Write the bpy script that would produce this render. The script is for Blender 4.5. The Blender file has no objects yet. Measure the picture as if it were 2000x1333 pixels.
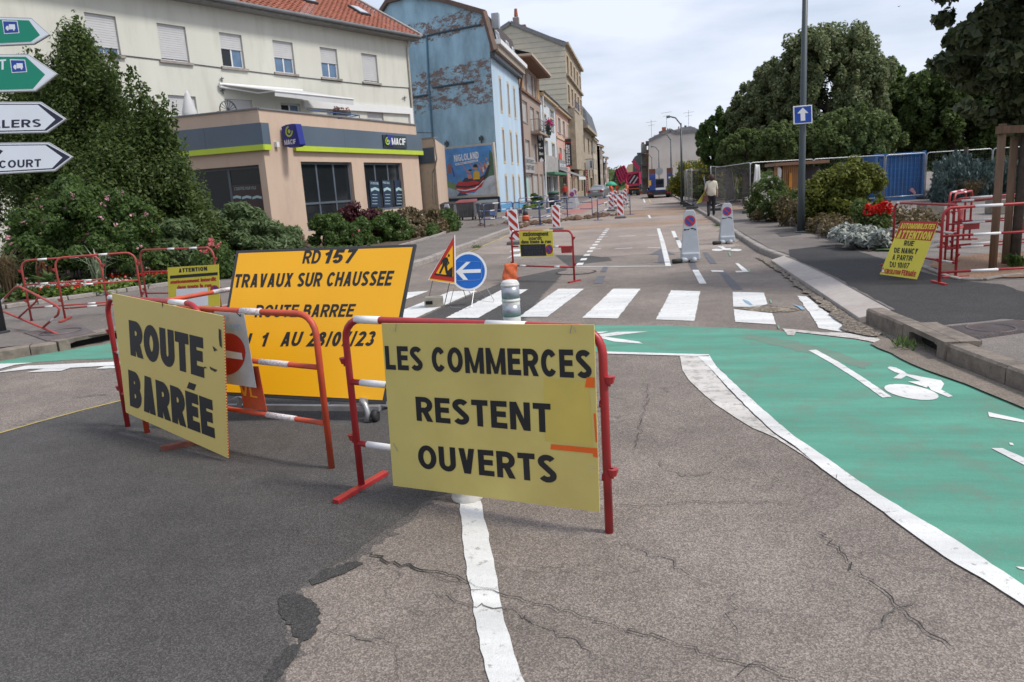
import bpy, math, random
import numpy as np
from mathutils import Vector, Matrix, Euler
random.seed(7); rng = np.random.default_rng(7)
R_ = math.radians
scene = bpy.context.scene
col = scene.collection
# ---------------------------------------------------------------- camera
FOC, CX, CY, CAMH = 1440.0, 1000.0, 666.5, 1.68
def _setup(vx, vy, sl):
    Yd = np.array([vx-CX, vy-CY, FOC]); Yd /= np.linalg.norm(Yd)
    h2 = np.array([vx-1000-CX, vy+sl*1000-CY, FOC])
    up = np.cross(Yd, h2); up /= np.linalg.norm(up)
    if up[1] > 0: up = -up
    X = np.cross(Yd, up); X /= np.linalg.norm(X)
    if X[0] < 0: X = -X
    return np.array([X, Yd, up])
RW = _setup(1258.0, 353.0, 0.062)
cam_d = bpy.data.cameras.new('camera'); cam = bpy.data.objects.new('camera', cam_d); col.objects.link(cam)
cam_d.sensor_width = 36.0; cam_d.lens = 36.0*FOC/2000.0; cam_d.clip_start = 0.1; cam_d.clip_end = 4000
cx_, cy_, cz_ = RW[:, 0], -RW[:, 1], -RW[:, 2]      # camera right, up, back in the world
M = Matrix.Identity(4)
for i in range(3):
    M[i][0], M[i][1], M[i][2] = cx_[i], cy_[i], cz_[i]
M[0][3], M[1][3], M[2][3] = 0, 0, CAMH
cam.matrix_world = M
scene.camera = cam
cam_d.dof.use_dof = True; cam_d.dof.focus_distance = 5.0; cam_d.dof.aperture_fstop = 5.6
# ---------------------------------------------------------------- sky and sun
SUN_EL, SUN_AZ = R_(52), R_(100)       # azimuth clockwise from +Y (down the street)
world = bpy.data.worlds.new('World'); scene.world = world; world.use_nodes = True
wn = world.node_tree.nodes; wl = world.node_tree.links; wn.clear()
def N(nodes, t, **kw):
    n = nodes.new(t)
    for k, v in kw.items(): setattr(n, k, v)
    return n
sky = N(wn, 'ShaderNodeTexSky', sky_type='NISHITA', sun_disc=False, sun_elevation=SUN_EL, sun_rotation=SUN_AZ)
sky.air_density = 1.0; sky.dust_density = 2.5; sky.ozone_density = 1.2
tc = N(wn, 'ShaderNodeTexCoord'); mp = N(wn, 'ShaderNodeMapping'); mp.inputs['Scale'].default_value = (1.0, 0.7, 4.5)
mp.inputs['Rotation'].default_value = (0.12, 0.1, 0.5)
nz = N(wn, 'ShaderNodeTexNoise'); nz.inputs['Scale'].default_value = 2.1; nz.inputs['Detail'].default_value = 7; nz.inputs['Roughness'].default_value = 0.52
rp = N(wn, 'ShaderNodeValToRGB'); rp.color_ramp.elements[0].position = 0.38; rp.color_ramp.elements[1].position = 0.6
rp.color_ramp.elements[0].color = (0.3, 0.3, 0.3, 1); rp.color_ramp.elements[1].color = (0.97, 0.97, 0.97, 1)
mx = N(wn, 'ShaderNodeMix', data_type='RGBA'); mx.inputs[7].default_value = (5.9, 6.3, 7.3, 1)
bg = N(wn, 'ShaderNodeBackground'); bg.inputs['Strength'].default_value = 0.098
wo = N(wn, 'ShaderNodeOutputWorld')
wl.new(tc.outputs['Generated'], mp.inputs['Vector']); wl.new(mp.outputs['Vector'], nz.inputs['Vector'])
wl.new(nz.outputs['Fac'], rp.inputs['Fac']); wl.new(rp.outputs['Color'], mx.inputs[0]); wl.new(sky.outputs['Color'], mx.inputs[6])
wl.new(mx.outputs[2], bg.inputs['Color']); wl.new(bg.outputs['Background'], wo.inputs['Surface'])
sd = bpy.data.lights.new('sun', 'SUN'); sd.energy = 2.0; sd.angle = R_(10); sd.color = (1.0, 0.96, 0.9)
sun = bpy.data.objects.new('sun', sd); col.objects.link(sun); sun.location = (20, 0, 40)
sv = Vector((math.sin(SUN_AZ)*math.cos(SUN_EL), math.cos(SUN_AZ)*math.cos(SUN_EL), math.sin(SUN_EL)))
sun.rotation_euler = (-sv).to_track_quat('-Z', 'Y').to_euler()
scene.view_settings.view_transform = 'Standard'; scene.view_settings.look = 'None'
scene.view_settings.exposure = 0.62; scene.view_settings.gamma = 1.0
try: scene.view_settings.use_curve_mapping = False
except Exception: pass
scene.render.engine = 'CYCLES'
scene.cycles.max_bounces = 6

# ---------------------------------------------------------------- geometry of the place
def gz(y): return 0.0 if y < 75 else -(y-75)*0.008      # the street falls gently away
def ray(px, py): return RW @ np.array([px-CX, py-CY, FOC])
def G(px, py, z=0.0):
    d = ray(px, py); t = (z-CAMH)/d[2]
    if t < 0 or t*d[1] > 75: t = (z+0.6-CAMH)/(d[2]+0.008*d[1])
    return Vector((t*d[0], t*d[1], CAMH+t*d[2]))
def G2(px, py, z=0.0): p = G(px, py, z); return (p.x, p.y)
def atY(px, py, Y): d = ray(px, py); t = Y/d[1]; return Vector((t*d[0], Y, CAMH+t*d[2]))
def atZ(px, py, Z): d = ray(px, py); t = (Z-CAMH)/d[2]; return Vector((t*d[0], t*d[1], Z))
class Plane:
    """vertical plane through plan points A, B; u runs from A to B, n points to the right of A->B turned outwards"""
    def __init__(s, A, B, flip=False):
        s.A = Vector((A[0], A[1], 0)); s.B = Vector((B[0], B[1], 0)); s.u = (s.B-s.A).normalized(); s.L = (s.B-s.A).length
        s.n = Vector((s.u.y, -s.u.x, 0))
        if flip: s.n = -s.n
    def hit(s, px, py, off=0.0):
        d = Vector(ray(px, py)); o = Vector((0, 0, CAMH)); a = s.A+s.n*off
        t = (a-o).dot(s.n)/d.dot(s.n); return o+d*t
    def uz(s, px, py, off=0.0): p = s.hit(px, py, off); return ((p-s.A).dot(s.u), p.z)
    def P(s, u, z, off=0.0): return s.A+s.u*u+Vector((0, 0, z))+s.n*off

# ---------------------------------------------------------------- mesh helpers
class MB:
    def __init__(s): s.v = []; s.f = []; s.m = []
    def face(s, pts, m=0):
        b = len(s.v); s.v += [tuple(p) for p in pts]; s.f.append(tuple(range(b, b+len(pts)))); s.m.append(m); return s
    def box(s, c, size, ax=None, m=0):
        """box with centre c, full size, optional axes (3 unit vectors)"""
        ax = ax or (Vector((1, 0, 0)), Vector((0, 1, 0)), Vector((0, 0, 1)))
        c = Vector(c); b = len(s.v); h = [x/2 for x in size]
        for k in range(8):
            s.v.append(tuple(c+ax[0]*(h[0] if k & 1 else -h[0])+ax[1]*(h[1] if k & 2 else -h[1])+ax[2]*(h[2] if k & 4 else -h[2])))
        for q in ((0, 2, 3, 1), (4, 5, 7, 6), (0, 1, 5, 4), (2, 6, 7, 3), (0, 4, 6, 2), (1, 3, 7, 5)):
            s.f.append(tuple(b+i for i in q)); s.m.append(m)
        return s
    def bbox(s, a, b, m=0):
        a = Vector(a); b = Vector(b); return s.box((a+b)/2, [abs(x) for x in (b-a)], None, m)
    def hexa(s, p, m=0):
        """8 points: 4 bottom ccw, 4 top"""
        b = len(s.v); s.v += [tuple(q) for q in p]
        for q in ((0, 3, 2, 1), (4, 5, 6, 7), (0, 1, 5, 4), (1, 2, 6, 5), (2, 3, 7, 6), (3, 0, 4, 7)):
            s.f.append(tuple(b+i for i in q)); s.m.append(m)
        return s
    def tube(s, path, r, n=8, m=0, cap=True, r2=None):
        path = [Vector(p) for p in path]; rs = r if isinstance(r, (list, tuple)) else [r]*len(path)
        b = len(s.v); prev = None
        for i, p in enumerate(path):
            t = (path[min(i+1, len(path)-1)]-path[max(i-1, 0)])
            if t.length < 1e-9: t = Vector((0, 0, 1))
            t.normalize()
            if prev is None:
                a = t.orthogonal().normalized()
            else:
                a = prev-t*prev.dot(t)
                a = a.normalized() if a.length > 1e-6 else t.orthogonal().normalized()
            prev = a; c = t.cross(a)
            for k in range(n):
                an = 2*math.pi*k/n
                s.v.append(tuple(p+(a*math.cos(an)+c*math.sin(an))*rs[i]))
        for i in range(len(path)-1):
            for k in range(n):
                k2 = (k+1) % n
                s.f.append((b+i*n+k, b+i*n+k2, b+(i+1)*n+k2, b+(i+1)*n+k)); s.m.append(m)
        if cap:
            s.f.append(tuple(b+k for k in range(n))[::-1]); s.m.append(m)
            e = b+(len(path)-1)*n; s.f.append(tuple(e+k for k in range(n))); s.m.append(m)
        return s
    def lathe(s, c, prof, n=20, m=0, ax=None):
        """prof: list of (r,z) about the vertical through c"""
        c = Vector(c); b = len(s.v)
        ax = ax or (Vector((1, 0, 0)), Vector((0, 1, 0)), Vector((0, 0, 1)))
        for r, z in prof:
            for k in range(n):
                an = 2*math.pi*k/n
                s.v.append(tuple(c+ax[0]*(r*math.cos(an))+ax[1]*(r*math.sin(an))+ax[2]*z))
        for i in range(len(prof)-1):
            for k in range(n):
                k2 = (k+1) % n
                s.f.append((b+i*n+k, b+i*n+k2, b+(i+1)*n+k2, b+(i+1)*n+k)); s.m.append(m)
        s.f.append(tuple(b+k for k in range(n))[::-1]); s.m.append(m)
        e = b+(len(prof)-1)*n; s.f.append(tuple(e+k for k in range(n))); s.m.append(m)
        return s
    def prism(s, pts, d, m=0):
        """polygon pts (3D, planar) pushed along vector d"""
        pts = [Vector(p) for p in pts]; d = Vector(d); b = len(s.v); n = len(pts)
        s.v += [tuple(p) for p in pts]+[tuple(p+d) for p in pts]
        s.f.append(tuple(range(b, b+n))[::-1]); s.m.append(m)
        s.f.append(tuple(range(b+n, b+2*n))); s.m.append(m)
        for k in range(n):
            k2 = (k+1) % n
            s.f.append((b+k, b+k2, b+n+k2, b+n+k)); s.m.append(m)
        return s
    def raw(s, v, f, m=0):
        b = len(s.v); s.v += [tuple(x) for x in v]; s.f += [tuple(b+i for i in q) for q in f]; s.m += [m]*len(f); return s
    def build(s, name, mats, parent=None, base=None, smooth=False, bevel=0):
        me = bpy.data.meshes.new(name)
        off = Vector(parent.location) if (parent is not None and base is None) else (Vector(base) if base is not None else Vector((0, 0, 0)))
        if parent is not None and parent.parent is not None and base is None: off = Vector(parent.parent.location)
        me.from_pydata([(x-off.x, y-off.y, z-off.z) for x, y, z in s.v], [], s.f)
        if not isinstance(mats, (list, tuple)): mats = [mats]
        for x in mats: me.materials.append(x)
        if len(mats) > 1: me.polygons.foreach_set('material_index', s.m)
        if smooth: me.polygons.foreach_set('use_smooth', [True]*len(s.f))
        me.update()
        o = bpy.data.objects.new(name, me); col.objects.link(o)
        if parent is not None: o.parent = parent
        else: o.location = off
        if bevel:
            b = o.modifiers.new('bevel', 'BEVEL'); b.width = bevel; b.segments = 2; b.limit_method = 'ANGLE'
        return o
def thing(name, label, cat, loc=(0, 0, 0), group=None, rotz=0):
    o = bpy.data.objects.new(name, None); col.objects.link(o); o.empty_display_size = 0.2
    o.location = loc; o.rotation_euler = (0, 0, rotz); o['label'] = label; o['category'] = cat
    if group: o['group'] = group
    return o
def tag(o, label, cat, group=None, kind=None):
    o['label'] = label; o['category'] = cat
    if group: o['group'] = group
    if kind: o['kind'] = kind
    return o
def struct(o): o['kind'] = 'structure'; return o
def copy_tree(o, parent=None):
    c = o.copy(); col.objects.link(c)
    if parent is not None: c.parent = parent
    for ch in list(o.children): copy_tree(ch, c)
    return c
def dup(o, loc, rotz, label, group=None, sc=None):
    c = copy_tree(o); c.location = loc; c.rotation_euler = (0, 0, rotz); c['label'] = label
    if group: c['group'] = group
    if sc: c.scale = (sc, sc, sc)
    return c

# ---------------------------------------------------------------- materials
def srgb(h):
    h = h.lstrip('#'); r = [int(h[i:i+2], 16)/255 for i in (0, 2, 4)]
    return tuple(((c/12.92) if c <= 0.04045 else ((c+0.055)/1.055)**2.4) for c in r)
def mat(name, c, rough=0.6, var=0.12, scale=3.0, bump=0.0, bscale=60.0, metal=0.0, dirt=None, dscale=1.5, damt=0.5, coat=0.0, emis=None, spec=0.5, stretch=None):
    m = bpy.data.materials.new(name); m.use_nodes = True; n = m.node_tree.nodes; l = m.node_tree.links
    b = n['Principled BSDF']; b.inputs['Roughness'].default_value = rough; b.inputs['Metallic'].default_value = metal
    b.inputs['Specular IOR Level'].default_value = spec
    if coat: b.inputs['Coat Weight'].default_value = coat
    t = N(n, 'ShaderNodeTexCoord'); vec = t.outputs['Object']
    if stretch:
        mpg = N(n, 'ShaderNodeMapping'); mpg.inputs['Scale'].default_value = stretch; l.new(vec, mpg.inputs['Vector']); vec2 = mpg.outputs['Vector']
    else: vec2 = vec
    nz = N(n, 'ShaderNodeTexNoise'); nz.inputs['Scale'].default_value = scale; nz.inputs['Detail'].default_value = 6
    l.new(vec2, nz.inputs['Vector'])
    mix = N(n, 'ShaderNodeMix', data_type='RGBA')
    mix.inputs[6].default_value = tuple(x*(1-var) for x in c)+(1,); mix.inputs[7].default_value = tuple(min(1, x*(1+var)) for x in c)+(1,)
    mr = N(n, 'ShaderNodeMapRange'); mr.inputs[1].default_value = 0.3; mr.inputs[2].default_value = 0.7
    l.new(nz.outputs['Fac'], mr.inputs[0]); l.new(mr.outputs[0], mix.inputs[0]); out = mix.outputs[2]
    if dirt:
        n2 = N(n, 'ShaderNodeTexNoise'); n2.inputs['Scale'].default_value = dscale; n2.inputs['Detail'].default_value = 9; n2.inputs['Roughness'].default_value = 0.65
        l.new(vec2, n2.inputs['Vector'])
        r2 = N(n, 'ShaderNodeMapRange'); r2.inputs[1].default_value = 0.48; r2.inputs[2].default_value = 0.7; r2.inputs[4].default_value = damt
        l.new(n2.outputs['Fac'], r2.inputs[0])
        mx2 = N(n, 'ShaderNodeMix', data_type='RGBA'); mx2.inputs[7].default_value = tuple(dirt)+(1,)
        l.new(r2.outputs[0], mx2.inputs[0]); l.new(out, mx2.inputs[6]); out = mx2.outputs[2]
    l.new(out, b.inputs['Base Color'])
    if bump:
        n3 = N(n, 'ShaderNodeTexNoise'); n3.inputs['Scale'].default_value = bscale; n3.inputs['Detail'].default_value = 4
        l.new(vec, n3.inputs['Vector'])
        bp = N(n, 'ShaderNodeBump'); bp.inputs['Strength'].default_value = bump; bp.inputs['Distance'].default_value = 0.01
        l.new(n3.outputs['Fac'], bp.inputs['Height']); l.new(bp.outputs['Normal'], b.inputs['Normal'])
    if emis:
        b.inputs['Emission Color'].default_value = tuple(emis[0])+(1,); b.inputs['Emission Strength'].default_value = emis[1]
    return m
def leafmat(name, c, c2, trans=0.35, rough=0.5):
    m = bpy.data.materials.new(name); m.use_nodes = True; n = m.node_tree.nodes; l = m.node_tree.links
    b = n['Principled BSDF']; b.inputs['Roughness'].default_value = rough; b.inputs['Specular IOR Level'].default_value = 0.35
    g = N(n, 'ShaderNodeNewGeometry'); mix = N(n, 'ShaderNodeMix', data_type='RGBA')
    mix.inputs[6].default_value = tuple(c)+(1,); mix.inputs[7].default_value = tuple(c2)+(1,)
    l.new(g.outputs['Random Per Island'], mix.inputs[0]); l.new(mix.outputs[2], b.inputs['Base Color'])
    tr = N(n, 'ShaderNodeBsdfTranslucent'); l.new(mix.outputs[2], tr.inputs['Color'])
    ms = N(n, 'ShaderNodeMixShader'); ms.inputs[0].default_value = trans
    l.new(b.outputs[0], ms.inputs[1]); l.new(tr.outputs[0], ms.inputs[2]); l.new(ms.outputs[0], n['Material Output'].inputs['Surface'])
    return m
def asphaltmat(name, c1, c2, c3, sc=150.0, big=0.35, cracks=0.35, bump=0.5, crackcol=(0.03, 0.028, 0.026)):
    """aggregate: stones of three tones in a binder, worn in large areas, fine cracks"""
    m = bpy.data.materials.new(name); m.use_nodes = True; n = m.node_tree.nodes; l = m.node_tree.links
    b = n['Principled BSDF']; b.inputs['Roughness'].default_value = 0.88; b.inputs['Specular IOR Level'].default_value = 0.3
    t = N(n, 'ShaderNodeTexCoord'); v = N(n, 'ShaderNodeTexVoronoi'); v.inputs['Scale'].default_value = sc
    l.new(t.outputs['Object'], v.inputs['Vector'])
    sep = N(n, 'ShaderNodeSeparateColor'); l.new(v.outputs['Color'], sep.inputs['Color'])
    rp = N(n, 'ShaderNodeValToRGB'); e = rp.color_ramp.elements
    e[0].position = 0.0; e[0].color = tuple(c1)+(1,); e[1].position = 1.0; e[1].color = tuple(c3)+(1,)
    k = e.new(0.55); k.color = tuple(c2)+(1,)
    l.new(sep.outputs[0], rp.inputs['Fac'])
    def noise(s, lo, hi, a, bb, det=8, vec=None):
        nz = N(n, 'ShaderNodeTexNoise'); nz.inputs['Scale'].default_value = s; nz.inputs['Detail'].default_value = det; nz.inputs['Roughness'].default_value = 0.6
        l.new(vec or t.outputs['Object'], nz.inputs['Vector'])
        mr = N(n, 'ShaderNodeMapRange'); mr.inputs[1].default_value = lo; mr.inputs[2].default_value = hi; mr.inputs[3].default_value = a; mr.inputs[4].default_value = bb
        l.new(nz.outputs['Fac'], mr.inputs[0]); return mr.outputs[0]
    f1 = noise(0.45, 0.3, 0.7, 1-big, 1+big*0.6); f2 = noise(5.0, 0.3, 0.7, 0.88, 1.1)
    mm = N(n, 'ShaderNodeMath', operation='MULTIPLY'); l.new(f1, mm.inputs[0]); l.new(f2, mm.inputs[1])
    sc_ = N(n, 'ShaderNodeVectorMath', operation='SCALE'); l.new(rp.outputs['Color'], sc_.inputs[0]); l.new(mm.outputs[0], sc_.inputs['Scale'])
    out = sc_.outputs[0]
    if cracks:
        w = N(n, 'ShaderNodeTexNoise'); w.inputs['Scale'].default_value = 1.8; w.inputs['Detail'].default_value = 6
        l.new(t.outputs['Object'], w.inputs['Vector'])
        ad = N(n, 'ShaderNodeMix', data_type='RGBA', blend_type='LINEAR_LIGHT'); ad.inputs[0].default_value = 0.5
        l.new(t.outputs['Object'], ad.inputs[6]); l.new(w.outputs['Color'], ad.inputs[7])
        vc = N(n, 'ShaderNodeTexVoronoi', feature='DISTANCE_TO_EDGE'); vc.inputs['Scale'].default_value = 0.55
        l.new(ad.outputs[2], vc.inputs['Vector'])
        mr = N(n, 'ShaderNodeMapRange'); mr.inputs[1].default_value = 0.0; mr.inputs[2].default_value = 0.006; mr.inputs[3].default_value = cracks; mr.inputs[4].default_value = 0.0
        l.new(vc.outputs['Distance'], mr.inputs[0])
        br = noise(1.3, 0.45, 0.6, 0.0, 1.0)
        m2 = N(n, 'ShaderNodeMath', operation='MULTIPLY'); l.new(mr.outputs[0], m2.inputs[0]); l.new(br, m2.inputs[1])
        mx = N(n, 'ShaderNodeMix', data_type='RGBA'); mx.inputs[7].default_value = tuple(crackcol)+(1,)
        l.new(m2.outputs[0], mx.inputs[0]); l.new(out, mx.inputs[6]); out = mx.outputs[2]
    l.new(out, b.inputs['Base Color'])
    bp = N(n, 'ShaderNodeBump'); bp.inputs['Strength'].default_value = bump; bp.inputs['Distance'].default_value = 0.004
    l.new(v.outputs['Distance'], bp.inputs['Height']); l.new(bp.outputs['Normal'], b.inputs['Normal'])
    return m
def paintmat(name, c, under, wear=0.35, scale=14.0, rough=0.6, lo=0.56, hi=0.62):
    """road paint worn through to the asphalt in grains and scuffs"""
    m = bpy.data.materials.new(name); m.use_nodes = True; n = m.node_tree.nodes; l = m.node_tree.links
    b = n['Principled BSDF']; b.inputs['Roughness'].default_value = rough; b.inputs['Specular IOR Level'].default_value = 0.3
    t = N(n, 'ShaderNodeTexCoord')
    def noise(s, a, bb, c0, c1, det=10, r=0.75, strc=None):
        nz = N(n, 'ShaderNodeTexNoise'); nz.inputs['Scale'].default_value = s; nz.inputs['Detail'].default_value = det; nz.inputs['Roughness'].default_value = r
        vv = t.outputs['Object']
        if strc:
            mpg = N(n, 'ShaderNodeMapping'); mpg.inputs['Scale'].default_value = strc; mpg.inputs['Rotation'].default_value = (0, 0, 0.25); l.new(vv, mpg.inputs['Vector']); vv = mpg.outputs['Vector']
        l.new(vv, nz.inputs['Vector'])
        mr = N(n, 'ShaderNodeMapRange'); mr.inputs[1].default_value = a; mr.inputs[2].default_value = bb; mr.inputs[3].default_value = c0; mr.inputs[4].default_value = c1
        l.new(nz.outputs['Fac'], mr.inputs[0]); return mr.outputs[0]
    w = noise(scale, lo, hi, 0.0, wear); tone = noise(1.1, 0.3, 0.7, 0.76, 1.14, 9, 0.65, (0.5, 3.0, 1)); fine = noise(60, 0.3, 0.7, 0.93, 1.05, 3)
    mm = N(n, 'ShaderNodeMath', operation='MULTIPLY'); l.new(tone, mm.inputs[0]); l.new(fine, mm.inputs[1])
    sc_ = N(n, 'ShaderNodeVectorMath', operation='SCALE'); sc_.inputs[0].default_value = c; l.new(mm.outputs[0], sc_.inputs['Scale'])
    mx = N(n, 'ShaderNodeMix', data_type='RGBA'); mx.inputs[7].default_value = tuple(under)+(1,)
    l.new(w, mx.inputs[0]); l.new(sc_.outputs[0], mx.inputs[6]); l.new(mx.outputs[2], b.inputs['Base Color'])
    bp = N(n, 'ShaderNodeBump'); bp.inputs['Strength'].default_value = 0.35; bp.inputs['Distance'].default_value = 0.004
    v = N(n, 'ShaderNodeTexVoronoi'); v.inputs['Scale'].default_value = 140; l.new(t.outputs['Object'], v.inputs['Vector'])
    l.new(v.outputs['Distance'], bp.inputs['Height']); l.new(bp.outputs['Normal'], b.inputs['Normal'])
    return m

A_OLD = asphaltmat('asphalt_old', (0.12, 0.101, 0.088), (0.205, 0.173, 0.15), (0.34, 0.29, 0.25), 175, 0.36, 0.5)
A_NEW = asphaltmat('asphalt_new', (0.046, 0.043, 0.041), (0.074, 0.07, 0.067), (0.13, 0.122, 0.115), 200, 0.3, 0.0)
A_WALK = asphaltmat('asphalt_walk', (0.12, 0.105, 0.095), (0.17, 0.15, 0.135), (0.25, 0.22, 0.2), 160, 0.25, 0.3, 0.3)
A_BLACK = asphaltmat('asphalt_black', (0.028, 0.027, 0.028), (0.042, 0.041, 0.042), (0.075, 0.072, 0.07), 150, 0.35, 0.0)
A_TRENCH = asphaltmat('trench_sand', (0.2, 0.14, 0.1), (0.29, 0.2, 0.145), (0.36, 0.27, 0.2), 60, 0.3, 0.0)
P_WHITE = paintmat('white_paint', (0.66, 0.66, 0.64), (0.2, 0.18, 0.165), 0.75, 16, lo=0.57, hi=0.64)
P_WORN = paintmat('worn_white_paint', (0.56, 0.53, 0.49), (0.22, 0.2, 0.18), 0.7, 9, lo=0.5, hi=0.6)
P_GREEN = paintmat('green_paint', (0.095, 0.29, 0.21), (0.14, 0.19, 0.15), 0.75, 3.2, 0.75, 0.47, 0.68)
P_GREY = paintmat('grey_mask_paint', (0.105, 0.105, 0.118), (0.2, 0.18, 0.165), 0.7, 12)
P_YEL = paintmat('yellow_paint', (0.5, 0.38, 0.08), (0.2, 0.18, 0.16), 0.6, 12)
M_CRACK = mat('crack', (0.028, 0.026, 0.024), 0.95)
M_TAR = asphaltmat('tar', (0.03, 0.029, 0.029), (0.045, 0.044, 0.043), (0.09, 0.085, 0.08), 200, 0.4, 0.0)
M_STONE = mat('kerb_granite', (0.3, 0.27, 0.245), 0.85, 0.15, 25, 0.5, 120, dirt=(0.12, 0.1, 0.085), dscale=3, damt=0.6)
M_STONED = mat('kerb_old', (0.2, 0.165, 0.135), 0.9, 0.2, 12, 0.7, 60, dirt=(0.06, 0.05, 0.042), dscale=4, damt=0.8)
M_STONEL = mat('kerb_new', (0.4, 0.36, 0.33), 0.8, 0.08, 12, 0.2, 150, dirt=(0.25, 0.2, 0.16), dscale=2, damt=0.4)
M_VOID = mat('dark_void', (0.01, 0.009, 0.008), 0.95)
M_RED = mat('barrier_red', (0.36, 0.022, 0.025), 0.42, 0.15, 8, dirt=(0.22, 0.05, 0.04), dscale=12, damt=0.5)
M_REDO = mat('barrier_orange_red', (0.5, 0.065, 0.025), 0.5, 0.15, 8, dirt=(0.25, 0.09, 0.05), dscale=14, damt=0.6)
M_REDF = mat('barrier_faded_red', (0.36, 0.055, 0.045), 0.6, 0.2, 8, dirt=(0.2, 0.08, 0.06), dscale=12, damt=0.6)
M_BAND = mat('white_band', (0.72, 0.71, 0.7), 0.45, 0.06, 10)
M_BANDW = mat('worn_white_band', (0.68, 0.66, 0.64), 0.5, 0.08, 10, dirt=(0.4, 0.08, 0.05), dscale=60, damt=0.95)
M_BLUEB = mat('barrier_blue', (0.05, 0.085, 0.2), 0.5, 0.15, 6)
M_YP = mat('yellow_board', (0.63, 0.52, 0.16), 0.5, 0.07, 2, 0.12, 6, dirt=(0.5, 0.38, 0.1), dscale=1.3, damt=0.45)
M_YBB = mat('yellow_bright_board', (0.67, 0.57, 0.05), 0.5, 0.05, 2)
M_YBR = mat('orange_yellow_board', (0.82, 0.405, 0.004), 0.42, 0.04, 1.5)
M_BLK = mat('black_print', (0.012, 0.012, 0.013), 0.55, 0.1)
M_RPR = mat('red_print', (0.42, 0.02, 0.012), 0.5, 0.08)
M_BPR = mat('blue_print', (0.012, 0.05, 0.28), 0.45, 0.08)
M_WPR = mat('white_print', (0.78, 0.79, 0.8), 0.45, 0.04)
M_ORT = mat('orange_tape', (0.8, 0.13, 0.01), 0.45, 0.1)
M_GALV = mat('galvanised', (0.38, 0.39, 0.4), 0.42, 0.15, 12, metal=0.65)
M_DARKM = mat('dark_metal', (0.06, 0.065, 0.07), 0.45, 0.1, metal=0.3)
M_PLW = mat('white_plastic', (0.62, 0.61, 0.58), 0.5, 0.06, 6, dirt=(0.3, 0.28, 0.25), dscale=8, damt=0.5)
M_REFL = mat('grey_reflective', (0.36, 0.38, 0.42), 0.3, 0.1, 40, metal=0.3)
M_PLG = mat('grey_plastic', (0.4, 0.43, 0.46), 0.5, 0.06, 5, dirt=(0.3, 0.3, 0.3), dscale=6, damt=0.3)
M_BLKP = mat('black_rubber', (0.02, 0.02, 0.021), 0.7)
M_WOOD = mat('weathered_wood', (0.17, 0.105, 0.065), 0.85, 0.25, 3, 0.5, 40, stretch=(6, 6, 0.6))
M_WOODL = mat('light_wood', (0.34, 0.17, 0.07), 0.8, 0.2, 3, 0.3, 40)
M_BARK = mat('bark', (0.075, 0.06, 0.048), 0.95, 0.3, 8, 0.9, 40)
M_SOIL = mat('soil', (0.085, 0.06, 0.042), 0.98, 0.35, 6, 0.9, 30)
M_MULCH = mat('mulch', (0.24, 0.145, 0.09), 0.95, 0.5, 30, 0.8, 60)
M_GRASS = mat('lawn', (0.06, 0.105, 0.025), 0.95, 0.3, 3, 0.8, 120)
M_GLASS = mat('dark_glass', (0.015, 0.018, 0.021), 0.07, 0.1, 1, spec=0.4)
M_GLASSB = mat('blue_glass', (0.09, 0.16, 0.26), 0.12, 0.2, 2, spec=0.8)
M_PVC = mat('white_pvc', (0.68, 0.68, 0.67), 0.4, 0.03)
M_SHUT = mat('roller_shutter', (0.5, 0.5, 0.5), 0.55, 0.04)
M_SKIN = mat('skin', (0.45, 0.24, 0.17), 0.55, 0.06)
M_HIVIS = mat('orange_workwear', (0.85, 0.1, 0.02), 0.7, 0.15, 4)
M_BRICK = mat('chimney_brick', (0.3, 0.09, 0.05), 0.9, 0.3, 6)
M_ZINC = mat('zinc', (0.16, 0.165, 0.17), 0.6, 0.15, 3)
M_SLATE = mat('slate', (0.075, 0.08, 0.09), 0.6, 0.2, 3, 0.4, 8)

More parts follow.
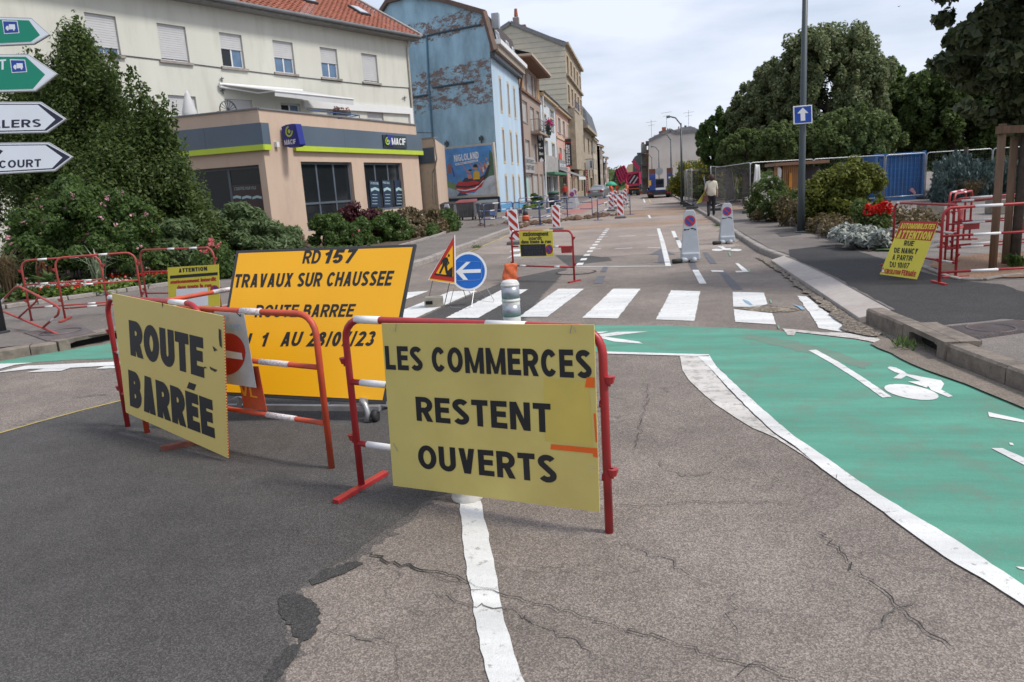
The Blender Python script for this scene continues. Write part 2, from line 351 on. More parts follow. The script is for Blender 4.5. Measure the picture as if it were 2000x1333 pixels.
# ---------------------------------------------------------------- lettering
_tc = {}
def caps(s, th=0.19, gap=0.13, shear=0.0):
    """upper-case sans letters and figures drawn stroke by stroke, height 1"""
    t = th/2; V = []; F = []; Zs = []; x0 = 0.0; lay = 0
    def add(pts, quads):
        nonlocal lay
        b = len(V); V.extend((x0+x+shear*y, y, lay*0.00006) for x, y in pts); F.extend(tuple(b+i for i in q) for q in quads); lay = (lay+1) % 7
    def line(p, closed=False):
        n = len(p); L = []; R = []
        for i in range(n):
            a = p[i-1] if (i or closed) else p[i]; c = p[(i+1) % n] if (i < n-1 or closed) else p[i]; m = p[i]
            d1 = (m[0]-a[0], m[1]-a[1]); d2 = (c[0]-m[0], c[1]-m[1])
            if d1 == (0, 0): d1 = d2
            if d2 == (0, 0): d2 = d1
            l1 = math.hypot(*d1); l2 = math.hypot(*d2); n1 = (-d1[1]/l1, d1[0]/l1); n2 = (-d2[1]/l2, d2[0]/l2); mx_, my_ = n1[0]+n2[0], n1[1]+n2[1]; l = math.hypot(mx_, my_) or 1; mx_ /= l; my_ /= l
            k = t/max(.35, mx_*n1[0]+my_*n1[1]); L.append((m[0]+mx_*k, m[1]+my_*k)); R.append((m[0]-mx_*k, m[1]-my_*k))
        m_ = n if closed else n-1; add(L+R, [(i, (i+1) % n, n+(i+1) % n, n+i) for i in range(m_)])
    def hq(a, ya, c, yc, k=1.0):
        h = t*k*math.hypot(c-a, ya-yc)/abs(ya-yc); h = min(h, t*1.5); add([(a-h, ya), (a+h, ya), (c+h, yc), (c-h, yc)], [(0, 1, 2, 3)])
    def arc(cx, cy, rx, ry, a0, a1, n=12): return [(cx+rx*math.cos(math.radians(a0+(a1-a0)*i/n)), cy+ry*math.sin(math.radians(a0+(a1-a0)*i/n))) for i in range(n+1)]
    W = dict(zip('ABCDEFGHIJLMNOPQRSTUVXYZÉ0123456789/ ', (.66, .62, .66, .66, .56, .54, .7, .62, th, .5, .52, .86, .68, .72, .6, .72, .64, .6, .58, .64, .64, .64, .62, .58, .56, .54, .4, .54, .54, .56, .54, .54, .52, .54, .54, .3, .26)))
    for ch in s:
        w = W[ch]; e = w-t
        if ch == 'A': hq(t*1.3, 0, w/2-.02, 1); hq(w-t*1.3, 0, w/2+.02, 1); line([(w*.25, .28), (w*.75, .28)])
        elif ch in 'EÉF':
            line([(w, 1-t), (t, 1-t), (t, t), (w, t)] if ch != 'F' else [(w, 1-t), (t, 1-t), (t, 0)]); line([(t, .52), (w*.93, .52)])
            if ch == 'É': hq(w*.66, 1.26, w*.45, 1.08)
        elif ch == 'L': line([(t, 1), (t, t), (w, t)])
        elif ch == 'I': line([(t, 0), (t, 1)])
        elif ch == 'H': line([(t, 0), (t, 1)]); line([(e, 0), (e, 1)]); line([(t, .52), (e, .52)])
        elif ch == 'T': line([(0, 1-t), (w, 1-t)]); line([(w/2, 1-th), (w/2, 0)])
        elif ch in 'OQ0': r = w/2-t; line(arc(w/2, .5, r, .5-t, 0, 345, 23), True)
        elif ch == 'C': line(arc(w/2+.01, .5, w/2-t, .5-t, 38, 322, 20))
        elif ch == 'G': line(arc(w/2, .5, w/2-t, .5-t, 48, 330, 20)+[(e, .46), (w*.52, .46)])
        elif ch == 'S': line(arc(w/2, .74, w/2-t, .26-t, 25, 230, 12)+[(w*.5, .5)]+arc(w/2, .26, w/2-t, .26-t, 50, -155, 12))
        elif ch == 'D': line([(t, t), (w*.42, t)]+arc(w*.42, .5, w*.58-t, .5-t, -80, 80, 12)+[(w*.42, 1-t), (t, 1-t)]); line([(t, 0), (t, 1)])
        elif ch in 'PRB':
            line([(t, 0), (t, 1)]); lo = .46 if ch != 'B' else .52; line([(t, 1-t), (w*.5, 1-t)]+arc(w*.5, (1-t+lo)/2, w*.5-t-(.02 if ch == 'B' else 0), (1-t-lo)/2, 80, -80, 10)+[(w*.5, lo), (t, lo)])
            if ch == 'R': hq(w*.5, lo, w-t*1.1, 0)
            if ch == 'B': line([(w*.5, lo)]+arc(w*.5, (lo+t)/2, w*.5-t, (lo-t)/2, 80, -80, 10)+[(w*.5, t), (t, t)])
        elif ch == 'U': line([(t, 1), (t, .34)]+arc(w/2, .34, w/2-t, .34-t, 190, 350, 12)+[(e, .34), (e, 1)])
        elif ch == 'J': line([(e, 1), (e, .3)]+arc(w/2, .3, w/2-t, .3-t, -10, -170, 10))
        elif ch == 'V': hq(t*1.3, 1, w/2-.02, 0); hq(w-t*1.3, 1, w/2+.02, 0)
        elif ch == 'X': hq(t*1.3, 1, w-t*1.3, 0); hq(w-t*1.3, 1, t*1.3, 0)
        elif ch == 'Y': hq(t*1.3, 1, w/2, .4); hq(w-t*1.3, 1, w/2, .4); line([(w/2, .44), (w/2, 0)])
        elif ch == 'Z': line([(0, 1-t), (w, 1-t)]); line([(0, t), (w, t)]); hq(w-t*1.4, 1-t, t*1.4, t)
        elif ch == 'N': line([(t, 0), (t, 1)]); line([(e, 0), (e, 1)]); hq(t*1.3, 1, w-t*1.3, 0, .85)
        elif ch == 'M': line([(t, 0), (t, 1)]); line([(e, 0), (e, 1)]); hq(t*1.2, 1, w/2, .02, .72); hq(w-t*1.2, 1, w/2, .02, .72)
        elif ch == '1': line([(w*.68, 0), (w*.68, 1)]); line([(w*.62, .8), (w*.05, .66)])
        elif ch == '2': line(arc(w/2, .71, w/2-t, .29-t, 170, -25, 12)+[(t*1.2, t), (w, t)])
        elif ch == '3': line(arc(w*.48, .74, w*.46-t, .26-t, 160, -75, 10)); line(arc(w*.48, .28, w*.52-t, .28-t, 75, -160, 10))
        elif ch == '4': line([(w*.72, 0), (w*.72, 1)]); line([(w*.68, .92), (t, .27), (w, .27)])
        elif ch == '5': line([(w*.93, 1-t), (w*.18, 1-t), (w*.12, .5)]+arc(w*.47, .33, w*.53-t, .33-t, 120, -160, 14))
        elif ch == '6': line(arc(w/2, .31, w/2-t, .31-t, 0, 340, 16), True); line([(t, .34)]+arc(w*.55, .6, w*.55-t, .4-t, 175, 60, 8))
        elif ch == '7': line([(0, 1-t), (e, 1-t), (w*.35, 0)])
        elif ch == '8': line(arc(w/2, .74, w*.46-t, .26-t, 0, 345, 16), True); line(arc(w/2, .28, w/2-t, .28-t, 0, 345, 16), True)
        elif ch == '9': line(arc(w/2, .69, w/2-t, .31-t, 0, 340, 16), True); line([(e, .66)]+arc(w*.45, .4, w*.55-t, .4-t, -5, -120, 8))
        elif ch == '/': hq(w-t, 1.02, t, -.02, .8)
        x0 += w+gap
    v = np.array(V); tot = x0-gap; v[:, 0] /= tot; return v, F
def glyphs(s, bold=0.0, shear=0.0, space=1.0):
    k = (s, bold, shear, space)
    if k in _tc: return _tc[k]
    if all(c in 'ABCDEFGHIJLMNOPQRSTUVXYZÉ0123456789/ ' for c in s):
        _tc[k] = caps(s, .168+bold*1.35, .115*space+bold*.2-.02, shear*.9); return _tc[k]
    cu = bpy.data.curves.new('t', 'FONT'); cu.body = s; cu.offset = min(bold, .02); cu.shear = shear; cu.space_character = space*1.05; cu.resolution_u = 3
    o = bpy.data.objects.new('t', cu); col.objects.link(o)
    dg = bpy.context.evaluated_depsgraph_get(); me = o.evaluated_get(dg).to_mesh()
    v = np.array([(p.co.x, p.co.y, 0) for p in me.vertices]); f = [tuple(p.vertices) for p in me.polygons]
    o.evaluated_get(dg).to_mesh_clear(); bpy.data.objects.remove(o); bpy.data.curves.remove(cu)
    lo, hi = v.min(0), v.max(0); v[:, :2] = (v[:, :2]-lo[:2])/(hi-lo)[:2]
    _tc[k] = (v, f); return _tc[k]
def bil(q, s, t):      # q: TL TR BR BL (3D); s right, t up
    top = q[0]*(1-s)+q[1]*s; bot = q[3]*(1-s)+q[2]*s
    return bot*(1-t)+top*t
def put_text(mb, q, s, bold=0.0, shear=0.0, space=1.0, m=0):
    v, f = glyphs(s, bold, shear, space); lc = any(c.islower() for c in s) and bold > 0
    if lc: v = np.concatenate([v+np.array([dx, dy, dz]) for dx, dy, dz in ((0, 0, 0), (.006, .0, .0002), (-.006, 0, .0004), (0, .03, .0006))]); n_ = len(v)//4; f = [tuple(i+k*n_ for i in q_) for k in range(4) for q_ in f]
    nn = (q[1]-q[0]).cross(q[0]-q[3]).normalized()
    mb.raw([bil(q, a, b)+nn*c for a, b, c in v], f, m)
def pq(pl, off, *px): return [pl.hit(x, y, off) for x, y in px]
# ================================================================ GROUND
def jag(pts, step=0.12, amp=0.012, closed=True):
    out = []; n = len(pts)
    for i in range(n if closed else n-1):
        a = Vector(pts[i]); b = Vector(pts[(i+1) % n]); k = min(60, max(1, int((b-a).length/step)))
        for j in range(k):
            p = a.lerp(b, j/k)
            if j: p = p+Vector((random.gauss(0, amp), random.gauss(0, amp)))
            out.append(p)
    if not closed: out.append(Vector(pts[-1]))
    return out
def sheet(name, pts, z, m, kind='structure', step=0.12, amp=0.0, th=0.0):
    import mathutils.geometry as mg
    p = jag(pts, step, amp) if amp else [Vector(q) for q in pts]
    tri = mg.tessellate_polygon([[Vector((q.x, q.y, 0)) for q in p]])
    mb = MB(); mb.raw([(q.x, q.y, z+(gz(q.y))) for q in p], [tuple(t) for t in tri])
    o = mb.build(name, m); o['kind'] = kind
    me = o.data                                        # make every face look up
    bmf = [pl for pl in me.polygons if pl.normal.z < 0]
    if bmf:
        import bmesh
        bm = bmesh.new(); bm.from_mesh(me)
        bmesh.ops.reverse_faces(bm, faces=[f for f in bm.faces if f.normal.z < 0]); bm.to_mesh(me); bm.free()
    return o

# the road: one sheet to the horizon
mb = MB()
ys = [-60, 0, 20, 40, 75, 200, 600, 1500]
for a, b in zip(ys[:-1], ys[1:]):
    mb.face([(-900, a, gz(a)), (900, a, gz(a)), (900, b, gz(b)), (-900, b, gz(b))])
struct(mb.build('road', A_OLD))
D1 = 0.002
# newer dark asphalt
dark_px = [(0, 848), (75, 826), (245, 783), (440, 745), (640, 690), (780, 640), (900, 585), (1000, 545), (1130, 517), (1195, 510), (1165, 480), (1130, 478), (1085, 500), (1110, 520),
           (1090, 545), (1060, 575), (1040, 600), (1010, 640), (985, 700), (960, 780), (930, 880), (880, 945), (800, 1003), (735, 1050), (690, 1083), (640, 1112), (600, 1140), (562, 1168), (548, 1195), (560, 1225), (563, 1255), (545, 1295), (520, 1333), (500, 1400), (440, 1600)]
dp = [G2(x, y) for x, y in dark_px]+[(-1.6, 0.2), (-6, -2), (-12, 1.0), G2(-500, 960)]
A_MIDT = asphaltmat('asphalt_seam', (0.06, 0.055, 0.05), (0.115, 0.104, 0.096), (0.2, 0.18, 0.165), 190, 0.35, 0.0)
_c = Vector((-6, 4)); sheet('seam_fringe', [Vector(p)+((Vector(p)-_c).normalized()*.05) for p in dp], D1*.5, A_MIDT, amp=0.02, step=0.035)
sheet('dark_asphalt_patch', dp, D1, A_NEW, amp=0.007, step=0.03)
sheet('tar_seam', [G2(*p) for p in [(545, 1170), (575, 1160), (610, 1175), (628, 1200), (615, 1240), (585, 1262), (572, 1240), (560, 1215), (545, 1200)]], D1+0.004, M_TAR, amp=0.006, step=0.02)
sheet('tar_seam', [G2(*p) for p in [(603, 1135), (640, 1112), (690, 1100), (712, 1102), (680, 1118), (640, 1135), (610, 1145)]], D1+0.004, M_TAR, amp=0.006, step=0.02)
sheet('tar_seam', [G2(*p) for p in [(570, 1262), (590, 1262), (575, 1290), (545, 1325), (520, 1370), (490, 1370), (515, 1325), (545, 1285)]], D1+0.004, M_TAR, amp=0.006, step=0.02)
# trench fill and dusty ground far up the street
sheet('dusty_road_patch', [(-4.8, 20), (-2.5, 18.5), (-1.0, 17.2), (0.6, 17.6), (2.3, 18.5), (2.45, 30), (2.5, 60), (2.6, 75), (-3.4, 75), (-5.0, 44), (-5.1, 31)], D1*1.5, asphaltmat('dusty_road', (0.21, 0.17, 0.145), (0.29, 0.24, 0.205), (0.37, 0.31, 0.27), 90, 0.3, 0.2), amp=0.15, step=0.8)
sheet('sand_strip', [(-5.1, 28.2), (-1, 28.6), (2.4, 28.4), (2.4, 31.5), (-1.5, 31.2), (-5.1, 30.6)], D1*2, A_TRENCH, amp=0.12, step=0.5)
sheet('sand_strip', [(-1.4, 36), (2.4, 35.2), (2.5, 46), (-1.0, 44), (-1.6, 40)], D1*2, A_TRENCH, amp=0.18, step=0.6)
sheet('red_cycle_lane', [(-5.2, 44), (-3.6, 44), (-3.6, 75), (-5.2, 75)], D1*2, paintmat('red_lane_paint', (0.35, 0.15, 0.12), (0.22, 0.19, 0.17), 0.5, 6), amp=0.0)
# green cycle lane
up_r = [(1180, 636), (1290, 637), (1440, 642), (1530, 648), (1600, 656), (1670, 665), (1735, 677), (1787, 697), (1850, 725), (1925, 760), (2000, 792), (2200, 905), (2500, 1120)]
lo_r = [(2400, 1480), (2200, 1300), (2000, 1146), (1920, 1092), (1844, 1043), (1780, 1005), (1713, 965), (1670, 936), (1626, 904), (1590, 879), (1552, 854), (1513, 821), (1474, 786), (1434, 750), (1398, 715), (1386, 696), (1330, 694), (1180, 689)]
green = [(-500, 740), (-200, 727), (0, 706), (110, 688), (220, 671), (500, 645), (800, 636)]+up_r+lo_r+[(900, 686), (600, 690), (400, 694), (226, 701), (137, 704), (60, 709), (0, 715), (-200, 745), (-500, 775)]
sheet('green_cycle_lane', [G2(x, y) for x, y in green], D1*2, P_GREEN, amp=0.004, step=0.25)
Z3 = D1*3; Z4 = D1*4; Z5 = D1*5
def mark(name, px, m=None, z=None, amp=0.0018, step=0.05): return sheet(name, [G2(x, y) for x, y in px], Z3 if z is None else z, m or P_WHITE, amp=amp, step=step)
mark('old_edge_line', [(1328, 697), (1365, 697), (1386, 720), (1420, 760), (1465, 806), (1510, 848), (1557, 880), (1590, 905), (1517, 858), (1470, 838), (1430, 813), (1396, 790), (1365, 763), (1345, 743), (1333, 725)], P_WORN)
mark('edge_line', [(1362, 697), (1386, 696), (1398, 716), (1434, 751), (1474, 787), (1513, 822), (1552, 855), (1590, 880), (1626, 905), (1670, 937), (1713, 966), (1780, 1006), (1844, 1044), (1920, 1093), (2000, 1147), (2200, 1302), (2400, 1482), (2400, 1540),
     (2200, 1350), (2000, 1186), (1920, 1134), (1844, 1090), (1780, 1044), (1713, 994), (1660, 958), (1605, 918), (1580, 897), (1557, 877), (1510, 845), (1465, 803), (1425, 762), (1388, 722)], z=Z4)
mark('edge_line', [(1170, 688), (1385, 694), (1385, 698), (1170, 692)], z=Z4)
mark('edge_line', [(-100, 752), (0, 727), (50, 716), (226, 708), (400, 700), (400, 703), (228, 715), (120, 721), (60, 722), (0, 729)], z=Z4)
mark('edge_line', [(0, 712), (65, 710), (30, 714), (0, 722), (-40, 730)], z=Z4)
mark('dash', [(51, 729), (85, 722), (138, 720), (120, 726)], z=Z4); mark('dash', [(187, 722), (205, 717), (300, 712), (290, 719)], z=Z4)
mark('kerbside_line', [(1528, 643), (1600, 650), (1660, 652), (1712, 660), (1732, 675), (1670, 663), (1600, 655), (1555, 650), (1550, 657), (1538, 656)], P_WORN, z=Z4)
# markings on the green lane
mark('lane_mark', [(1579, 686), (1594, 685), (1640, 710), (1690, 742), (1741, 777), (1724, 779), (1672, 742), (1625, 712)], z=Z4)
mark('lane_mark', [(1930, 807), (2000, 823), (2100, 846), (2100, 858), (2000, 828), (1932, 816)], z=Z4)
mark('lane_mark', [(1936, 878), (1958, 878), (2000, 897), (2080, 938), (2080, 956), (2000, 911)], z=Z4)
mark('lane_mark', [(1166, 655), (1205, 650), (1266, 649), (1200, 657), (1166, 661)], z=Z4, amp=0)
mark('lane_mark', [(1166, 660), (1180, 659), (1248, 669), (1255, 673), (1200, 669)], z=Z4, amp=0)
mark('lane_mark', [(1162, 650), (1188, 649), (1172, 653)], z=Z4, amp=0)
for q in [[(1971, 867), (1978, 868), (1980, 873), (1972, 871)], [(1984, 1110), (2006, 1112), (2006, 1118), (1990, 1114)]]: mark('paint_spot', q, z=Z4, amp=0)
# cyclist symbol, near
def ell(cx, cy, rx, ry, n=22, rot=0.0): return [(cx+rx*math.cos(t)*math.cos(rot)-ry*math.sin(t)*math.sin(rot), cy+rx*math.cos(t)*math.sin(rot)+ry*math.sin(t)*math.cos(rot)) for t in [2*math.pi*k/n for k in range(n)]]
mark('cyclist_symbol', ell(1780, 768, 54, 13, rot=0.17), z=Z4, amp=0)
mark('cyclist_symbol', [(1733, 721), (1737, 718), (1750, 720), (1766, 728), (1771, 732), (1800, 738), (1838, 745), (1844, 752), (1838, 763), (1861, 776), (1852, 778), (1818, 764), (1812, 755), (1806, 750), (1770, 736), (1760, 742), (1744, 741), (1757, 732), (1748, 729)], z=Z4, amp=0)
mark('cyclist_symbol', [(1773, 748), (1804, 747), (1813, 757), (1809, 760), (1795, 755)], z=Z5, amp=0)
# zebra crossing
zb = [[(870, 622), (934, 622), (1032, 566), (980, 567)], [(1014, 620), (1069, 620), (1141, 565), (1090, 565)], [(1137, 622), (1206, 623), (1251, 565), (1198, 565)],
      [(1281, 625), (1356, 628), (1368, 570), (1311, 568)], [(1436, 630), (1516, 635), (1510, 618), (1432, 600), (1431, 571), (1492, 573), (1500, 592), (1432, 598)],
      [(1599, 642), (1640, 649), (1675, 652), (1650, 632), (1610, 608), (1575, 580), (1557, 579), (1572, 600), (1588, 622)], [(745, 623), (812, 622), (932, 569), (880, 570)], [(630, 624), (690, 624), (838, 569), (792, 572)]]
for i, q in enumerate(zb):
    if i == 4:
        mark('crossing_stripe', [(1436, 630), (1516, 635), (1508, 613), (1433, 605)]); mark('crossing_stripe', [(1432, 600), (1480, 601), (1499, 595), (1492, 573), (1431, 571)])
    else: mark('crossing_stripe', q, amp=0.005)
mark('worn_hole', [(1440, 604), (1480, 600), (1530, 602), (1565, 607), (1540, 611), (1490, 610)], asphaltmat('worn_hole_sand', (0.1, 0.085, 0.06), (0.2, 0.16, 0.11), (0.4, 0.34, 0.28), 50, 0.3, 0), z=Z4, amp=0.02, step=0.08)
# lane and parking markings beyond
def stroke(name, pts, wpx, m=None, z=None):
    """a painted line along ground points given in metres"""
    p = [Vector(q) for q in pts]; L = []; Rr = []
    for i, a in enumerate(p):
        t = (p[min(i+1, len(p)-1)]-p[max(i-1, 0)]).normalized(); nn = Vector((t.y, -t.x))*wpx/2
        L.append(a+nn); Rr.append(a-nn)
    return sheet(name, L+Rr[::-1], Z3 if z is None else z, m or P_WHITE)
stroke('parking_line', [G2(1126, 521.5), G2(1310, 520.5)], 0.07)
mark('parking_line', [(1283, 447), (1289, 447), (1298, 473), (1311, 521), (1300, 521), (1291, 480)], z=Z3+.0006)
for a, b in [((1209, 462.5), (1241, 461)), ((1201, 486.5), (1236, 485)), ((1266, 484.5), (1290, 484)), ((1265, 460.5), (1286, 460)), ((1152, 487.5), (1174, 486.5)), ((1170, 463.5), (1188, 462.5))]: stroke('parking_line', [G2(*a), G2(*b)], 0.09)
P0, P1 = Vector(G2(1130, 520)), Vector(G2(1188, 446))
for k in range(13):
    a = P0.lerp(P1, k/13+0.01); b = P0.lerp(P1, k/13+0.045); stroke('dash', [a, b], 0.14)
for q in [[(1311, 452), (1318, 452), (1323, 464), (1316, 465)], [(1320, 470), (1328, 470), (1335, 485), (1326, 485)], [(1352, 528), (1364, 528), (1380, 555), (1366, 555)], [(1388, 529), (1412, 529), (1414, 532), (1391, 532)],
          [(1436, 515), (1442, 515), (1464, 532), (1438, 533), (1436, 530), (1450, 530)], [(990, 506), (1002, 498), (1014, 497), (1018, 491), (995, 493), (1002, 487), (1022, 487), (1024, 502), (1000, 502)]]: mark('dash', q, amp=0)
stroke('dash', [G2(1388, 481.5), G2(1436, 481.5)], 0.08)
mark('cyclist_symbol', ell(1401, 489, 11, 2.2), amp=0); mark('cyclist_symbol', ell(1437, 489, 12, 2.2), amp=0)
mark('cyclist_symbol', [(1402, 482), (1412, 482), (1418, 486), (1428, 485), (1426, 490), (1412, 489), (1408, 485)], amp=0)
for q in [[(1344, 515), (1358, 515), (1364, 528), (1352, 528)], [(1404, 531), (1416, 531), (1451, 566), (1431, 566)], [(1372, 494), (1382, 494), (1401, 516), (1387, 516)],
          [(1268, 498), (1292, 486), (1319, 498), (1299, 498), (1299, 515), (1285, 515), (1287, 498)], [(1318, 465), (1323, 465), (1327, 470), (1320, 470)], [(1326, 485), (1334, 485), (1337, 493), (1330, 493)],
          [(1168, 540), (1182, 540), (1176, 555), (1160, 555)], [(1178, 522), (1188, 522), (1184, 532), (1172, 532)]]: mark('masked_marking', q, P_GREY, z=0.0052, amp=0.002)
for q in [[(1265, 421), (1269, 421), (1272, 427), (1268, 427)], [(1256, 389), (1258, 389), (1261, 396), (1258, 396)]]: mark('dash', q, P_WHITE, z=Z4, amp=0)
stroke('yellow_line', [G2(-60, 865), G2(75, 826), G2(160, 803), G2(245, 782), G2(300, 770)], 0.022, P_YEL, z=Z4)
stroke('yellow_line', [G2(905, 497), G2(960, 474), G2(1005, 455)], 0.05, P_YEL)
stroke('yellow_line', [G2(1267, 388), G2(1271, 396)], 0.08, P_YEL, z=Z4)
# hand-laid wavering line in the foreground
mark('centre_line', [(897, 980), (939, 980), (944, 1005), (952, 1035), (958, 1070), (966, 1110), (975, 1160), (982, 1200), (1000, 1262), (1012, 1300), (1025, 1335), (1050, 1410), (1090, 1560), (1030, 1560), (985, 1440), (960, 1345), (948, 1310), (938, 1270), (930, 1215), (921, 1165), (912, 1110), (904, 1060), (903, 1030), (899, 1005)], step=0.05, amp=0.003)
# manhole in the road, grates
def disc(name, c, r, z, m, n=28): return sheet(name, [(c.x+r*math.cos(2*math.pi*k/n), c.y+r*math.sin(2*math.pi*k/n)) for k in range(n)], z, m)
disc('manhole_ring', G(1125, 532.5), 0.40, Z4, M_CRACK); disc('manhole_cover', G(1125, 532.5), 0.36, Z5, A_OLD)
M_SCF = paintmat('scuffed_green', (0.115, 0.24, 0.175), (0.17, 0.2, 0.165), 0.9, 4, 0.8, .4, .6)
for q in [[(1460, 655), (1560, 668), (1640, 690), (1700, 715), (1690, 722), (1610, 700), (1530, 680), (1455, 662)]]: mark('tyre_scuff', q, M_SCF, z=Z3-.0008, amp=0.02, step=.06)
# real cracks: thin dark ribbons
def crack(px, w=0.008, z=None, m=None):
    p = jag([G2(x, y) for x, y in px], 0.03, 0.014, closed=False); L = []; Rr = []
    for i, a in enumerate(p):
        t = (p[min(i+1, len(p)-1)]-p[max(i-1, 0)]); t = t.normalized() if t.length > 1e-6 else Vector((1, 0))
        ww = w*0.45*random.uniform(0.3, 1.0)*(1 if 0 < i < len(p)-1 else 0.1); nn = Vector((t.y, -t.x))*ww/2
        L.append(a+nn); Rr.append(a-nn)
    mb = MB(); n = len(p)
    mb.raw([(q.x, q.y, (z or Z5)) for q in L+Rr], [(i, i+1, n+i+1, n+i) for i in range(n-1)])
    o = mb.build('road_crack', m or M_CRACK); o['kind'] = 'structure'
crack([(733, 1078), (745, 1095), (758, 1103), (800, 1105), (835, 1118), (870, 1122), (905, 1135), (918, 1143)], 0.036)
crack([(800, 1105), (812, 1112), (850, 1125), (900, 1142), (930, 1150), (972, 1160)], 0.010)
crack([(918, 1148), (945, 1155), (972, 1161), (1040, 1180), (1110, 1195), (1200, 1225), (1290, 1248), (1400, 1290), (1500, 1310), (1560, 1345)], 0.014)
crack([(1185, 992), (1260, 990), (1330, 985), (1380, 983), (1450, 985), (1500, 980), (1550, 992)], 0.012)
crack([(1385, 695), (1440, 697)], 0.004)
crack([(1595, 1040), (1640, 1080), (1680, 1120), (1715, 1150), (1770, 1200), (1820, 1245), (1860, 1270)], 0.02)
crack([(1500, 965), (1520, 940), (1490, 920), (1440, 895)], 0.007); crack([(1265, 750), (1262, 790), (1250, 830), (1240, 880)], 0.014)
crack([(720, 1230), (760, 1260), (775, 1290), (780, 1333)], 0.007); crack([(1420, 1150), (1425, 1200), (1440, 1250)], 0.008)
crack([(1445, 1333), (1460, 1305), (1500, 1300), (1540, 1310)], 0.01); crack([(0, 772), (60, 768), (120, 745), (170, 735), (230, 715)], 0.008); crack([(55, 820), (100, 806), (170, 790), (230, 775)], 0.006)
crack([(140, 778), (180, 775), (215, 772)], 0.03); crack([(1435, 604), (1470, 600), (1500, 598), (1560, 606)], 0.05)
crack([(1170, 560), (1120, 575), (1080, 590)], 0.012); crack([(1010, 660), (980, 700)], 0.006); crack([(1560, 985), (1600, 960), (1640, 930)], 0.005)
M_FAINT = mat('faint_crack', (0.11, 0.1, 0.092), 0.9)
for c in [[(830, 1165), (900, 1180), (990, 1190), (1080, 1230), (1180, 1290)], [(1200, 1060), (1300, 1090), (1380, 1150)], [(640, 1230), (700, 1250), (760, 1250)], [(1700, 1240), (1750, 1190), (1790, 1180)], [(1280, 900), (1330, 930), (1400, 925)]]: crack(c, 0.02, m=M_FAINT)
for q in [[(1450, 586), (1462, 590), (1470, 597), (1466, 598), (1455, 592)], [(1548, 596), (1565, 600), (1572, 606), (1566, 607), (1558, 601)]]: mark('blue_chalk', q, mat('blue_chalk', (0.2, 0.33, 0.44), 0.8), z=Z5, amp=0)
for c in [(1425, 497), (1463, 530), (1505, 590), (1520, 640)]: mark('green_chalk', [(c[0]-2, c[1]-3), (c[0]+1, c[1]-3), (c[0]+3, c[1]+4), (c[0], c[1]+4)], mat('green_chalk', (0.17, 0.3, 0.22), 0.8), z=Z5+0.002, amp=0)

# ---------------------------------------------------------------- kerbs and pavements
KH = 0.13
LK = [(-16, -3), (-10.5, 2), (-8.9, 5.0), G2(0, 702), G2(100, 690), G2(222, 671), (-6.7, 10.4), (-6.0, 13.2), (-5.4, 15.6), (-5.3, 17.5), (-5.35, 24), (-5.4, 31), (-5.4, 60), (-5.4, 75), (-5.4, 200)]
RK1 = [(2.58, 14.75), (2.43, 16.4), (2.45, 20), (2.58, 30), (2.7, 60), (2.75, 77), (3.1, 200)]
LOWF = [(2.30, 8.57), (2.33, 11.5), (2.34, 14.7)]; LOWB = [(2.72, 8.62), (2.76, 11.5), (2.58, 14.75)]
RK2 = [(7.5, -6), (4.6, -1), (3.3, 2.6), (2.86, 4.6), (2.68, 5.72), (2.62, 6.06), (2.52, 6.72), (2.46, 7.43), (2.44, 7.82), (2.36, 8.55)]
def off_path(path, d):
    p = [Vector(q) for q in path]; out = []
    for i, a in enumerate(p):
        t = (p[min(i+1, len(p)-1)]-p[max(i-1, 0)]).normalized(); out.append(a+Vector((t.y, -t.x))*d)
    return out
def at_len(path, L):
    p = [Vector(q) for q in path]
    for a, b in zip(p[:-1], p[1:]):
        s = (b-a).length
        if L <= s: return a.lerp(b, L/s), (b-a).normalized()
        L -= s
    return p[-1], (p[-1]-p[-2]).normalized()
def plen(path): return sum((Vector(b)-Vector(a)).length for a, b in zip(path[:-1], path[1:]))
def kerb_run(path, side, width, h, stone, m, start=0.0, end=None, indiv_y=42, label=None):
    root = bpy.data.objects.new('kerb', None); col.objects.link(root); root['kind'] = 'structure'; root.location = (path[0][0], path[0][1], 0)
    T = end or plen(path); L = start; far = MB()
    while L < T-0.01:
        e = min(T, L+stone); p0, t0 = at_len(path, L+0.006); p1, t1 = at_len(path, e-0.006); L = e
        n0 = Vector((t0.y, -t0.x))*side; n1 = Vector((t1.y, -t1.x))*side
        hh = h+random.uniform(-0.006, 0.006); c = 0.02; j = random.uniform(-0.006, 0.006)
        g0, g1 = gz(p0.y), gz(p1.y)
        def v(p, n, d, z): return (p.x+n.x*(d+j), p.y+n.y*(d+j), z)
        pts = [[v(p, n, 0, g-0.05), v(p, n, 0, g+hh-c), v(p, n, c, g+hh), v(p, n, width, g+hh), v(p, n, width, g-0.05)] for p, n, g in ((p0, n0, g0), (p1, n1, g1))]
        mb = far if p0.y > indiv_y else MB(); b = len(mb.v)
        mb.v += pts[0]+pts[1]
        fs = [(i, i+1, 5+i+1, 5+i) for i in range(4)]+[(4, 3, 2, 1, 0), (5, 6, 7, 8, 9)]
        if side > 0: fs = [q[::-1] for q in fs]
        mb.f += [tuple(b+i for i in q) for q in fs]; mb.m += [0]*len(fs)
        if mb is not far: mb.build('kerb_stone', m, root)
    if far.f: o = far.build('kerb_stone', m, root); o['kind'] = 'stuff'
LI = plen(LK[:5])+0.1
kerb_run(LK, -1, 0.16, KH, 1.0, M_STONED, end=LI-.02)
kerb_run(LK, -1, 0.16, KH, 0.9, M_STONE, start=LI+1.75)
kerb_run(RK1, 1, 0.15, 0.11, 0.9, M_STONE)
kerb_run(RK2, 1, 0.17, 0.16, 1.0, M_STONED, end=plen(RK2[:7])-.01)
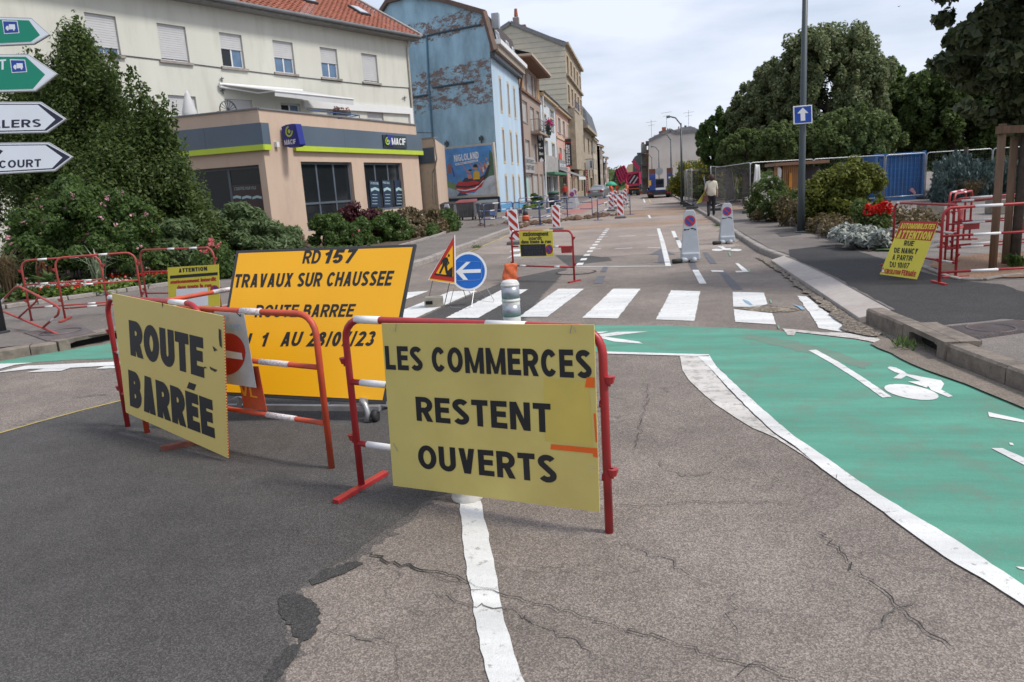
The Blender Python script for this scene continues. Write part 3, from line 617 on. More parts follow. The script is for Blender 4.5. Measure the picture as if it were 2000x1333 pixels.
kerb_run([(2.452, 7.62), (2.36, 8.54)], 1, 0.17, 0.16, 0.5, M_STONED)
# dropped kerb: long pale slabs sloping up from the gutter
root = struct(bpy.data.objects.new('dropped_kerb', None)); col.objects.link(root)
for k in range(6):
    a0 = Vector(at_len(LOWF, plen(LOWF)*k/6+0.004)[0]); a1 = Vector(at_len(LOWF, plen(LOWF)*(k+1)/6-0.004)[0]); b0 = Vector(at_len(LOWB, plen(LOWB)*k/6+0.004)[0]); b1 = Vector(at_len(LOWB, plen(LOWB)*(k+1)/6-0.004)[0])
    MB().hexa([(a0.x, a0.y, -.05), (b0.x, b0.y, -.05), (b1.x, b1.y, -.05), (a1.x, a1.y, -.05), (a0.x, a0.y, 0.055), (b0.x, b0.y, 0.12), (b1.x, b1.y, 0.12), (a1.x, a1.y, 0.055)]).build('kerb_stone', M_STONEL, root, bevel=0.008)
# drain inlets cut into both kerbs
def inlet(A, B, side, h, name, lab):
    A = Vector(A); B = Vector(B); t = (B-A).normalized(); n = Vector((t.y, -t.x))*side
    th = thing(name, lab, 'storm drain', (A.x, A.y, 0))
    mb = MB(); L = (B-A).length
    def q(s, d, z): p = A+t*s+n*d; return (p.x, p.y, z)
    prof = [(0, 0.0), (0.14, 0.0), (0.14, h-0.06), (0.22, h-0.045), (L-0.22, h-0.045), (L-0.14, h-0.06), (L-0.14, 0.0), (L, 0.0), (L, h), (0, h)]
    mb.prism([q(s, 0, z) for s, z in prof], tuple(Vector((n.x, n.y, 0))*0.12))
    mb.build('stone_surround', M_STONED, th)
    m2 = MB(); m2.hexa([q(0.1, 0.121, -.02), q(L-.1, 0.121, -.02), q(L-.1, 0.35, -.02), q(0.1, .35, -.02), q(0.1, 0.121, h-.02), q(L-.1, 0.121, h-.02), q(L-.1, 0.35, h-.02), q(0.1, .35, h-.02)]).build('dark_opening', M_VOID, th)
    m3 = MB(); m3.hexa([q(0, 0.125, h-.04), q(L, 0.125, h-.04), q(L, 0.3, h-.04), q(0, .3, h-.04), q(0, 0.125, h), q(L, 0.125, h), q(L, 0.3, h), q(0, .3, h)]).build('cover_slab', M_STONED, th)
inlet((2.50, 6.72), (2.45, 7.60), 1, 0.17, 'drain_inlet', 'stone kerb drain inlet with dark mouth beside the green cycle lane, right')
a_, _t = at_len(LK, LI); b_, _t = at_len(LK, LI+1.73)
inlet(a_, b_, -1, 0.135, 'drain_inlet', 'wide kerb drain inlet below the tangled red barriers, left pavement')
# pavements (raised sheets with the kerb as their edge)
lo_ = [tuple(v) for v in off_path(LK, -0.155)]
sheet('pavement', lo_+[(-60, 200), (-60, -3)], KH-0.004, A_WALK)
ro_ = [tuple(v) for v in off_path(RK1, 0.145)]; ro2 = [tuple(v) for v in off_path(RK2, 0.165)]
sheet('pavement', ro2[:-2]+[(2.6, 7.6), (2.53, 8.5), (2.66, 8.62), (2.7, 11.5), (2.6, 14.7)]+ro_+[(80, 200), (80, -6)], 0.119, A_WALK)
Zp = 0.123
def pm_(name, px, m, z=Zp, **k): return sheet(name, [G2(x, y, z) for x, y in px], z, m, **k)
sheet('black_asphalt_patch', [(2.56, 8.52), (2.70, 8.64), (2.74, 11.5), (2.66, 14.6)]+[G2(*p, Zp) for p in [(1540, 488), (1612, 480), (1660, 486), (1700, 498), (1760, 516), (1800, 531), (1870, 548), (1960, 556), (2000, 570), (2150, 620), (2150, 645), (2000, 625), (1960, 622)]]+[(2.63, 7.62)], Zp, A_BLACK, amp=0.012, step=0.15)
pm_('repair_patch', [(1514, 455), (1550, 450), (1566, 458), (1525, 463)], A_NEW, Zp+.002)
sheet('plaza', [(5.2, 14.2), (4.5, 15.5), (4.6, 18.5), (6.0, 22), (8, 30), (40, 30), (40, 10.2), (9.5, 10.8), (6.5, 12.6)], Zp, asphaltmat('plaza_asphalt', (0.14, 0.125, 0.11), (0.2, 0.18, 0.165), (0.27, 0.245, 0.22), 120, 0.25, 0.4, 0.3), amp=0.03, step=0.5)
sheet('lawn', [(10.5, 24.5), (14, 22.5), (30, 20), (40, 22), (40, 34), (14, 33)], Zp+0.006, M_GRASS)
sheet('gravel_gutter', [G2(1476, 503), G2(1506, 513), (2.27, 11.5), (2.28, 8.9), (2.35, 7.9), (2.25, 7.7), (2.02, 8.0), G2(1640, 632), G2(1585, 585), G2(1530, 540)], 0.022, asphaltmat('gutter_gravel', (0.06, 0.05, 0.04), (0.16, 0.13, 0.1), (0.34, 0.29, 0.24), 45, 0.35, 0, 1.0), amp=0.02, step=0.12)
sheet('gutter_channel', [(2.3, 7.65), (2.41, 7.4), (2.48, 6.7), (2.6, 6.0), (2.66, 5.7), (2.84, 4.6), (3.2, 2.6), (2.95, 2.5), (2.62, 4.5), (2.42, 5.7), (2.2, 6.6), (2.1, 7.4)], 0.018, asphaltmat('gutter_concrete', (0.15, 0.125, 0.1), (0.19, 0.16, 0.13), (0.24, 0.2, 0.17), 90, 0.3, 0.5), amp=0.008, step=0.2)
# mulch bed round the staked tree, with chips
sheet('mulch_bed', [G2(*p, Zp) for p in [(1812, 520), (1835, 505), (1950, 495), (2080, 492), (2150, 530), (2000, 543), (1940, 545), (1900, 548), (1860, 540)]], Zp+0.012, M_MULCH, amp=0.02)
# planting soil, left and right
sheet('planting_bed', [(-19, 8), (-13.5, 9.8), (-11.36, 11.2), (-10.06, 13.5), (-9.2, 14.9), (-8.0, 17.5), (-7.4, 21), (-7.55, 26.5), (-8.0, 31.0), (-9.4, 34.5), (-11.8, 34.5), (-13.2, 24.9), (-19, 25.2)], KH+0.02, M_SOIL, amp=0.03)
sheet('planting_bed', [G2(*p, Zp) for p in [(1493, 414), (1559, 441), (1616, 459), (1700, 492), (1755, 478), (1790, 450), (1740, 412), (1660, 400), (1560, 392), (1490, 392)]], Zp+0.02, M_SOIL, amp=0.04)
sheet('grass_verge', [G2(*p, Zp) for p in [(1690, 478), (1745, 470), (1765, 480), (1745, 492), (1712, 492)]], Zp+0.03, M_GRASS, amp=0.03)
def edging(path, w, h, ln, m, name='bed_edging', z0=0.12):
    root = struct(bpy.data.objects.new(name, None)); col.objects.link(root); T = plen(path); L = 0
    while L < T-0.05:
        e = min(T, L+ln*random.uniform(.85, 1.15)); p0, t0 = at_len(path, L+.008); p1, _ = at_len(path, e-.008); L = e
        d = (p1-p0); ln2 = d.length; d.normalize(); c = (p0+p1)/2
        MB().box((c.x, c.y, z0+h/2), (ln2, w*random.uniform(.9, 1.1), h*random.uniform(.85, 1.1)), (Vector((d.x, d.y, 0)), Vector((-d.y, d.x, 0)), Vector((0, 0, 1)))).build('edging_stone', m, root, bevel=0.012)
edging([(-19, 8), (-13.5, 9.8), (-11.36, 11.2), (-10.06, 13.5), (-9.2, 14.9), (-8.0, 17.5), (-7.4, 21), (-7.55, 26.5), (-8.0, 31.0)], 0.1, 0.09, 0.5, M_STONE)
edging([G2(*p, .12) for p in [(1493, 418), (1520, 427), (1559, 442), (1590, 452), (1616, 460), (1655, 475)]], 0.2, 0.2, 0.8, M_STONED, 'low_stone_edging')
edging([G2(*p, .12) for p in [(1800, 521), (1860, 545), (1905, 551), (1960, 541), (2000, 537), (2100, 530)]], 0.09, 0.03, 0.4, M_STONE)
# covers in the pavements
def cover(c4, lab, m, z, ribs=True):
    A, B, C, D = [Vector(p) for p in c4]; t = thing('inspection_cover', lab, 'drain cover', (A.x, A.y, z))
    MB().hexa([(p.x, p.y, z-.01) for p in (A, B, C, D)]+[(p.x, p.y, z+.006) for p in (A, B, C, D)]).build('cover_plate', m, t)
    if ribs:
        mb = MB()
        for k in range(1, 24):
            a = A.lerp(D, k/24); b = B.lerp(C, k/24); mb.tube([(a.x, a.y, z+.008), (b.x, b.y, z+.008)], 0.006, 4)
        for k in range(1, 20):
            a = A.lerp(B, k/20); b = D.lerp(C, k/20); mb.tube([(a.x, a.y, z+.008), (b.x, b.y, z+.008)], 0.004, 4)
        o = mb.build('tread_ribs', m, t); o['kind'] = 'stuff'
    mb = MB(); c = (A+B+C+D)/4; r = min((B-A).length, (D-A).length)*0.36
    pts = [(c.x+r*math.cos(a), c.y+r*math.sin(a), z+.012) for a in [2*math.pi*k/28 for k in range(29)]]
    mb.tube(pts, 0.008, 5, cap=False).build('rim', m, t)
M_IRON = mat('cast_iron', (0.14, 0.12, 0.12), 0.6, 0.2, 8, metal=0.3, dirt=(0.16, 0.1, 0.07), dscale=5, damt=0.6)
cover([G2(*p, .125) for p in [(1888, 665), (2030, 645), (1990, 627), (1832, 642)]], 'ribbed square metal cover at the edge of the black asphalt patch', M_IRON, .13)
cover([G2(*p, .13) for p in [(47, 651), (92, 667), (187, 651), (150, 633)]], 'rusty brown inspection cover on the left pavement', M_IRON, .133, False)
# ================================================================ BARRIERS AND SIGNS
def V3(p, z): return Vector((p[0], p[1], z))
def arc_top(A, B, zt, r, z0, n=5, lean=(0, 0)):
    """inverted U from A to B (plan points), rounded corners"""
    A = Vector(A); B = Vector(B); t = (B-A).normalized(); pts = [V3(A, z0), V3(A, zt-r)]
    for k in range(1, n+1):
        a = math.pi/2*k/n; q = A+t*(r*(1-math.cos(a))); pts.append(V3(q, zt-r+r*math.sin(a)))
    for k in range(n, -1, -1):
        a = math.pi/2*k/n; q = B-t*(r*(1-math.cos(a))); pts.append(V3(q, zt-r+r*math.sin(a)))
    pts.append(V3(B, z0)); return pts
def barrier(lab, A, B, m=None, group='red and white works barriers', h=1.0, z=0.0, rails=(0.66, 0.3), bands=((0.1, 0.22), (0.62, 0.75)), rbands=((0.05, 0.2), (0.8, 0.93)), feet=True, foot=0.42, tr=0.015, plate=None, brk=True, fL=True, fR=True, name='works_barrier', mband=None, r=0.13, za=None, zb=None):
    m = m or M_RED; mband = mband or M_BAND; A = Vector(A); B = Vector(B); t = (B-A).normalized(); L = (B-A).length; n = Vector((-t.y, t.x))
    th = thing(name, lab, 'barrier', (A.x, A.y, z), group)
    MB().tube(arc_top(A, B, z+h, r, z), tr, 8).build('frame', m, th, smooth=True)
    for rz in rails: MB().tube([V3(A, z+rz), V3(B, z+rz)], tr*0.85, 8).build('rail', m, th, smooth=True)
    for a, b in bands:
        MB().tube([V3(A+t*(L*a), z+h), V3(A+t*(L*b), z+h)], tr*1.07, 10).build('reflective_band', mband, th, smooth=True)
    for rz in rails:
        for a, b in rbands: MB().tube([V3(A+t*(L*a), z+rz), V3(A+t*(L*b), z+rz)], tr*0.93, 10).build('reflective_band', mband, th, smooth=True)
    if feet:
        for P in ((A, B) if (fL and fR) else ((A,) if fL else (B,))):
            f = foot
            MB().box(V3(P, z+0.014), (f, 0.045, 0.028), (V3(n, 0), V3(t, 0), Vector((0, 0, 1)))).build('foot', m, th, bevel=0.004)
    if brk:
        for P, s in ((A, -1), (B, 1)):
            for hz in (0.3, 0.76): MB().lathe(V3(P+t*s*0.03, z+hz), [(0.018, 0), (0.028, 0.035)], 8).box(V3(P+t*s*0.018, z+hz+0.01), (0.03, 0.012, 0.05), (V3(t, 0), V3(n, 0), Vector((0, 0, 1)))).build('hook', m, th)
    if plate:
        s, w, hh = plate; MB().box(V3(A+t*(L*s), z+rails[0]-hh/2), (w, 0.006, hh), (V3(t, 0), V3(n, 0), Vector((0, 0, 1)))).build('name_plate', m, th)
    return th
def tilt_hit(px, py, P0, nrm):
    d = Vector(ray(px, py)); o = Vector((0, 0, CAMH)); return o+d*((P0-o).dot(nrm)/d.dot(nrm))
def board(name, lab, cat, pl, off, px, m, th=0.012, group=None, edge=None):
    """a flat board whose corners TL TR BR BL are seen at px on plane pl"""
    q = pq(pl, off, *px); c = sum(q, Vector())/4; t = thing(name, lab, cat, tuple(q[3]), group)
    MB().prism(q, tuple(pl.n*-th)).build('panel', m, t)
    return t, q
def lines(t, pl, off, rows, m, name='lettering', **kw):
    for r in rows:
        mb = MB(); put_text(mb, pq(pl, off, *r[1]), r[0], **{**kw, **(r[2] if len(r) > 2 else {})}); mb.build(name, m, t)
def flat(t, name, pl, off, px, m): return MB().face(pq(pl, off, *px)).build(name, m, t)

# --- centre right: LES COMMERCES RESTENT OUVERTS
A = G2(707, 955); B = G2(1190, 1040)
barrier('red and white barrier carrying the big pale yellow shops-open board', A, B, h=1.02, tr=0.021, bands=((0.055, 0.165), (0.60, 0.745)), rails=(0.655, 0.285), rbands=((0.05, 0.17), (0.965, 0.985)), foot=0.46, brk=True, r=0.12, fR=False)
pl = Plane(A, B)
t, q = board('information_board', 'large pale yellow board reading LES COMMERCES RESTENT OUVERTS, orange tape at its right edge', 'sign', pl, 0.045, [(745, 632), (1160, 635), (1171, 1001), (768, 949)], M_YP, 0.006)
lines(t, pl, 0.047, [('LES COMMERCES', [(751, 676), (1154, 684), (1156, 740), (754, 722)]), ('RESTENT', [(811, 775), (1075, 789), (1077, 846), (814, 822)]), ('OUVERTS', [(815, 869), (1085, 890), (1088, 945), (818, 915)])], M_BLK, bold=0.028)
flat(t, 'orange_tape', pl, 0.048, [(1146, 737), (1161, 738), (1161, 758), (1142, 757)], M_ORT); flat(t, 'orange_tape', pl, 0.048, [(1159, 808), (1163, 808), (1167, 865), (1163, 864)], M_ORT)
flat(t, 'orange_tape', pl, 0.048, [(1076, 868), (1165, 876), (1167, 887), (1075, 878)], M_ORT); flat(t, 'orange_tape', pl, 0.0485, [(1158, 876), (1167, 876), (1168, 895), (1158, 892)], M_ORT)
M_YST = mat('faded_yellow_patch', (0.6, 0.46, 0.075), 0.55, 0.1, 4)
flat(t, 'stained_patch', pl, 0.0463, [(1062, 738), (1150, 746), (1158, 872), (1064, 862)], mat('stained_patch', (0.61, 0.475, 0.1), 0.45, 0.06, 6))
for a, b in [((774, 632), (772, 648)), ((763, 640), (766, 646)), ((1117, 634), (1113, 652)), ((1122, 640), (1124, 650)), ((768, 866), (776, 882)), ((1150, 912), (1165, 915))]:
    MB().tube(pq(pl, 0.052, a, b), 0.0018, 5).build('wire_tie', M_GALV, t)
# --- left: ROUTE BARREE on its barrier
A = Vector(G2(250, 834)); B = Vector(G2(432, 884))
barrier('red barrier standing obliquely behind the ROUTE BARRÉE board', A, B, h=1.05, tr=0.02, bands=((0.05, 0.16), (0.72, 0.88)), rails=(0.62, 0.28), feet=False, brk=True, r=0.14)
pv = Plane(A, B); nb_ = pv.n
cA_, cB_, cC_ = pv.hit(218, 573, .035), pv.hit(436, 618, .035), pv.hit(445, 895, .09)
class TR:
    u = pv.u; n = (cB_-cA_).cross(cC_-cB_).normalized()
    @staticmethod
    def hit(px, py, off=0.0): return tilt_hit(px, py, cB_+TR.n*off, TR.n)
if TR.n.dot(nb_) < 0: TR.n = -TR.n
pl = TR
t, q = board('road_closed_board', 'yellow corrugated board reading ROUTE BARRÉE, foremost left', 'sign', pl, 0.0, [(218, 573), (436, 618), (445, 895), (246, 806)], mat('yellow_corrugated', (0.64, 0.5, 0.155), 0.5, 0.04, 2, dirt=(0.5, 0.37, 0.1), dscale=2, damt=0.4), 0.008)
M_RB = mat('red_plastic_edge', (0.4, 0.05, 0.02), 0.5)
lines(t, pl, 0.002, [('ROUTE', [(251, 625), (396, 660), (399, 739), (255, 694)])], M_BLK, bold=0.075, space=.5)
lines(t, pl, 0.002, [('BARRÉE', [(250, 722), (414, 782), (420, 857), (254, 793)])], M_BLK, bold=0.075, space=.5)
for sp in [[(427, 642), (431, 645), (433, 680), (429, 676), (427, 660)], [(415, 676), (424, 684), (418, 687)], [(399, 716), (404, 719), (398, 720)], [(409, 716), (416, 720), (424, 723), (420, 727), (411, 722)], [(316, 592), (318, 592), (317, 603)]]:
    flat(t, 'scuff_mark', pl, 0.0035, sp, mat('scuff', (0.05, 0.045, 0.03), 0.9))
mb = MB()
for k in range(48):
    a = k/48; p0 = q[1].lerp(q[2], a); p1 = q[1].lerp(q[2], a+0.011); mb.prism([p0+pl.u*0.001, p1+pl.u*0.001, p1+pl.u*0.003, p0+pl.u*0.003], tuple(pl.n*-0.008))
o = mb.build('corrugation_edge', M_RB, t); o['kind'] = 'stuff'
# loose foot lying under it
pe = (Vector((atZ(440, 567, 1.0).x, atZ(440, 567, 1.0).y)), Vector((atZ(300, 592, 1.0).x, atZ(300, 592, 1.0).y)))
barrier('orange-red barrier crossing behind the lower edge of the ATTENTION board', pe[1]+(pe[1]-pe[0]).normalized()*0, pe[1]+(pe[0]-pe[1]).normalized()*1.9, m=M_REDO, h=1.0, tr=.019, bands=((.28, .5),), rails=(.6, .3), rbands=(), foot=.3, brk=False, mband=M_BANDW)
# --- orange-red barrier behind, with no-entry plate
A2 = Vector(G2(648, 915)); z_ = 1.0
pA = atZ(345, 583, 1.0)
B2 = Vector((pA.x, pA.y)); B2 = A2+(B2-A2).normalized()*2.0
d2 = Vector((atZ(470, 614, 1.0).x, atZ(470, 614, 1.0).y))
A3 = Vector(G2(648, 915)); L3 = (Vector((atZ(630, 819.5, .3).x, atZ(630, 819.5, .3).y))-Vector((atZ(442.5, 792, .3).x, atZ(442.5, 792, .3).y))).normalized()
B3 = A3-L3*1.95
barrier('orange-red barrier with worn white bands behind the ROUTE BARRÉE board', B3, A3, m=M_REDO, h=1.0, tr=0.021, bands=((0.66, 0.76), (0.2, 0.32)), rails=(0.665, 0.3), rbands=((0.72, 0.86),), foot=0.0, feet=False, brk=False, mband=M_BANDW, r=0.13)
pl3 = Plane(B3, A3)
t, q = board('red_name_panel', 'small dark red panel with orange letters hanging under the no-entry plate', 'sign', pl3, 0.0, [(462, 716), (504, 716), (521, 803), (476, 797)], M_REDO, 0.004)
lines(t, pl3, 0.003, [('VL', [(466, 752), (500, 757), (503, 778), (470, 772)])], mat('orange_letter', (0.8, 0.3, 0.03), 0.6), bold=-0.01)
plN = Plane(Vector(B3)+Vector((pl3.n.x, pl3.n.y))*0.03, Vector(A3)+Vector((pl3.n.x, pl3.n.y))*0.03)
t, q = board('no_entry_plate', 'white plate with red no-entry disc and blue handwriting, hung on the orange-red barrier', 'sign', plN, 0.0, [(418, 609), (476, 613), (500, 758), (430, 748)], mat('dirty_white_plate', (0.5, 0.49, 0.48), 0.6, 0.08, 4, dirt=(0.3, 0.28, 0.26), dscale=3, damt=0.5), 0.004)
def disc_px(t, name, pl, off, c, rx, ry, m, n=32, rot=0): return MB().face(pq(pl, off, *ell(c[0], c[1], rx, ry, n, rot))).build(name, m, t)
disc_px(t, 'red_disc', plN, 0.002, (444, 692), 35, 41, M_RPR, rot=0.15)
flat(t, 'white_bar', plN, 0.004, [(418, 681), (472, 690), (474, 703), (418, 696)], M_BAND)
lines(t, plN, 0.003, [('SAUF', [(424, 613), (448, 616), (448, 627), (426, 624)]), ('RIVERAINS', [(412, 629), (470, 634), (471, 646), (414, 641)])], mat('blue_marker', (0.35, 0.5, 0.62), 0.7), bold=-0.02)
MB().tube([plN.hit(465, 605), plN.hit(463, 612, 0.02), plN.hit(469, 618, 0.01), plN.hit(470, 608, -.03)], 0.004, 5).build('cable_tie', M_BLKP, t)
MB().box(V3(G2(356, 872), 0.015), (0.3, 0.05, 0.03), (Vector((0.95, 0.3, 0)), Vector((-.3, .95, 0)), Vector((0, 0, 1)))).build('loose', M_VOID).name = 'tmp'
bpy.data.objects.remove(bpy.data.objects['tmp'])
o = MB().box(V3(G2(365, 872), 0.02), (0.34, 0.045, 0.035), (Vector((0.8, 0.6, 0)), Vector((-.6, .8, 0)), Vector((0, 0, 1)))).build('barrier_foot', mat('rusty_foot', (0.16, 0.05, 0.035), 0.8, 0.3, 20), None, base=V3(G2(365, 872), 0)); tag(o, 'rusty brown barrier foot poking out below the ROUTE BARRÉE board', 'barrier foot')
# --- large orange-yellow information board RD 157
plB = Plane(G2(420, 805), G2(765, 815))
# the board leans back: plane tilted, corners found at their own distances
baseL = Vector((plB.A.x, plB.A.y, 0)); 
Yb = 5.15
u_b = Vector((0.995, 0.10, 0)).normalized(); up_b = Vector((-0.02, 0.33, 1.0)).normalized(); n_b = u_b.cross(up_b).normalized()
P_b = G(600, 900)+Vector((0, 0, 0.0)); P_b = atY(600, 785, Yb)
class TP:
    n = n_b
    @staticmethod
    def hit(px, py, off=0.0): return tilt_hit(px, py, P_b+n_b*off, n_b)
tp = TP()
if n_b.y > 0: TP.n = -n_b; n_b = -n_b
outer = [(461, 490), (813, 477), (752, 790), (415, 771)]
q = pq(tp, 0, *outer); t = thing('roadworks_board', 'big orange-yellow board reading RD 157 TRAVAUX SUR CHAUSSEE ROUTE BARREE, leaning back', 'sign', tuple(G(590, 880)))
t.location = Vector((q[3].x, q[3].y, 0))
MB().prism(q, tuple(n_b*-0.03)).build('black_frame', mat('board_frame', (0.03, 0.032, 0.035), 0.5), t, bevel=0.004)
inner = [(466, 495), (806, 483), (747, 782), (420, 765)]
qi = pq(tp, 0.003, *inner)
m_ = M_YBR; bn = m_.node_tree.nodes; w = bn.new('ShaderNodeTexWave'); w.inputs['Scale'].default_value = 22; w.bands_direction = 'Z'; tcx = bn.new('ShaderNodeTexCoord'); m_.node_tree.links.new(tcx.outputs['Object'], w.inputs['Vector']); bpn = bn.new('ShaderNodeBump'); bpn.inputs['Strength'].default_value = 0.07; bpn.inputs['Distance'].default_value = 0.004
m_.node_tree.links.new(w.outputs['Fac'], bpn.inputs['Height']); m_.node_tree.links.new(bpn.outputs['Normal'], bn['Principled BSDF'].inputs['Normal'])
MB().face(qi).build('reflective_face', M_YBR, t)
rows = [('RD', [(592, 490), (626, 489), (623, 515), (590, 515)], dict(shear=0.16, bold=0.012)), ('157', [(634, 489), (694, 487), (688, 514), (630, 515)], dict(shear=0.16, bold=0.035, space=1.6)),
        ('TRAVAUX SUR CHAUSSEE', [(458, 536), (768, 529), (763, 558), (456, 562)], dict(shear=0.14, bold=0.022)), ('ROUTE BARREE', [(499, 596), (693, 594), (688, 619), (497, 620)], dict(shear=0.14, bold=0.015)),
        ('DU  1', [(452, 653), (523, 650), (518, 677), (450, 678)], dict(shear=0.16, bold=0.03)), ('AU', [(550, 649), (590, 648), (584, 676), (546, 677)], dict(shear=0.16, bold=0.02)), ('28/07/23', [(602, 649), (733, 647), (727, 676), (598, 677)], dict(shear=0.16, bold=0.025))]
for s_, px, kw in rows:
    mb = MB(); put_text(mb, pq(tp, 0.005, *px), s_, **kw); mb.build('lettering', M_BLK, t)
# trolley
def sq(mb, a, b, w=0.045): a = Vector(a); b = Vector(b); d = (b-a); L = d.length; d.normalize(); s = d.orthogonal().normalized() if abs(d.z) > .9 else Vector((-d.y, d.x, 0)).normalized(); return mb.box((a+b)/2, (L, w, w), (d, s, d.cross(s)))
bl = pq(tp, -0.03, (440, 775), (735, 789)); g1 = G(445, 818); 
sq(MB(), G(420, 818)+Vector((0, 0, .1)), G(745, 822)+Vector((0, 0, .1))).build('cross_bar', M_GALV, t, bevel=0.004)
sq(MB(), G(640, 822)+Vector((0, 0, .1)), bl[0].lerp(bl[1], .68), 0.03).build('strut', M_GALV, t)
sq(MB(), G(470, 822)+Vector((0, 0, .1)), bl[0].lerp(bl[1], .1), 0.03).build('strut', M_GALV, t)
cA = G(710, 822)+Vector((0, 0, .1))
sq(MB(), cA+Vector((0, 0, .06)), atY(790, 795, cA.y+0.55)).build('side_arm', M_GALV, t, bevel=0.004)
sq(MB(), cA+Vector((-1.25, 0, .06)), cA+Vector((-1.1, .9, .06))).build('side_arm', M_GALV, t, bevel=0.004)
MB().tube([cA+Vector((0, 0, .07)), cA+Vector((.035, -.02, .03)), cA+Vector((.06, -.04, -.03)), cA+Vector((.05, -.05, -.09))], 0.024, 8).build('curved_leg', M_GALV, t, smooth=True)
MB().lathe(cA+Vector((.11, -.02, -.055)), [(0.02, -0.02), (0.05, -0.018), (0.05, 0.018), (0.02, 0.02)], 18, ax=(Vector((0, 1, 0)), Vector((0, 0, 1)), Vector((1, 0, 0)))).build('castor_wheel', M_BLKP, t, smooth=True)
# prop legs at the back so that the leaning board stands
for k in (0.1, 0.9):
    a = q[0].lerp(q[1], k)*0.75+q[3].lerp(q[2], k)*0.25+n_b*-0.03; MB().tube([a, (a.x, a.y+0.55, 0.0)], 0.018, 6).build('rear_prop', M_GALV, t)

# --- bollard with its rubber base
for px, py, lab in ((1003, 671, 'white cylindrical bollard with grey bands rising above the shops-open board'), (914, 973, 'white bollard whose round foot shows below the shops-open board')):
    bp0 = G(px, py); t = thing('bollard', lab, 'bollard', tuple(bp0), 'white reflective bollards'); hB = .71; r = .098 if px > 950 else .083
    MB().lathe(bp0, [(r*1.04, 0.0), (r*1.1, 0.012), (r*1.06, 0.03), (r, 0.045), (r, hB-.05), (r*.98, hB-0.03), (r*.8, hB-.008), (r*.4, hB)], 32).build('body', M_PLW, t, smooth=True)
    for z0, z1 in ((hB-0.2, hB-0.07), (hB-0.4, hB-0.27)): MB().lathe(bp0, [(r*1.012, z0), (r*1.012, z1)], 32).build('reflective_band', M_REFL, t, smooth=True)
    for z0 in (hB-.23, hB-0.06): MB().lathe(bp0, [(r*1.0, z0-.01), (r*1.05, z0), (r*1.05, z0+.012), (r, z0+.02)], 32).build('raised_ring', M_PLW, t, smooth=True)

# --- barrier with the parking ban board
A = G2(1003, 549); B = G2(1122, 551)
A = Vector((-2.62, 14.3)); A = Vector(G2(1004, 546)); 
barrier('red barrier carrying the small yellow no-parking board beyond the crossing', A, B, h=0.9, tr=0.019, bands=((0.02, 0.04), (0.55, 0.7)), rails=(0.62, 0.26), rbands=((0.12, 0.22), (0.7, 0.78)), foot=0.35, brk=True, r=0.12)
pl = Plane(A, B)
t, q = board('parking_ban_board', 'yellow board stationnement interdit dans toute la rue with black patch and no-parking disc', 'sign', pl, 0.04, [(1013, 452), (1079, 450), (1081, 501), (1017, 502)], M_YBB, 0.005)
lines(t, pl, 0.042, [('stationnement', [(1021, 453), (1071, 452), (1071, 461), (1021, 462)]), ('interdit', [(1033, 462), (1058, 461), (1058, 469), (1033, 470)]), ('dans toute la rue', [(1018, 469), (1076, 468), (1076, 475.5), (1018, 476.5)])], M_BLK, bold=0.015)
flat(t, 'black_patch', pl, 0.042, [(1016, 478), (1065, 477), (1067, 500), (1018, 501)], M_BLK)
lines(t, pl, 0.044, [('10/07/23', [(1022, 480), (1056, 479), (1056, 487), (1022, 488)]), ('13/07/23', [(1024, 490), (1060, 489), (1061, 498), (1025, 499)])], mat('faint_print', (0.035, 0.04, 0.06), 0.5), bold=0.0)
def nopark(t, pl, off, c, rx, ry, rot=0.0):
    disc_px(t, 'red_ring', pl, off, c, rx, ry, M_RPR, rot=rot); disc_px(t, 'blue_disc', pl, off+0.0015, c, rx*0.74, ry*0.74, M_BPR, rot=rot)
    a = 0.8; x, y = rx*0.8*0.72, ry*0.8*0.72; w = rx*0.12
    flat(t, 'red_slash', pl, off+0.003, [(c[0]-x-w, c[1]-y+w), (c[0]-x+w, c[1]-y-w), (c[0]+x+w, c[1]+y-w), (c[0]+x-w, c[1]+y+w)], M_RPR)
nopark(t, pl, 0.042, (1072.5, 487.5), 7.2, 9.5)
flat(t, 'red_flag', pl, 0.01, [(1095, 482), (1117, 482), (1117, 494), (1097, 495)], M_RED)
# sandbag on its left foot
def bag(lab, c, sx, sy, sz, m, rot=0.0, lean=0.0):
    t = MB(); n = 16; prof = []
    for i in range(9):
        z = i/8; r = (1.0 if z < .2 else 1.0-(z-.2)*0.15); r *= (0.9 if i == 0 else 1)
        for k in range(n):
            an = 2*math.pi*k/n; rr = r*(1+0.16*math.sin(3*an+i*1.3)+0.08*math.sin(5*an-i)+random.uniform(-.03, .03))
            x, y = sx*rr*math.cos(an), sy*rr*math.sin(an)*(1-.45*z)
            prof.append((c[0]+x*math.cos(rot)-y*math.sin(rot)+lean*z, c[1]+x*math.sin(rot)+y*math.cos(rot), c[2]+z*sz+0.02*math.sin(4*an+i)))
    fs = [(i*n+k, i*n+(k+1) % n, (i+1)*n+(k+1) % n, (i+1)*n+k) for i in range(8) for k in range(n)]
    t.raw(prof, fs+[tuple(range(n))[::-1], tuple(8*n+k for k in range(n))]); o = t.build('sandbag', m, None, base=c, smooth=True); sb = o.modifiers.new('s', 'SUBSURF'); sb.levels = 1; sb.render_levels = 1
    return tag(o, lab, 'sandbag')
bag('crumpled orange sandbag slumped on the foot of the small-board barrier', tuple(G(994, 553)), 0.135, 0.1, 0.36, mat('orange_sack', (0.62, 0.13, 0.045), 0.8, 0.25, 12, 0.8, 30), 0.3, 0.06)

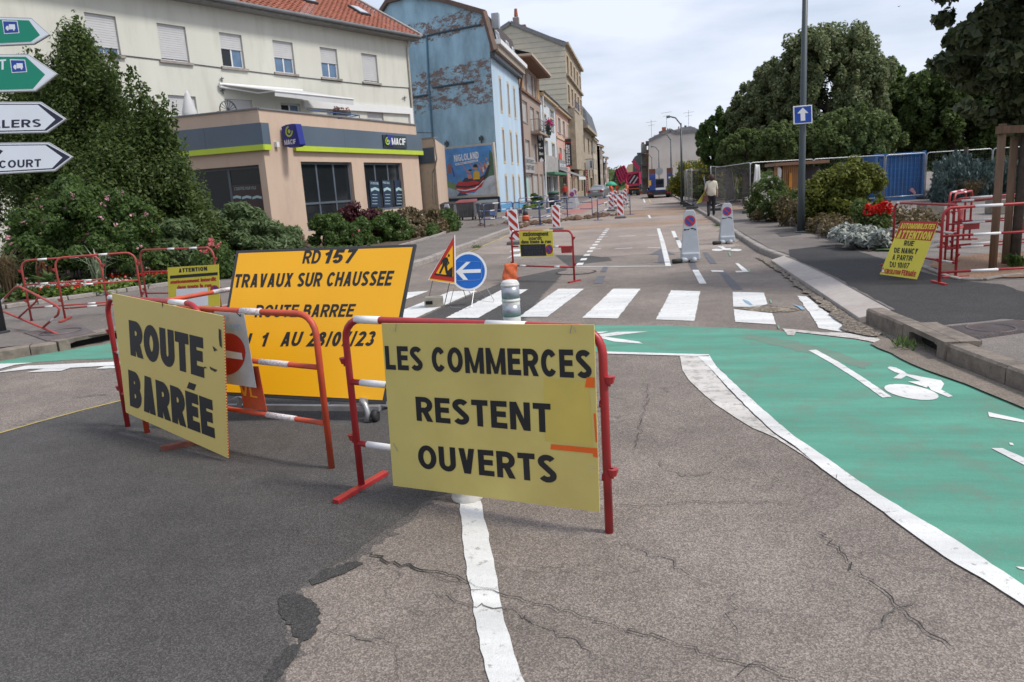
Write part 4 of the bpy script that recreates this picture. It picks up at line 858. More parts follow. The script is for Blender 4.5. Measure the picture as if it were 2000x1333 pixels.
# --- works triangle, arrow disc, ballast block
base = G(845, 604); Yt = base.y+0.05
plT = Plane((base.x-0.3, base.y-0.12), (base.x+0.45, base.y+0.10))
t = thing('roadworks_triangle', 'red and yellow triangular men-at-work sign on wire legs, left of the blue arrow', 'sign', tuple(base))
tri = [(889, 458), (891, 556), (836, 547)]
MB().prism(pq(plT, 0, *tri), tuple(plT.n*-0.02)).build('back_plate', M_WPR, t)
flat(t, 'yellow_edge', plT, 0.001, [(887, 463), (888, 554), (838, 547)], M_YBR); flat(t, 'red_border', plT, 0.003, [(887, 461), (887.5, 551), (839, 544)], M_RPR)
flat(t, 'yellow_field', plT, 0.005, [(884, 480), (885, 541), (850, 537)], M_YBR)
for sp in [[(876, 496), (879, 498), (878, 502), (874, 502)], [(868, 503), (874, 503), (876, 509), (873, 517), (875, 534), (871, 535), (868, 520), (861, 535), (857, 534), (864, 519), (865, 510), (863, 517), (861, 516), (863, 508)], [(874, 507), (878, 514), (874, 519), (873, 517), (875, 514)], [(849, 534), (884, 539), (884, 542), (849, 537)], [(871, 538), (875, 529), (880, 524), (884, 521), (884, 541)]]:
    flat(t, 'black_figure', plT, 0.007, sp, M_BLK)
for a, b in [((845, 549), (836, 590)), ((878, 553), (868, 596))]: MB().tube([plT.hit(*a), G(*b)], 0.006, 6).build('wire_leg', M_DARKM, t)
MB().tube([G(836, 590), G(868, 596), G(858, 600)], 0.006, 6).build('wire_leg', M_DARKM, t)
MB().tube([plT.hit(884, 500, -.02), G(900, 590)+Vector((0, .35, 0))], 0.006, 6).build('wire_leg', M_DARKM, t)
bb = G(845, 601); t = thing('ballast_block', 'beige concrete ballast block at the foot of the roadworks triangle', 'block', tuple(bb)); s_ = 0.11
M_BAL = mat('ballast', (0.36, 0.32, 0.25), 0.9, 0.1, 20)
ax = (Vector((.97, .2, 0)), Vector((-.2, .97, 0)), Vector((0, 0, 1)))
MB().box(bb+Vector((0, .09, .075)), (.28, .18, .15), ax).build('block_body', M_BAL, t, bevel=0.012); MB().box(bb+Vector((-.045, -.012, .075)), (.1, .03, .05), ax).build('handle_slot', M_VOID, t)
t = thing('keep_left_disc', 'round blue sign with white left arrow on bent wire legs', 'sign', tuple(G(915, 600)))
plD = Plane((G(905, 598).x-.4, G(905, 598).y-0.1), (G(905, 598).x+.4, G(905, 598).y+.06))
c = (915, 530.5); MB().prism(pq(plD, 0, *ell(c[0], c[1], 36, 37.5, 40)), tuple(plD.n*-0.015)).build('white_rim', M_WPR, t)
disc_px(t, 'blue_face', plD, 0.002, c, 32, 33.5, mat('sign_blue', (0.012, 0.13, 0.5), 0.4, 0.06, 3), 40)
flat(t, 'white_arrow', plD, 0.004, [(890, 531), (911, 512), (919, 512), (903, 527), (939, 526), (939, 533), (904, 534), (914, 547), (905, 547)], M_WPR)
mb = MB(); mb.tube(pq(plD, 0.005, (889, 516), (893, 511), (937, 511), (941, 516), (940, 544), (935, 547), (888, 549), (889, 530)), 0.0015, 4).build('film_edge', M_PLG, t)
for path in [[(887, 562), (878, 598), (882, 602), (913, 604), (921, 601), (926, 565)], [(942, 548), (965, 588), (963, 592), (926, 587), (914, 566)]]:
    MB().tube([plD.hit(*path[0])]+[G(*p)+Vector((0, 0, .006)) for p in path[1:-1]]+[plD.hit(*path[-1])], 0.0055, 6).build('wire_leg', M_GALV, t)
MB().tube([plD.hit(925, 560), G(940, 583)+Vector((0, .2, 0)), G(960, 585)+Vector((0, .2, 0))], 0.0055, 6).build('wire_leg', M_GALV, t)

# --- left cluster: ATTENTION board and its barriers on the pavement
plA = Plane(G2(325, 600, .13), G2(430, 598, .13))
A = G2(290, 603, .13); B = G2(432, 603, .13)
barrier('faded red barrier behind the ATTENTION board', A, B, m=M_REDF, z=.13, h=0.95, bands=((0.4, 0.5), (0.7, 0.8)), rbands=(), foot=0.3, rails=(.6, .25))
pl = Plane(A, B)
t, q = board('attention_board', 'yellow ATTENTION stationnement interdit board with white sheet, left by the flowerbed', 'sign', pl, 0.05, [(327, 523), (427, 517), (430, 598), (330, 603)], M_YBB, 0.005)
lines(t, pl, 0.052, [('ATTENTION', [(349, 525), (404, 521), (405, 529), (349, 533)]), ], M_BLK, bold=0.06, space=1.1)
flat(t, 'black_bar', pl, 0.052, [(332, 539), (425, 532), (425, 538), (332, 545)], M_BLK)
lines(t, pl, 0.052, [('stationnement interdit', [(333, 548), (422, 541), (422, 549), (333, 555)]), ('dans toute la rue', [(346, 558), (413, 553), (413, 561), (346, 565)])], M_RPR, bold=0.03)
flat(t, 'white_sheet', pl, 0.053, [(344, 565), (406, 562), (407, 597), (345, 601)], M_WPR); nopark(t, pl, 0.054, (419, 566.5), 8.5, 9)
def lk(x, y): return G2(x, y, .13)
barrier('faded red barrier at the flowerbed edge, furthest left of the tangle', lk(62, 627), lk(214, 615), m=M_REDF, z=.13, h=0.93, rails=(.56, .2), bands=((.22, .34), (.62, .74)), rbands=((.2, .3), (.75, .85)), foot=0)
barrier('faded red barrier with white bands directly behind the ROUTE BARRÉE board', lk(128, 626), lk(282, 612), m=M_REDF, z=.13, h=0.95, rails=(.52, .18), bands=((.55, .66),), rbands=((.3, .42),), foot=0.5)
# fallen barrier lying tilted
t = thing('fallen_barrier', 'toppled red barrier lying askew across the left pavement near the cover', 'barrier', V3(lk(60, 650), .13), 'red and white works barriers')
plF = Plane(lk(-60, 628), lk(122, 655))
fp = lambda *p: pq(plF, 0, *p)
MB().tube(fp((-60, 575+60), (-20, 570+12), (0, 592), (30, 562), (38, 560), (110, 597), (116, 604), (113, 615), (84, 640)), 0.016, 8).build('frame', M_REDF, t, smooth=True)
MB().tube(fp((-60, 520+90), (-20, 598), (0, 606), (122, 657)), 0.016, 8).build('rail', M_REDF, t, smooth=True)
MB().tube(fp((75, 577), (70, 590), (37, 620)), 0.014, 8).build('rail', M_REDF, t, smooth=True)
MB().tube(fp((0, 593), (9, 583)), 0.018, 8).build('reflective_band', M_BAND, t); MB().tube(fp((100, 627), (107, 621)), 0.018, 8).build('reflective_band', M_BAND, t)

# --- direction sign post at far left
P = G(4, 650, .13); t = thing('sign_post', 'dark metal post of the direction signs at the left edge', 'post', tuple(P))
MB().tube([P, P+Vector((0, 0, 4.4))], 0.06, 14).build('pole', M_DARKM, t, smooth=True)
MB().lathe(P, [(0.1, 0), (0.1, .02), (.06, .03)], 14).build('base_collar', M_DARKM, t)
dS = Vector(ray(6500, 431-.062*6500)); dS = Vector((dS.x, dS.y)).normalized()
plS = Plane((P.x, P.y), (P.x+dS.x, P.y+dS.y))
M_SG = mat('sign_green', (0.0, 0.2, 0.125), 0.35, 0.03); M_SW = mat('sign_white', (0.62, 0.66, 0.72), 0.35, 0.03); M_ALU = mat('aluminium', (0.4, 0.4, 0.4), 0.4, metal=0.6)
def blade(lab, yt, yb, tipx, tipy, shx, bg_m, brd_m, back=-135, inner=None, o=0.07):
    t = thing('direction_sign', lab, 'sign', tuple(plS.P(0, 0)), 'direction sign blades on the left post')
    t.location = plS.hit(tipx, tipy, o)
    sl_t, sl_b = yt[1]-yt[0], yb[1]-yb[0]
    def Y(x, a): return a[0]+(a[1]-a[0])*x/shx[0] if x < shx[0] else a[1]
    out = [(back, yt[0]-(yt[1]-yt[0])*(-back)/shx[0]*-1*-1), (shx[0], yt[1]), (tipx, tipy), (shx[1], yb[1]), (back, yb[0]-(yb[1]-yb[0])*(-back)/shx[1])]
    out[0] = (back, yt[0]+(yt[1]-yt[0])*back/shx[0])
    out[4] = (back, yb[0]+(yb[1]-yb[0])*back/shx[1])
    MB().prism(pq(plS, o, *out), tuple(plS.n*-0.05)).build('blade_body', M_ALU, t, bevel=0.006)
    cx, cy = (back+tipx)/2, tipy
    def shrink(p, k): return [(back if x == back else x-k*(1.3 if x == tipx else .5), y+(k if y < tipy-2 else (-k if y > tipy+2 else 0))) for x, y in p]
    MB().face(pq(plS, o+0.002, *shrink(out, 2.2))).build('white_border', M_SW if bg_m is M_SG else M_SW, t)
    MB().face(pq(plS, o+0.004, *shrink(out, 4.4))).build('border', brd_m, t)
    k2 = shrink(out, 6.2 if bg_m is M_SW else 5.2); tx = inner
    k2 = [k2[0], (k2[1][0]-3, k2[1][1]), (tx, tipy+1), (k2[3][0]-3, k2[3][1]), k2[4]]
    MB().face(pq(plS, o+0.006, *k2)).build('sign_face', bg_m, t)
    return t
M_NAVY = mat('navy_border', (0.012, 0.014, 0.035), 0.4)
t1 = blade('green direction sign with lorry symbol, topmost of the four blades', (33, 35), (90, 87), 98, 68, (62, 66), M_SG, M_SW, inner=78)
t2 = blade('green direction sign with lorry symbol and the letter T, second from top', (106, 106), (181, 179), 113, 145, (56, 70), M_SG, M_SW, inner=88)
t3 = blade('white direction sign ending in LLERS, third from top', (199, 199), (262, 260), 130, 233, (80, 93), M_SW, M_NAVY, inner=108)
t4 = blade('white direction sign ending in COURT, lowest of the four blades', (279, 278), (341, 335), 143, 307, (95, 108), M_SW, M_NAVY, inner=122)
def lorry(t, x, y, k=1.0):
    o = 0.07; R = lambda pts, m, oo, nm: MB().face(pq(plS, o+oo, *[(x+a*k, y+b*k) for a, b in pts])).build(nm, m, t)
    R([(-17, -14), (13, -13), (17, 11), (-13, 13)], M_SW, .008, 'symbol_edge'); R([(-15, -12), (11.5, -11.5), (15, 9.5), (-12, 11)], M_BPR, .010, 'symbol_field')
    R([(-4, -6), (8, -6), (9, 3), (-3, 4)], M_SW, .012, 'lorry_symbol'); R([(-10, 0), (-8, -3), (-4.5, -3), (-3.5, 4), (-9.5, 4)], M_SW, .012, 'lorry_symbol')
    for wx in (-6, 6): MB().face(pq(plS, o+.013, *ell(x+wx*k, y+4.5*k, 1.8*k, 1.8*k, 10))).build('lorry_symbol', M_SW, t)
lorry(t1, 21, 54); lorry(t2, 36, 130)
lines(t2, plS, 0.078, [('T', [(-2, 117), (12, 116), (12, 136), (-2, 137)])], M_SW)
lines(t3, plS, 0.078, [('VILLERS', [(-45, 236), (80, 233), (80, 248), (-45, 252)])], M_NAVY, bold=0.008, space=1.2)
lines(t4, plS, 0.078, [('COURT', [(-2, 314), (80, 311), (80, 326), (-2, 329)])], M_NAVY, bold=0.008, space=1.2)
flat(t4, 'arrow_mark', plS, 0.078, [(-12, 288), (6, 295), (0, 302), (-12, 300)], M_NAVY)
for yy in (60, 145, 232, 308):
    pz = plS.hit(-90, yy).z; MB().lathe(Vector((P.x, P.y, pz)), [(0.075, -.02), (.075, .02)], 12).build('clamp', M_ALU, bpy.data.objects['sign_post'])
# --- no-parking hinged signs (grey plastic, wheels at the foot)
def leanboard(lab, px, py, top, w, z=0.0, lean=0.12, big=True, roller=True, yaw=0.0, gr='grey plastic no-parking boards'):
    b = G(px, py, z); hgt = (atY(top[0], top[1], b.y+lean*.9).z-b.z)*1.0
    t = thing('parking_ban_stand', lab, 'sign', tuple(b), gr); ca, sa = math.cos(yaw), math.sin(yaw)
    X = Vector((ca, sa, 0)); Yv = Vector((-sa, ca, 0)); up = Vector((0, 0, 1))
    def p(x, z_, o=0.0): return b+X*x+up*z_+Yv*(lean*z_/hgt+o)
    s = w/2; prof = [(-s*.94, 0.08), (-s*.82, .25*hgt), (-s*.56, .93*hgt), (-s*.38, hgt), (s*.38, hgt), (s*.56, .93*hgt), (s*.82, .25*hgt), (s*.94, .08)]
    MB().prism([p(x, z_) for x, z_ in prof], tuple(Yv*0.05)).build('board_shell', M_PLG, t, bevel=0.01)
    MB().prism([p(x*.95, z_, .35*(1-z_/hgt)+.05) for x, z_ in prof], tuple(Yv*0.04)).build('rear_leg', M_PLG, t, bevel=0.01)
    r = s*.52; zc = .80*hgt
    for rr, m, o, nm in ((r, M_RPR, -.004, 'red_ring'), (r*.74, M_BPR, -.006, 'blue_disc')):
        MB().face([p(rr*math.cos(a), zc+rr*math.sin(a), o) for a in [2*math.pi*k/28 for k in range(28)]][::1]).build(nm, m, t)
    a = r*.56; wq = r*.11
    MB().face([p(-a-wq, zc+a-wq, -.008), p(-a+wq, zc+a+wq, -.008), p(a+wq, zc-a+wq, -.008), p(a-wq, zc-a-wq, -.008)]).build('red_slash', M_RPR, t)
    if big:
        mb = MB(); z3 = .64*hgt
        for pts in ([(-.55, -.02), (-.5, .02), (-.3, 0), (-.12, .01), (-.05, .05), (-.08, -.03), (-.3, -.03), (-.5, -.05)], [(.02, .05), (.2, .05), (.45, .01), (.55, -.05), (.4, -.04), (.3, 0), (.1, 0)]):
            mb.face([p(x*s*1.1, z3+y*1.2*w, -.004) for x, y in pts])
        mb.build('tow_symbol', M_BLK, t)
    if roller:
        for sx, m in ((-.55, M_BLKP), (.35, M_PLG)):
            c = p(sx*s, .055, -.02); d = (X*(-.75)+Yv*-.55).normalized() if sx < 0 else (X*(-.1)+Yv*-1).normalized()
            MB().tube([c+d*-.1, c+d*.09], .055, 14).build('foot_socket', M_PLG, t, smooth=True)
            MB().tube([c+d*.06, c+d*(.3 if sx < 0 and big else .12)], .045, 14).build('roller', m if sx < 0 else M_PLG, t, smooth=True)
        MB().box(p(0, .12, .05), (w*.86, .2, .16), (X, Yv, up)).build('base', M_PLG, t, bevel=0.03)
    return t
leanboard('nearest grey no-parking stand with black roller foot, on the lane line', 1349, 513, (1352, 411), 0.42)
leanboard('grey no-parking stand at the right kerb, nearer the lamp post', 1421, 477, (1425, 397), 0.42)
leanboard('small grey no-parking stand beside the planted hedge, in front of the bins', 874, 446, (874, 399), 0.4, z=.13, roller=False)
leanboard('far no-parking stand with two discs near the butcher shop, left one', 1118, 410, (1120, 372), 0.6, z=.1, roller=False)
leanboard('far no-parking stand near the butcher shop, right one', 1124, 404, (1126, 368), 0.6, z=.1, roller=False, yaw=.3)
leanboard('far white no-parking stand beside the low-loader, taller', 1326, 379, (1326, 358), .9, roller=False, z=.1); leanboard('far white no-parking stand behind the other by the low-loader', 1318, 378, (1320, 354), .7, roller=False, z=.1)

# --- red and white beacon panels
def balise(lab, px, py, top, w, z=0.0, tilt=0.0, yaw=0.0):
    b = G(px, py, z); h = atY(top[0], top[1], b.y).z-b.z; t = thing('beacon_panel', lab, 'beacon', tuple(b), 'red and white striped beacon panels')
    X = Vector((math.cos(yaw), math.sin(yaw), 0)); Yv = Vector((-math.sin(yaw), math.cos(yaw), 0)); up = Vector((0, 0, 1)); z0 = .13
    def p(x, z_, o=0): return b+X*(x+tilt*(z_/h))+up*z_+Yv*o
    MB().prism([p(-w/2, z0), p(w/2, z0), p(w/2, h), p(-w/2, h)], tuple(Yv*.04)).build('panel', M_WPR, t, bevel=0.008)
    MB().box(p(0, .05), (w*1.7, .4, .1), (X, Yv, up)).build('rubber_base', mat('grey_rubber', (.11, .11, .11), .9), t, bevel=0.02)
    MB().box(p(0, h+.03), (w*.2, .03, .07), (X, Yv, up)).build('handle', M_WPR, t)
    e = w*.07; a, c = z0+.02, h-.02; sw = (c-a)/3.05; m = w-2*e
    def clip(zl, zr, th_):     # diagonal stripe, left high to right low
        L = []; 
        pts = [(-m/2, zl), (m/2, zr), (m/2, zr-th_), (-m/2, zl-th_)]
        def cl(pts, f, v, keep):
            out = []
            for i in range(len(pts)):
                P_, Q_ = pts[i], pts[(i+1) % len(pts)]; ip, iq = keep(P_[1], v), keep(Q_[1], v)
                if ip: out.append(P_)
                if ip != iq: k = (v-P_[1])/(Q_[1]-P_[1]); out.append((P_[0]+(Q_[0]-P_[0])*k, v))
            return out
        pts = cl(pts, 1, c, lambda y, v: y <= v); 
        return cl(pts, 1, a, lambda y, v: y >= v) if pts else pts
    for k in range(-1, 4):
        zl = c+sw*.55-k*sw*1.02+.0; pts = clip(zl, zl-w*.95, sw*.52)
        if len(pts) > 2: MB().face([p(x, y, -.003) for x, y in pts]).build('red_stripe', M_RPR, t)
    return t
balise('beacon panel partly behind the small yellow board, left one', 1008, 478, (1000, 410), .3, tilt=-.08)
balise('beacon panel standing just beyond the small yellow board', 1087, 451, (1084, 401), .3)
balise('nearest beacon panel of the far group at the sand strip', 1212, 427, (1210, 380), .3)
balise('beacon panel left of the far group, behind the blue barrier end', 1194, 413, (1192, 377), .3)
balise('beacon panel in the middle of the far group', 1202, 408, (1199, 374), .28)
balise('beacon panel standing furthest back beside the tipped lorry', 1221, 400, (1219, 370), .3)
# ================================================================ BUILDINGS
def wall(th, pl, u0, u1, z0, z1, holes, depth, m, name='wall', off=0.0, slope=None):
    """front of a wall with openings and their reveals; slope: (z at u0, z at u1) of the top"""
    us = sorted({u0, u1, *[h[0] for h in holes], *[h[1] for h in holes]}); zs = sorted({z0, z1, *[h[2] for h in holes], *[h[3] for h in holes]})
    mb = MB()
    for a, b in zip(us[:-1], us[1:]):
        for c, d in zip(zs[:-1], zs[1:]):
            if b-a < 1e-6 or d-c < 1e-6: continue
            mu, mz = (a+b)/2, (c+d)/2
            if any(h[0] < mu < h[1] and h[2] < mz < h[3] for h in holes): continue
            mb.face([pl.P(a, c, off), pl.P(b, c, off), pl.P(b, d, off), pl.P(a, d, off)])
    for a, b, c, d in holes:
        i = off-depth
        for q in (((a, c), (b, c)), ((b, c), (b, d)), ((b, d), (a, d)), ((a, d), (a, c))):
            mb.face([pl.P(*q[0], off), pl.P(*q[1], off), pl.P(*q[1], i), pl.P(*q[0], i)])
    return mb.build(name, m, th)
def plbox(mb, pl, u0, u1, z0, z1, o0, o1):
    return mb.hexa([pl.P(u0, z0, o0), pl.P(u1, z0, o0), pl.P(u1, z0, o1), pl.P(u0, z0, o1), pl.P(u0, z1, o0), pl.P(u1, z1, o0), pl.P(u1, z1, o1), pl.P(u0, z1, o1)])
def window(th, pl, h, depth, fm, gm, fw=0.06, cols=2, rows=1, shutter=0.0, sm=None, sill=None, sillm=None, off=0.0, name='window', surround=None):
    a, b, c, d = h; i = off-depth; w = MB()
    zt = d-(d-c)*shutter
    for q in ((a, a+fw, c, d), (b-fw, b, c, d), (a+fw, b-fw, c, c+fw), (a+fw, b-fw, d-fw, d)): plbox(w, pl, *q, i, i+.05)
    for k in range(1, cols): x = a+(b-a)*k/cols; plbox(w, pl, x-fw*.5, x+fw*.5, c+fw, d-fw, i, i+.045)
    for k in range(1, rows): z = c+(d-c)*k/rows; plbox(w, pl, a+fw, b-fw, z-fw*.4, z+fw*.4, i, i+.04)
    wo = w.build(name, fm, th)
    def sub(mb, nm, m): o = mb.build(nm, m, wo, base=tuple(th.location)); return o
    for k in range(cols):
        x0 = a+(b-a)*k/cols+(fw*.5 if k else fw); x1 = a+(b-a)*(k+1)/cols-(fw*.5 if k < cols-1 else fw)
        sub(MB().face([pl.P(x0, c+fw, i+.02), pl.P(x1, c+fw, i+.02), pl.P(x1, d-fw, i+.02), pl.P(x0, d-fw, i+.02)]), 'pane', gm[k % len(gm)] if isinstance(gm, (list, tuple)) else gm)
    if shutter > 0:
        mb = MB(); n = max(4, int((d-zt)/.09)); 
        for k in range(n): z0 = zt+(d-zt)*k/n; plbox(mb, pl, a+.01, b-.01, z0+.006, zt+(d-zt)*(k+1)/n-.004, i+.055, i+.075)
        plbox(mb, pl, a+.01, b-.01, zt, d, i+.05, i+.06)
        o = sub(mb, 'roller_shutter', sm or M_SHUT); o['kind'] = 'stuff'
    if sill: sub(plbox(MB(), pl, a-sill[0], b+sill[0], c-sill[1], c, i, off+sill[2]), 'sill', sillm or M_STONE)
    if surround:
        s_, sm_ = surround; mb = MB()
        for q in ((a-s_, a, c-s_, d+s_), (b, b+s_, c-s_, d+s_), (a, b, d, d+s_*1.3), (a, b, c-s_, c)): plbox(mb, pl, *q, off, off+.025)
        sub(mb, 'stone_surround', sm_)
    return wo
def holes_px(pl, quads, off=0.0):
    out = []
    for q in quads:     # (left, top-left y, right, bottom-right y) given by two opposite corners
        (x0, y0), (x1, y1) = q; u0, z1 = pl.uz(x0, y0, off); u1, z0 = pl.uz(x1, y1, off); out.append((min(u0, u1), max(u0, u1), min(z0, z1), max(z0, z1)))
    return out

# ---- insurance office (single storey, peach render)
M_PEACH = mat('peach_render', (0.53, 0.4, 0.305), 0.9, 0.06, 1.2, 0.4, 40, dirt=(0.3, 0.22, 0.17), dscale=1.2, damt=0.45, stretch=(1, 1, .35))
M_FASC = mat('slate_grey_fascia', (0.085, 0.115, 0.15), 0.42, 0.1, .6); M_LIME = mat('lime_strip', (0.42, 0.53, 0.035), 0.45, 0.04)
M_FRAMED = mat('anthracite_frame', (0.085, 0.105, 0.13), 0.4); M_SBLUE = mat('sign_deep_blue', (0.012, 0.02, 0.2), 0.3, 0.05)
ZP = 4.9
c0, cR, cL = atZ(504.3, 213.6, ZP), atZ(811.9, 245.2, ZP), atZ(335, 231.5, ZP)
dL = (Vector((cL.x, cL.y))-Vector((c0.x, c0.y))).normalized(); cLe = Vector((c0.x, c0.y))+dL*9
plM = Plane((c0.x, c0.y), (cR.x, cR.y)); plL = Plane(cLe, (c0.x, c0.y))
t = thing('insurance_office', 'single-storey peach rendered corner office with slate grey fascia and lime strip', 'building', (c0.x, c0.y, 0))
hM = holes_px(plM, [((587, 316), (701, 460)), ((710, 318), (793, 408))])
hM = [(hM[0][0], hM[0][1], 0.55, hM[0][3]), (hM[1][0], hM[1][1], 1.1, hM[0][3])]
wall(t, plM, 0, plM.L, 0, ZP, hM, .22, M_PEACH)
LL = plL.L; u_a = plL.uz(371, 340)[0]; u_b_ = plL.uz(505, 322)[0]; zt = plL.uz(505, 322)[1]
hL = [(u_a-1.5, u_b_, .3, zt)]
wall(t, plL, 0, LL, 0, ZP, hL, .35, M_PEACH)
back = Vector((c0.x, c0.y, 0))+Vector((-.89, .45, 0))*3
for nm, pts in (('roof', [V3(cLe, ZP-.3), V3((c0.x, c0.y), ZP-.3), V3((cR.x, cR.y), ZP-.3), V3((cR.x-9, cR.y+4.5), ZP-.3), V3((cLe.x-1, cLe.y+12), ZP-.3)]),): MB().face(pts).build(nm, M_ZINC, t)
eR = plM.P(plM.L, 0); MB().face([eR, eR+Vector((-5, 2.4, 0)), eR+Vector((-5, 2.4, ZP)), eR+Vector((0, 0, ZP))]).build('wall', M_PEACH, t)
plbox(MB(), plM, 0, plM.L, ZP, ZP+.05, -.25, .05).build('coping', M_ZINC, t); plbox(MB(), plL, 0, LL, ZP+.003, ZP+.053, -.25, .05).build('coping', M_ZINC, t)
# fascia panels and lime strip
zf1 = plM.uz(814, 264, .12)[1]; zf0 = plM.uz(817, 295, .12)[1]; zl0 = plM.uz(818.6, 303, .12)[1]; uS = plM.uz(577, 290, .12)[0]
n_ = 3
for k in range(n_):
    a = uS+(plM.L+.25-uS)*k/n_; b = uS+(plM.L+.25-uS)*(k+1)/n_
    plbox(MB(), plM, a+.004, b-.004, zf0, zf1, .003, .12).build('fascia_panel', M_FASC, t); plbox(MB(), plM, a, b, zl0, zf0-.002, .003, .15).build('lime_strip', M_LIME, t)
for k in range(4):
    a = LL-(LL)*(k+1)/4; b = LL-LL*k/4+(.12 if k == 0 else 0)
    plbox(MB(), plL, a+.004, b-.004, zf0, zf1, .003, .12).build('fascia_panel', M_FASC, t); plbox(MB(), plL, a, b, zl0, zf0-.002, .003, .15).build('lime_strip', M_LIME, t)
uw = plM.uz(528, 270, .12)[0]
plbox(MB(), plM, -.1, uw, zf0, zf1, .003, .12).build('fascia_panel', M_FASC, t); plbox(MB(), plM, -.1, uw, zl0, zf0-.002, .003, .15).build('lime_strip', M_LIME, t)
window(t, plM, hM[0], .2, M_FRAMED, M_GLASS, .09, 3, 1); window(t, plM, hM[1], .2, M_FRAMED, M_GLASS, .09, 3, 1)
plbox(MB(), plM, hM[0][0]+.09, hM[0][1]-.09, 1.55, 1.63, -.2, -.14).build('transom', M_FRAMED, t)
window(t, plL, hL[0], .3, M_FRAMED, M_GLASS, .1, 3, 1)
M_POST = mat('poster_navy', (0.02, 0.035, 0.07), 0.3); M_POSTL = mat('poster_pale', (0.35, 0.5, 0.52), 0.4)
for px in ([(721, 353), (739, 354), (745, 404), (725, 405)], [(746, 352), (762, 353), (767, 404), (751, 405)], [(770, 352), (783, 353), (787, 400), (774, 401)]):
    MB().face(pq(plM, -.15, *px)).build('window_poster', M_POST, t)
    x0, x1 = px[0][0]+3, px[1][0]+1; MB().face(pq(plM, -.145, (x0, 369), ((x0+x1)/2, 366), (x1, 369), (x1+1, 374), ((x0+x1)/2, 371), (x0+1, 375))).build('poster_arc', M_POSTL, t)
mb = MB(); put_text(mb, pq(plM, -.145, (724, 356), (740, 357), (740, 361), (724, 360)), 'ESSENTIEL'); put_text(mb, pq(plM, -.145, (748, 355), (761, 356), (761, 360), (748, 359)), 'POUR VOUS')
for r_ in range(4):
    for xx in (727, 752, 775): mb.face(pq(plM, -.145, (xx, 380+r_*6), (xx+10, 380+r_*6), (xx+10.5, 381+r_*6), (xx+.5, 381+r_*6)))
mb.build('poster_print', M_POSTL, t)
MB().face(pq(plL, -.27, (449, 362), (512, 360), (517, 412), (455, 418))).build('window_poster', mat('poster_dark_maroon', (0.045, 0.022, 0.02), .4), t)
mb = MB(); put_text(mb, pq(plL, -.262, (458, 366), (500, 364), (500, 370), (458, 372)), "L'ESSENTIEL POUR VOUS")
for k in range(3): x = 453+k*20; mb.face(pq(plL, -.262, (x, 385), (x+9, 382), (x+18, 384), (x+18, 389), (x+9, 387), (x, 390)))
mb.build('poster_print', M_POSTL, t)
# small box and camera on the column
def prox(name, lab, cat, pts, d, m, **k): c = sum(pts, Vector())/len(pts); o = MB().prism(pts, d).build(name, m, None, base=tuple(c), **k); return tag(o, lab, cat)
o = plbox(MB(), plM, plM.uz(538, 282)[0]-.07, plM.uz(538, 282)[0]+.07, plM.uz(538, 288)[1], plM.uz(538, 278)[1], .003, .12).build('alarm_box', M_PVC, t)
# hanging logo sign on the corner
def logo(t, pl, off, c, rx, ry, m):
    def ring(a0, a1, r0, r1):
        n = 18; A_ = [a0+(a1-a0)*k/n for k in range(n+1)]; P_ = [(c[0]+rx*r1*math.cos(a), c[1]-ry*r1*math.sin(a)) for a in A_]+[(c[0]+rx*r0*math.cos(a), c[1]-ry*r0*math.sin(a)) for a in reversed(A_)]
        return pq(pl, off, *P_)
    MB().face(ring(R_(100), R_(370), .68, 1.0)).build('logo_mark', m, t); MB().face(pq(pl, off, *ell(c[0], c[1], rx*.36, ry*.36, 16))).build('logo_mark', m, t)
pos = plM.P(plM.uz(548, 265)[0], 0, .05); plG = Plane((pos.x, pos.y), (pos.x+1, pos.y-.32))
tg = thing('office_sign', 'deep blue projecting box sign with lime ring logo on the office corner', 'sign', tuple(plG.hit(565, 262)))
q = pq(plG, 0, (549, 248), (558, 244), (570, 242), (577, 242), (586, 283), (580, 287), (566, 289), (553, 285)); MB().prism(q, tuple(plG.n*-.3)).build('sign_box', M_SBLUE, tg, bevel=.02)
logo(tg, plG, .004, (564.5, 257), 7.2, 11, M_LIME); mb = MB(); put_text(mb, pq(plG, .004, (555, 274), (577, 272), (578, 281), (556, 284)), 'MACIF', bold=.0); mb.build('lettering', M_WPR, tg)
tg = thing('office_sign', 'dark oblong sign with blue tile and white lettering on the office fascia', 'sign', tuple(plM.hit(770, 275)))
u0, z1 = plM.uz(745.5, 261, .12); u1, z0 = plM.uz(793.5, 291, .12); plbox(MB(), plM, u0, u1, z0, z1-.06, .123, .17).build('sign_panel', mat('sign_black_green', (.015, .03, .035), .3), tg)
plbox(MB(), plM, *sorted((plM.uz(749, 276)[0], plM.uz(761, 276)[0])), plM.uz(756, 286.5)[1]-.0, plM.uz(756, 264.5)[1], .172, .22).build('blue_tile', M_SBLUE, tg, bevel=.02)
logo(tg, plM, .224, (757.5, 275.5), 4.6, 8, M_LIME); mb = MB(); put_text(mb, pq(plM, .225, (764.5, 269.5), (792, 271), (792, 284), (766, 283)), 'MACIF', bold=.0); mb.build('lettering', M_WPR, tg)
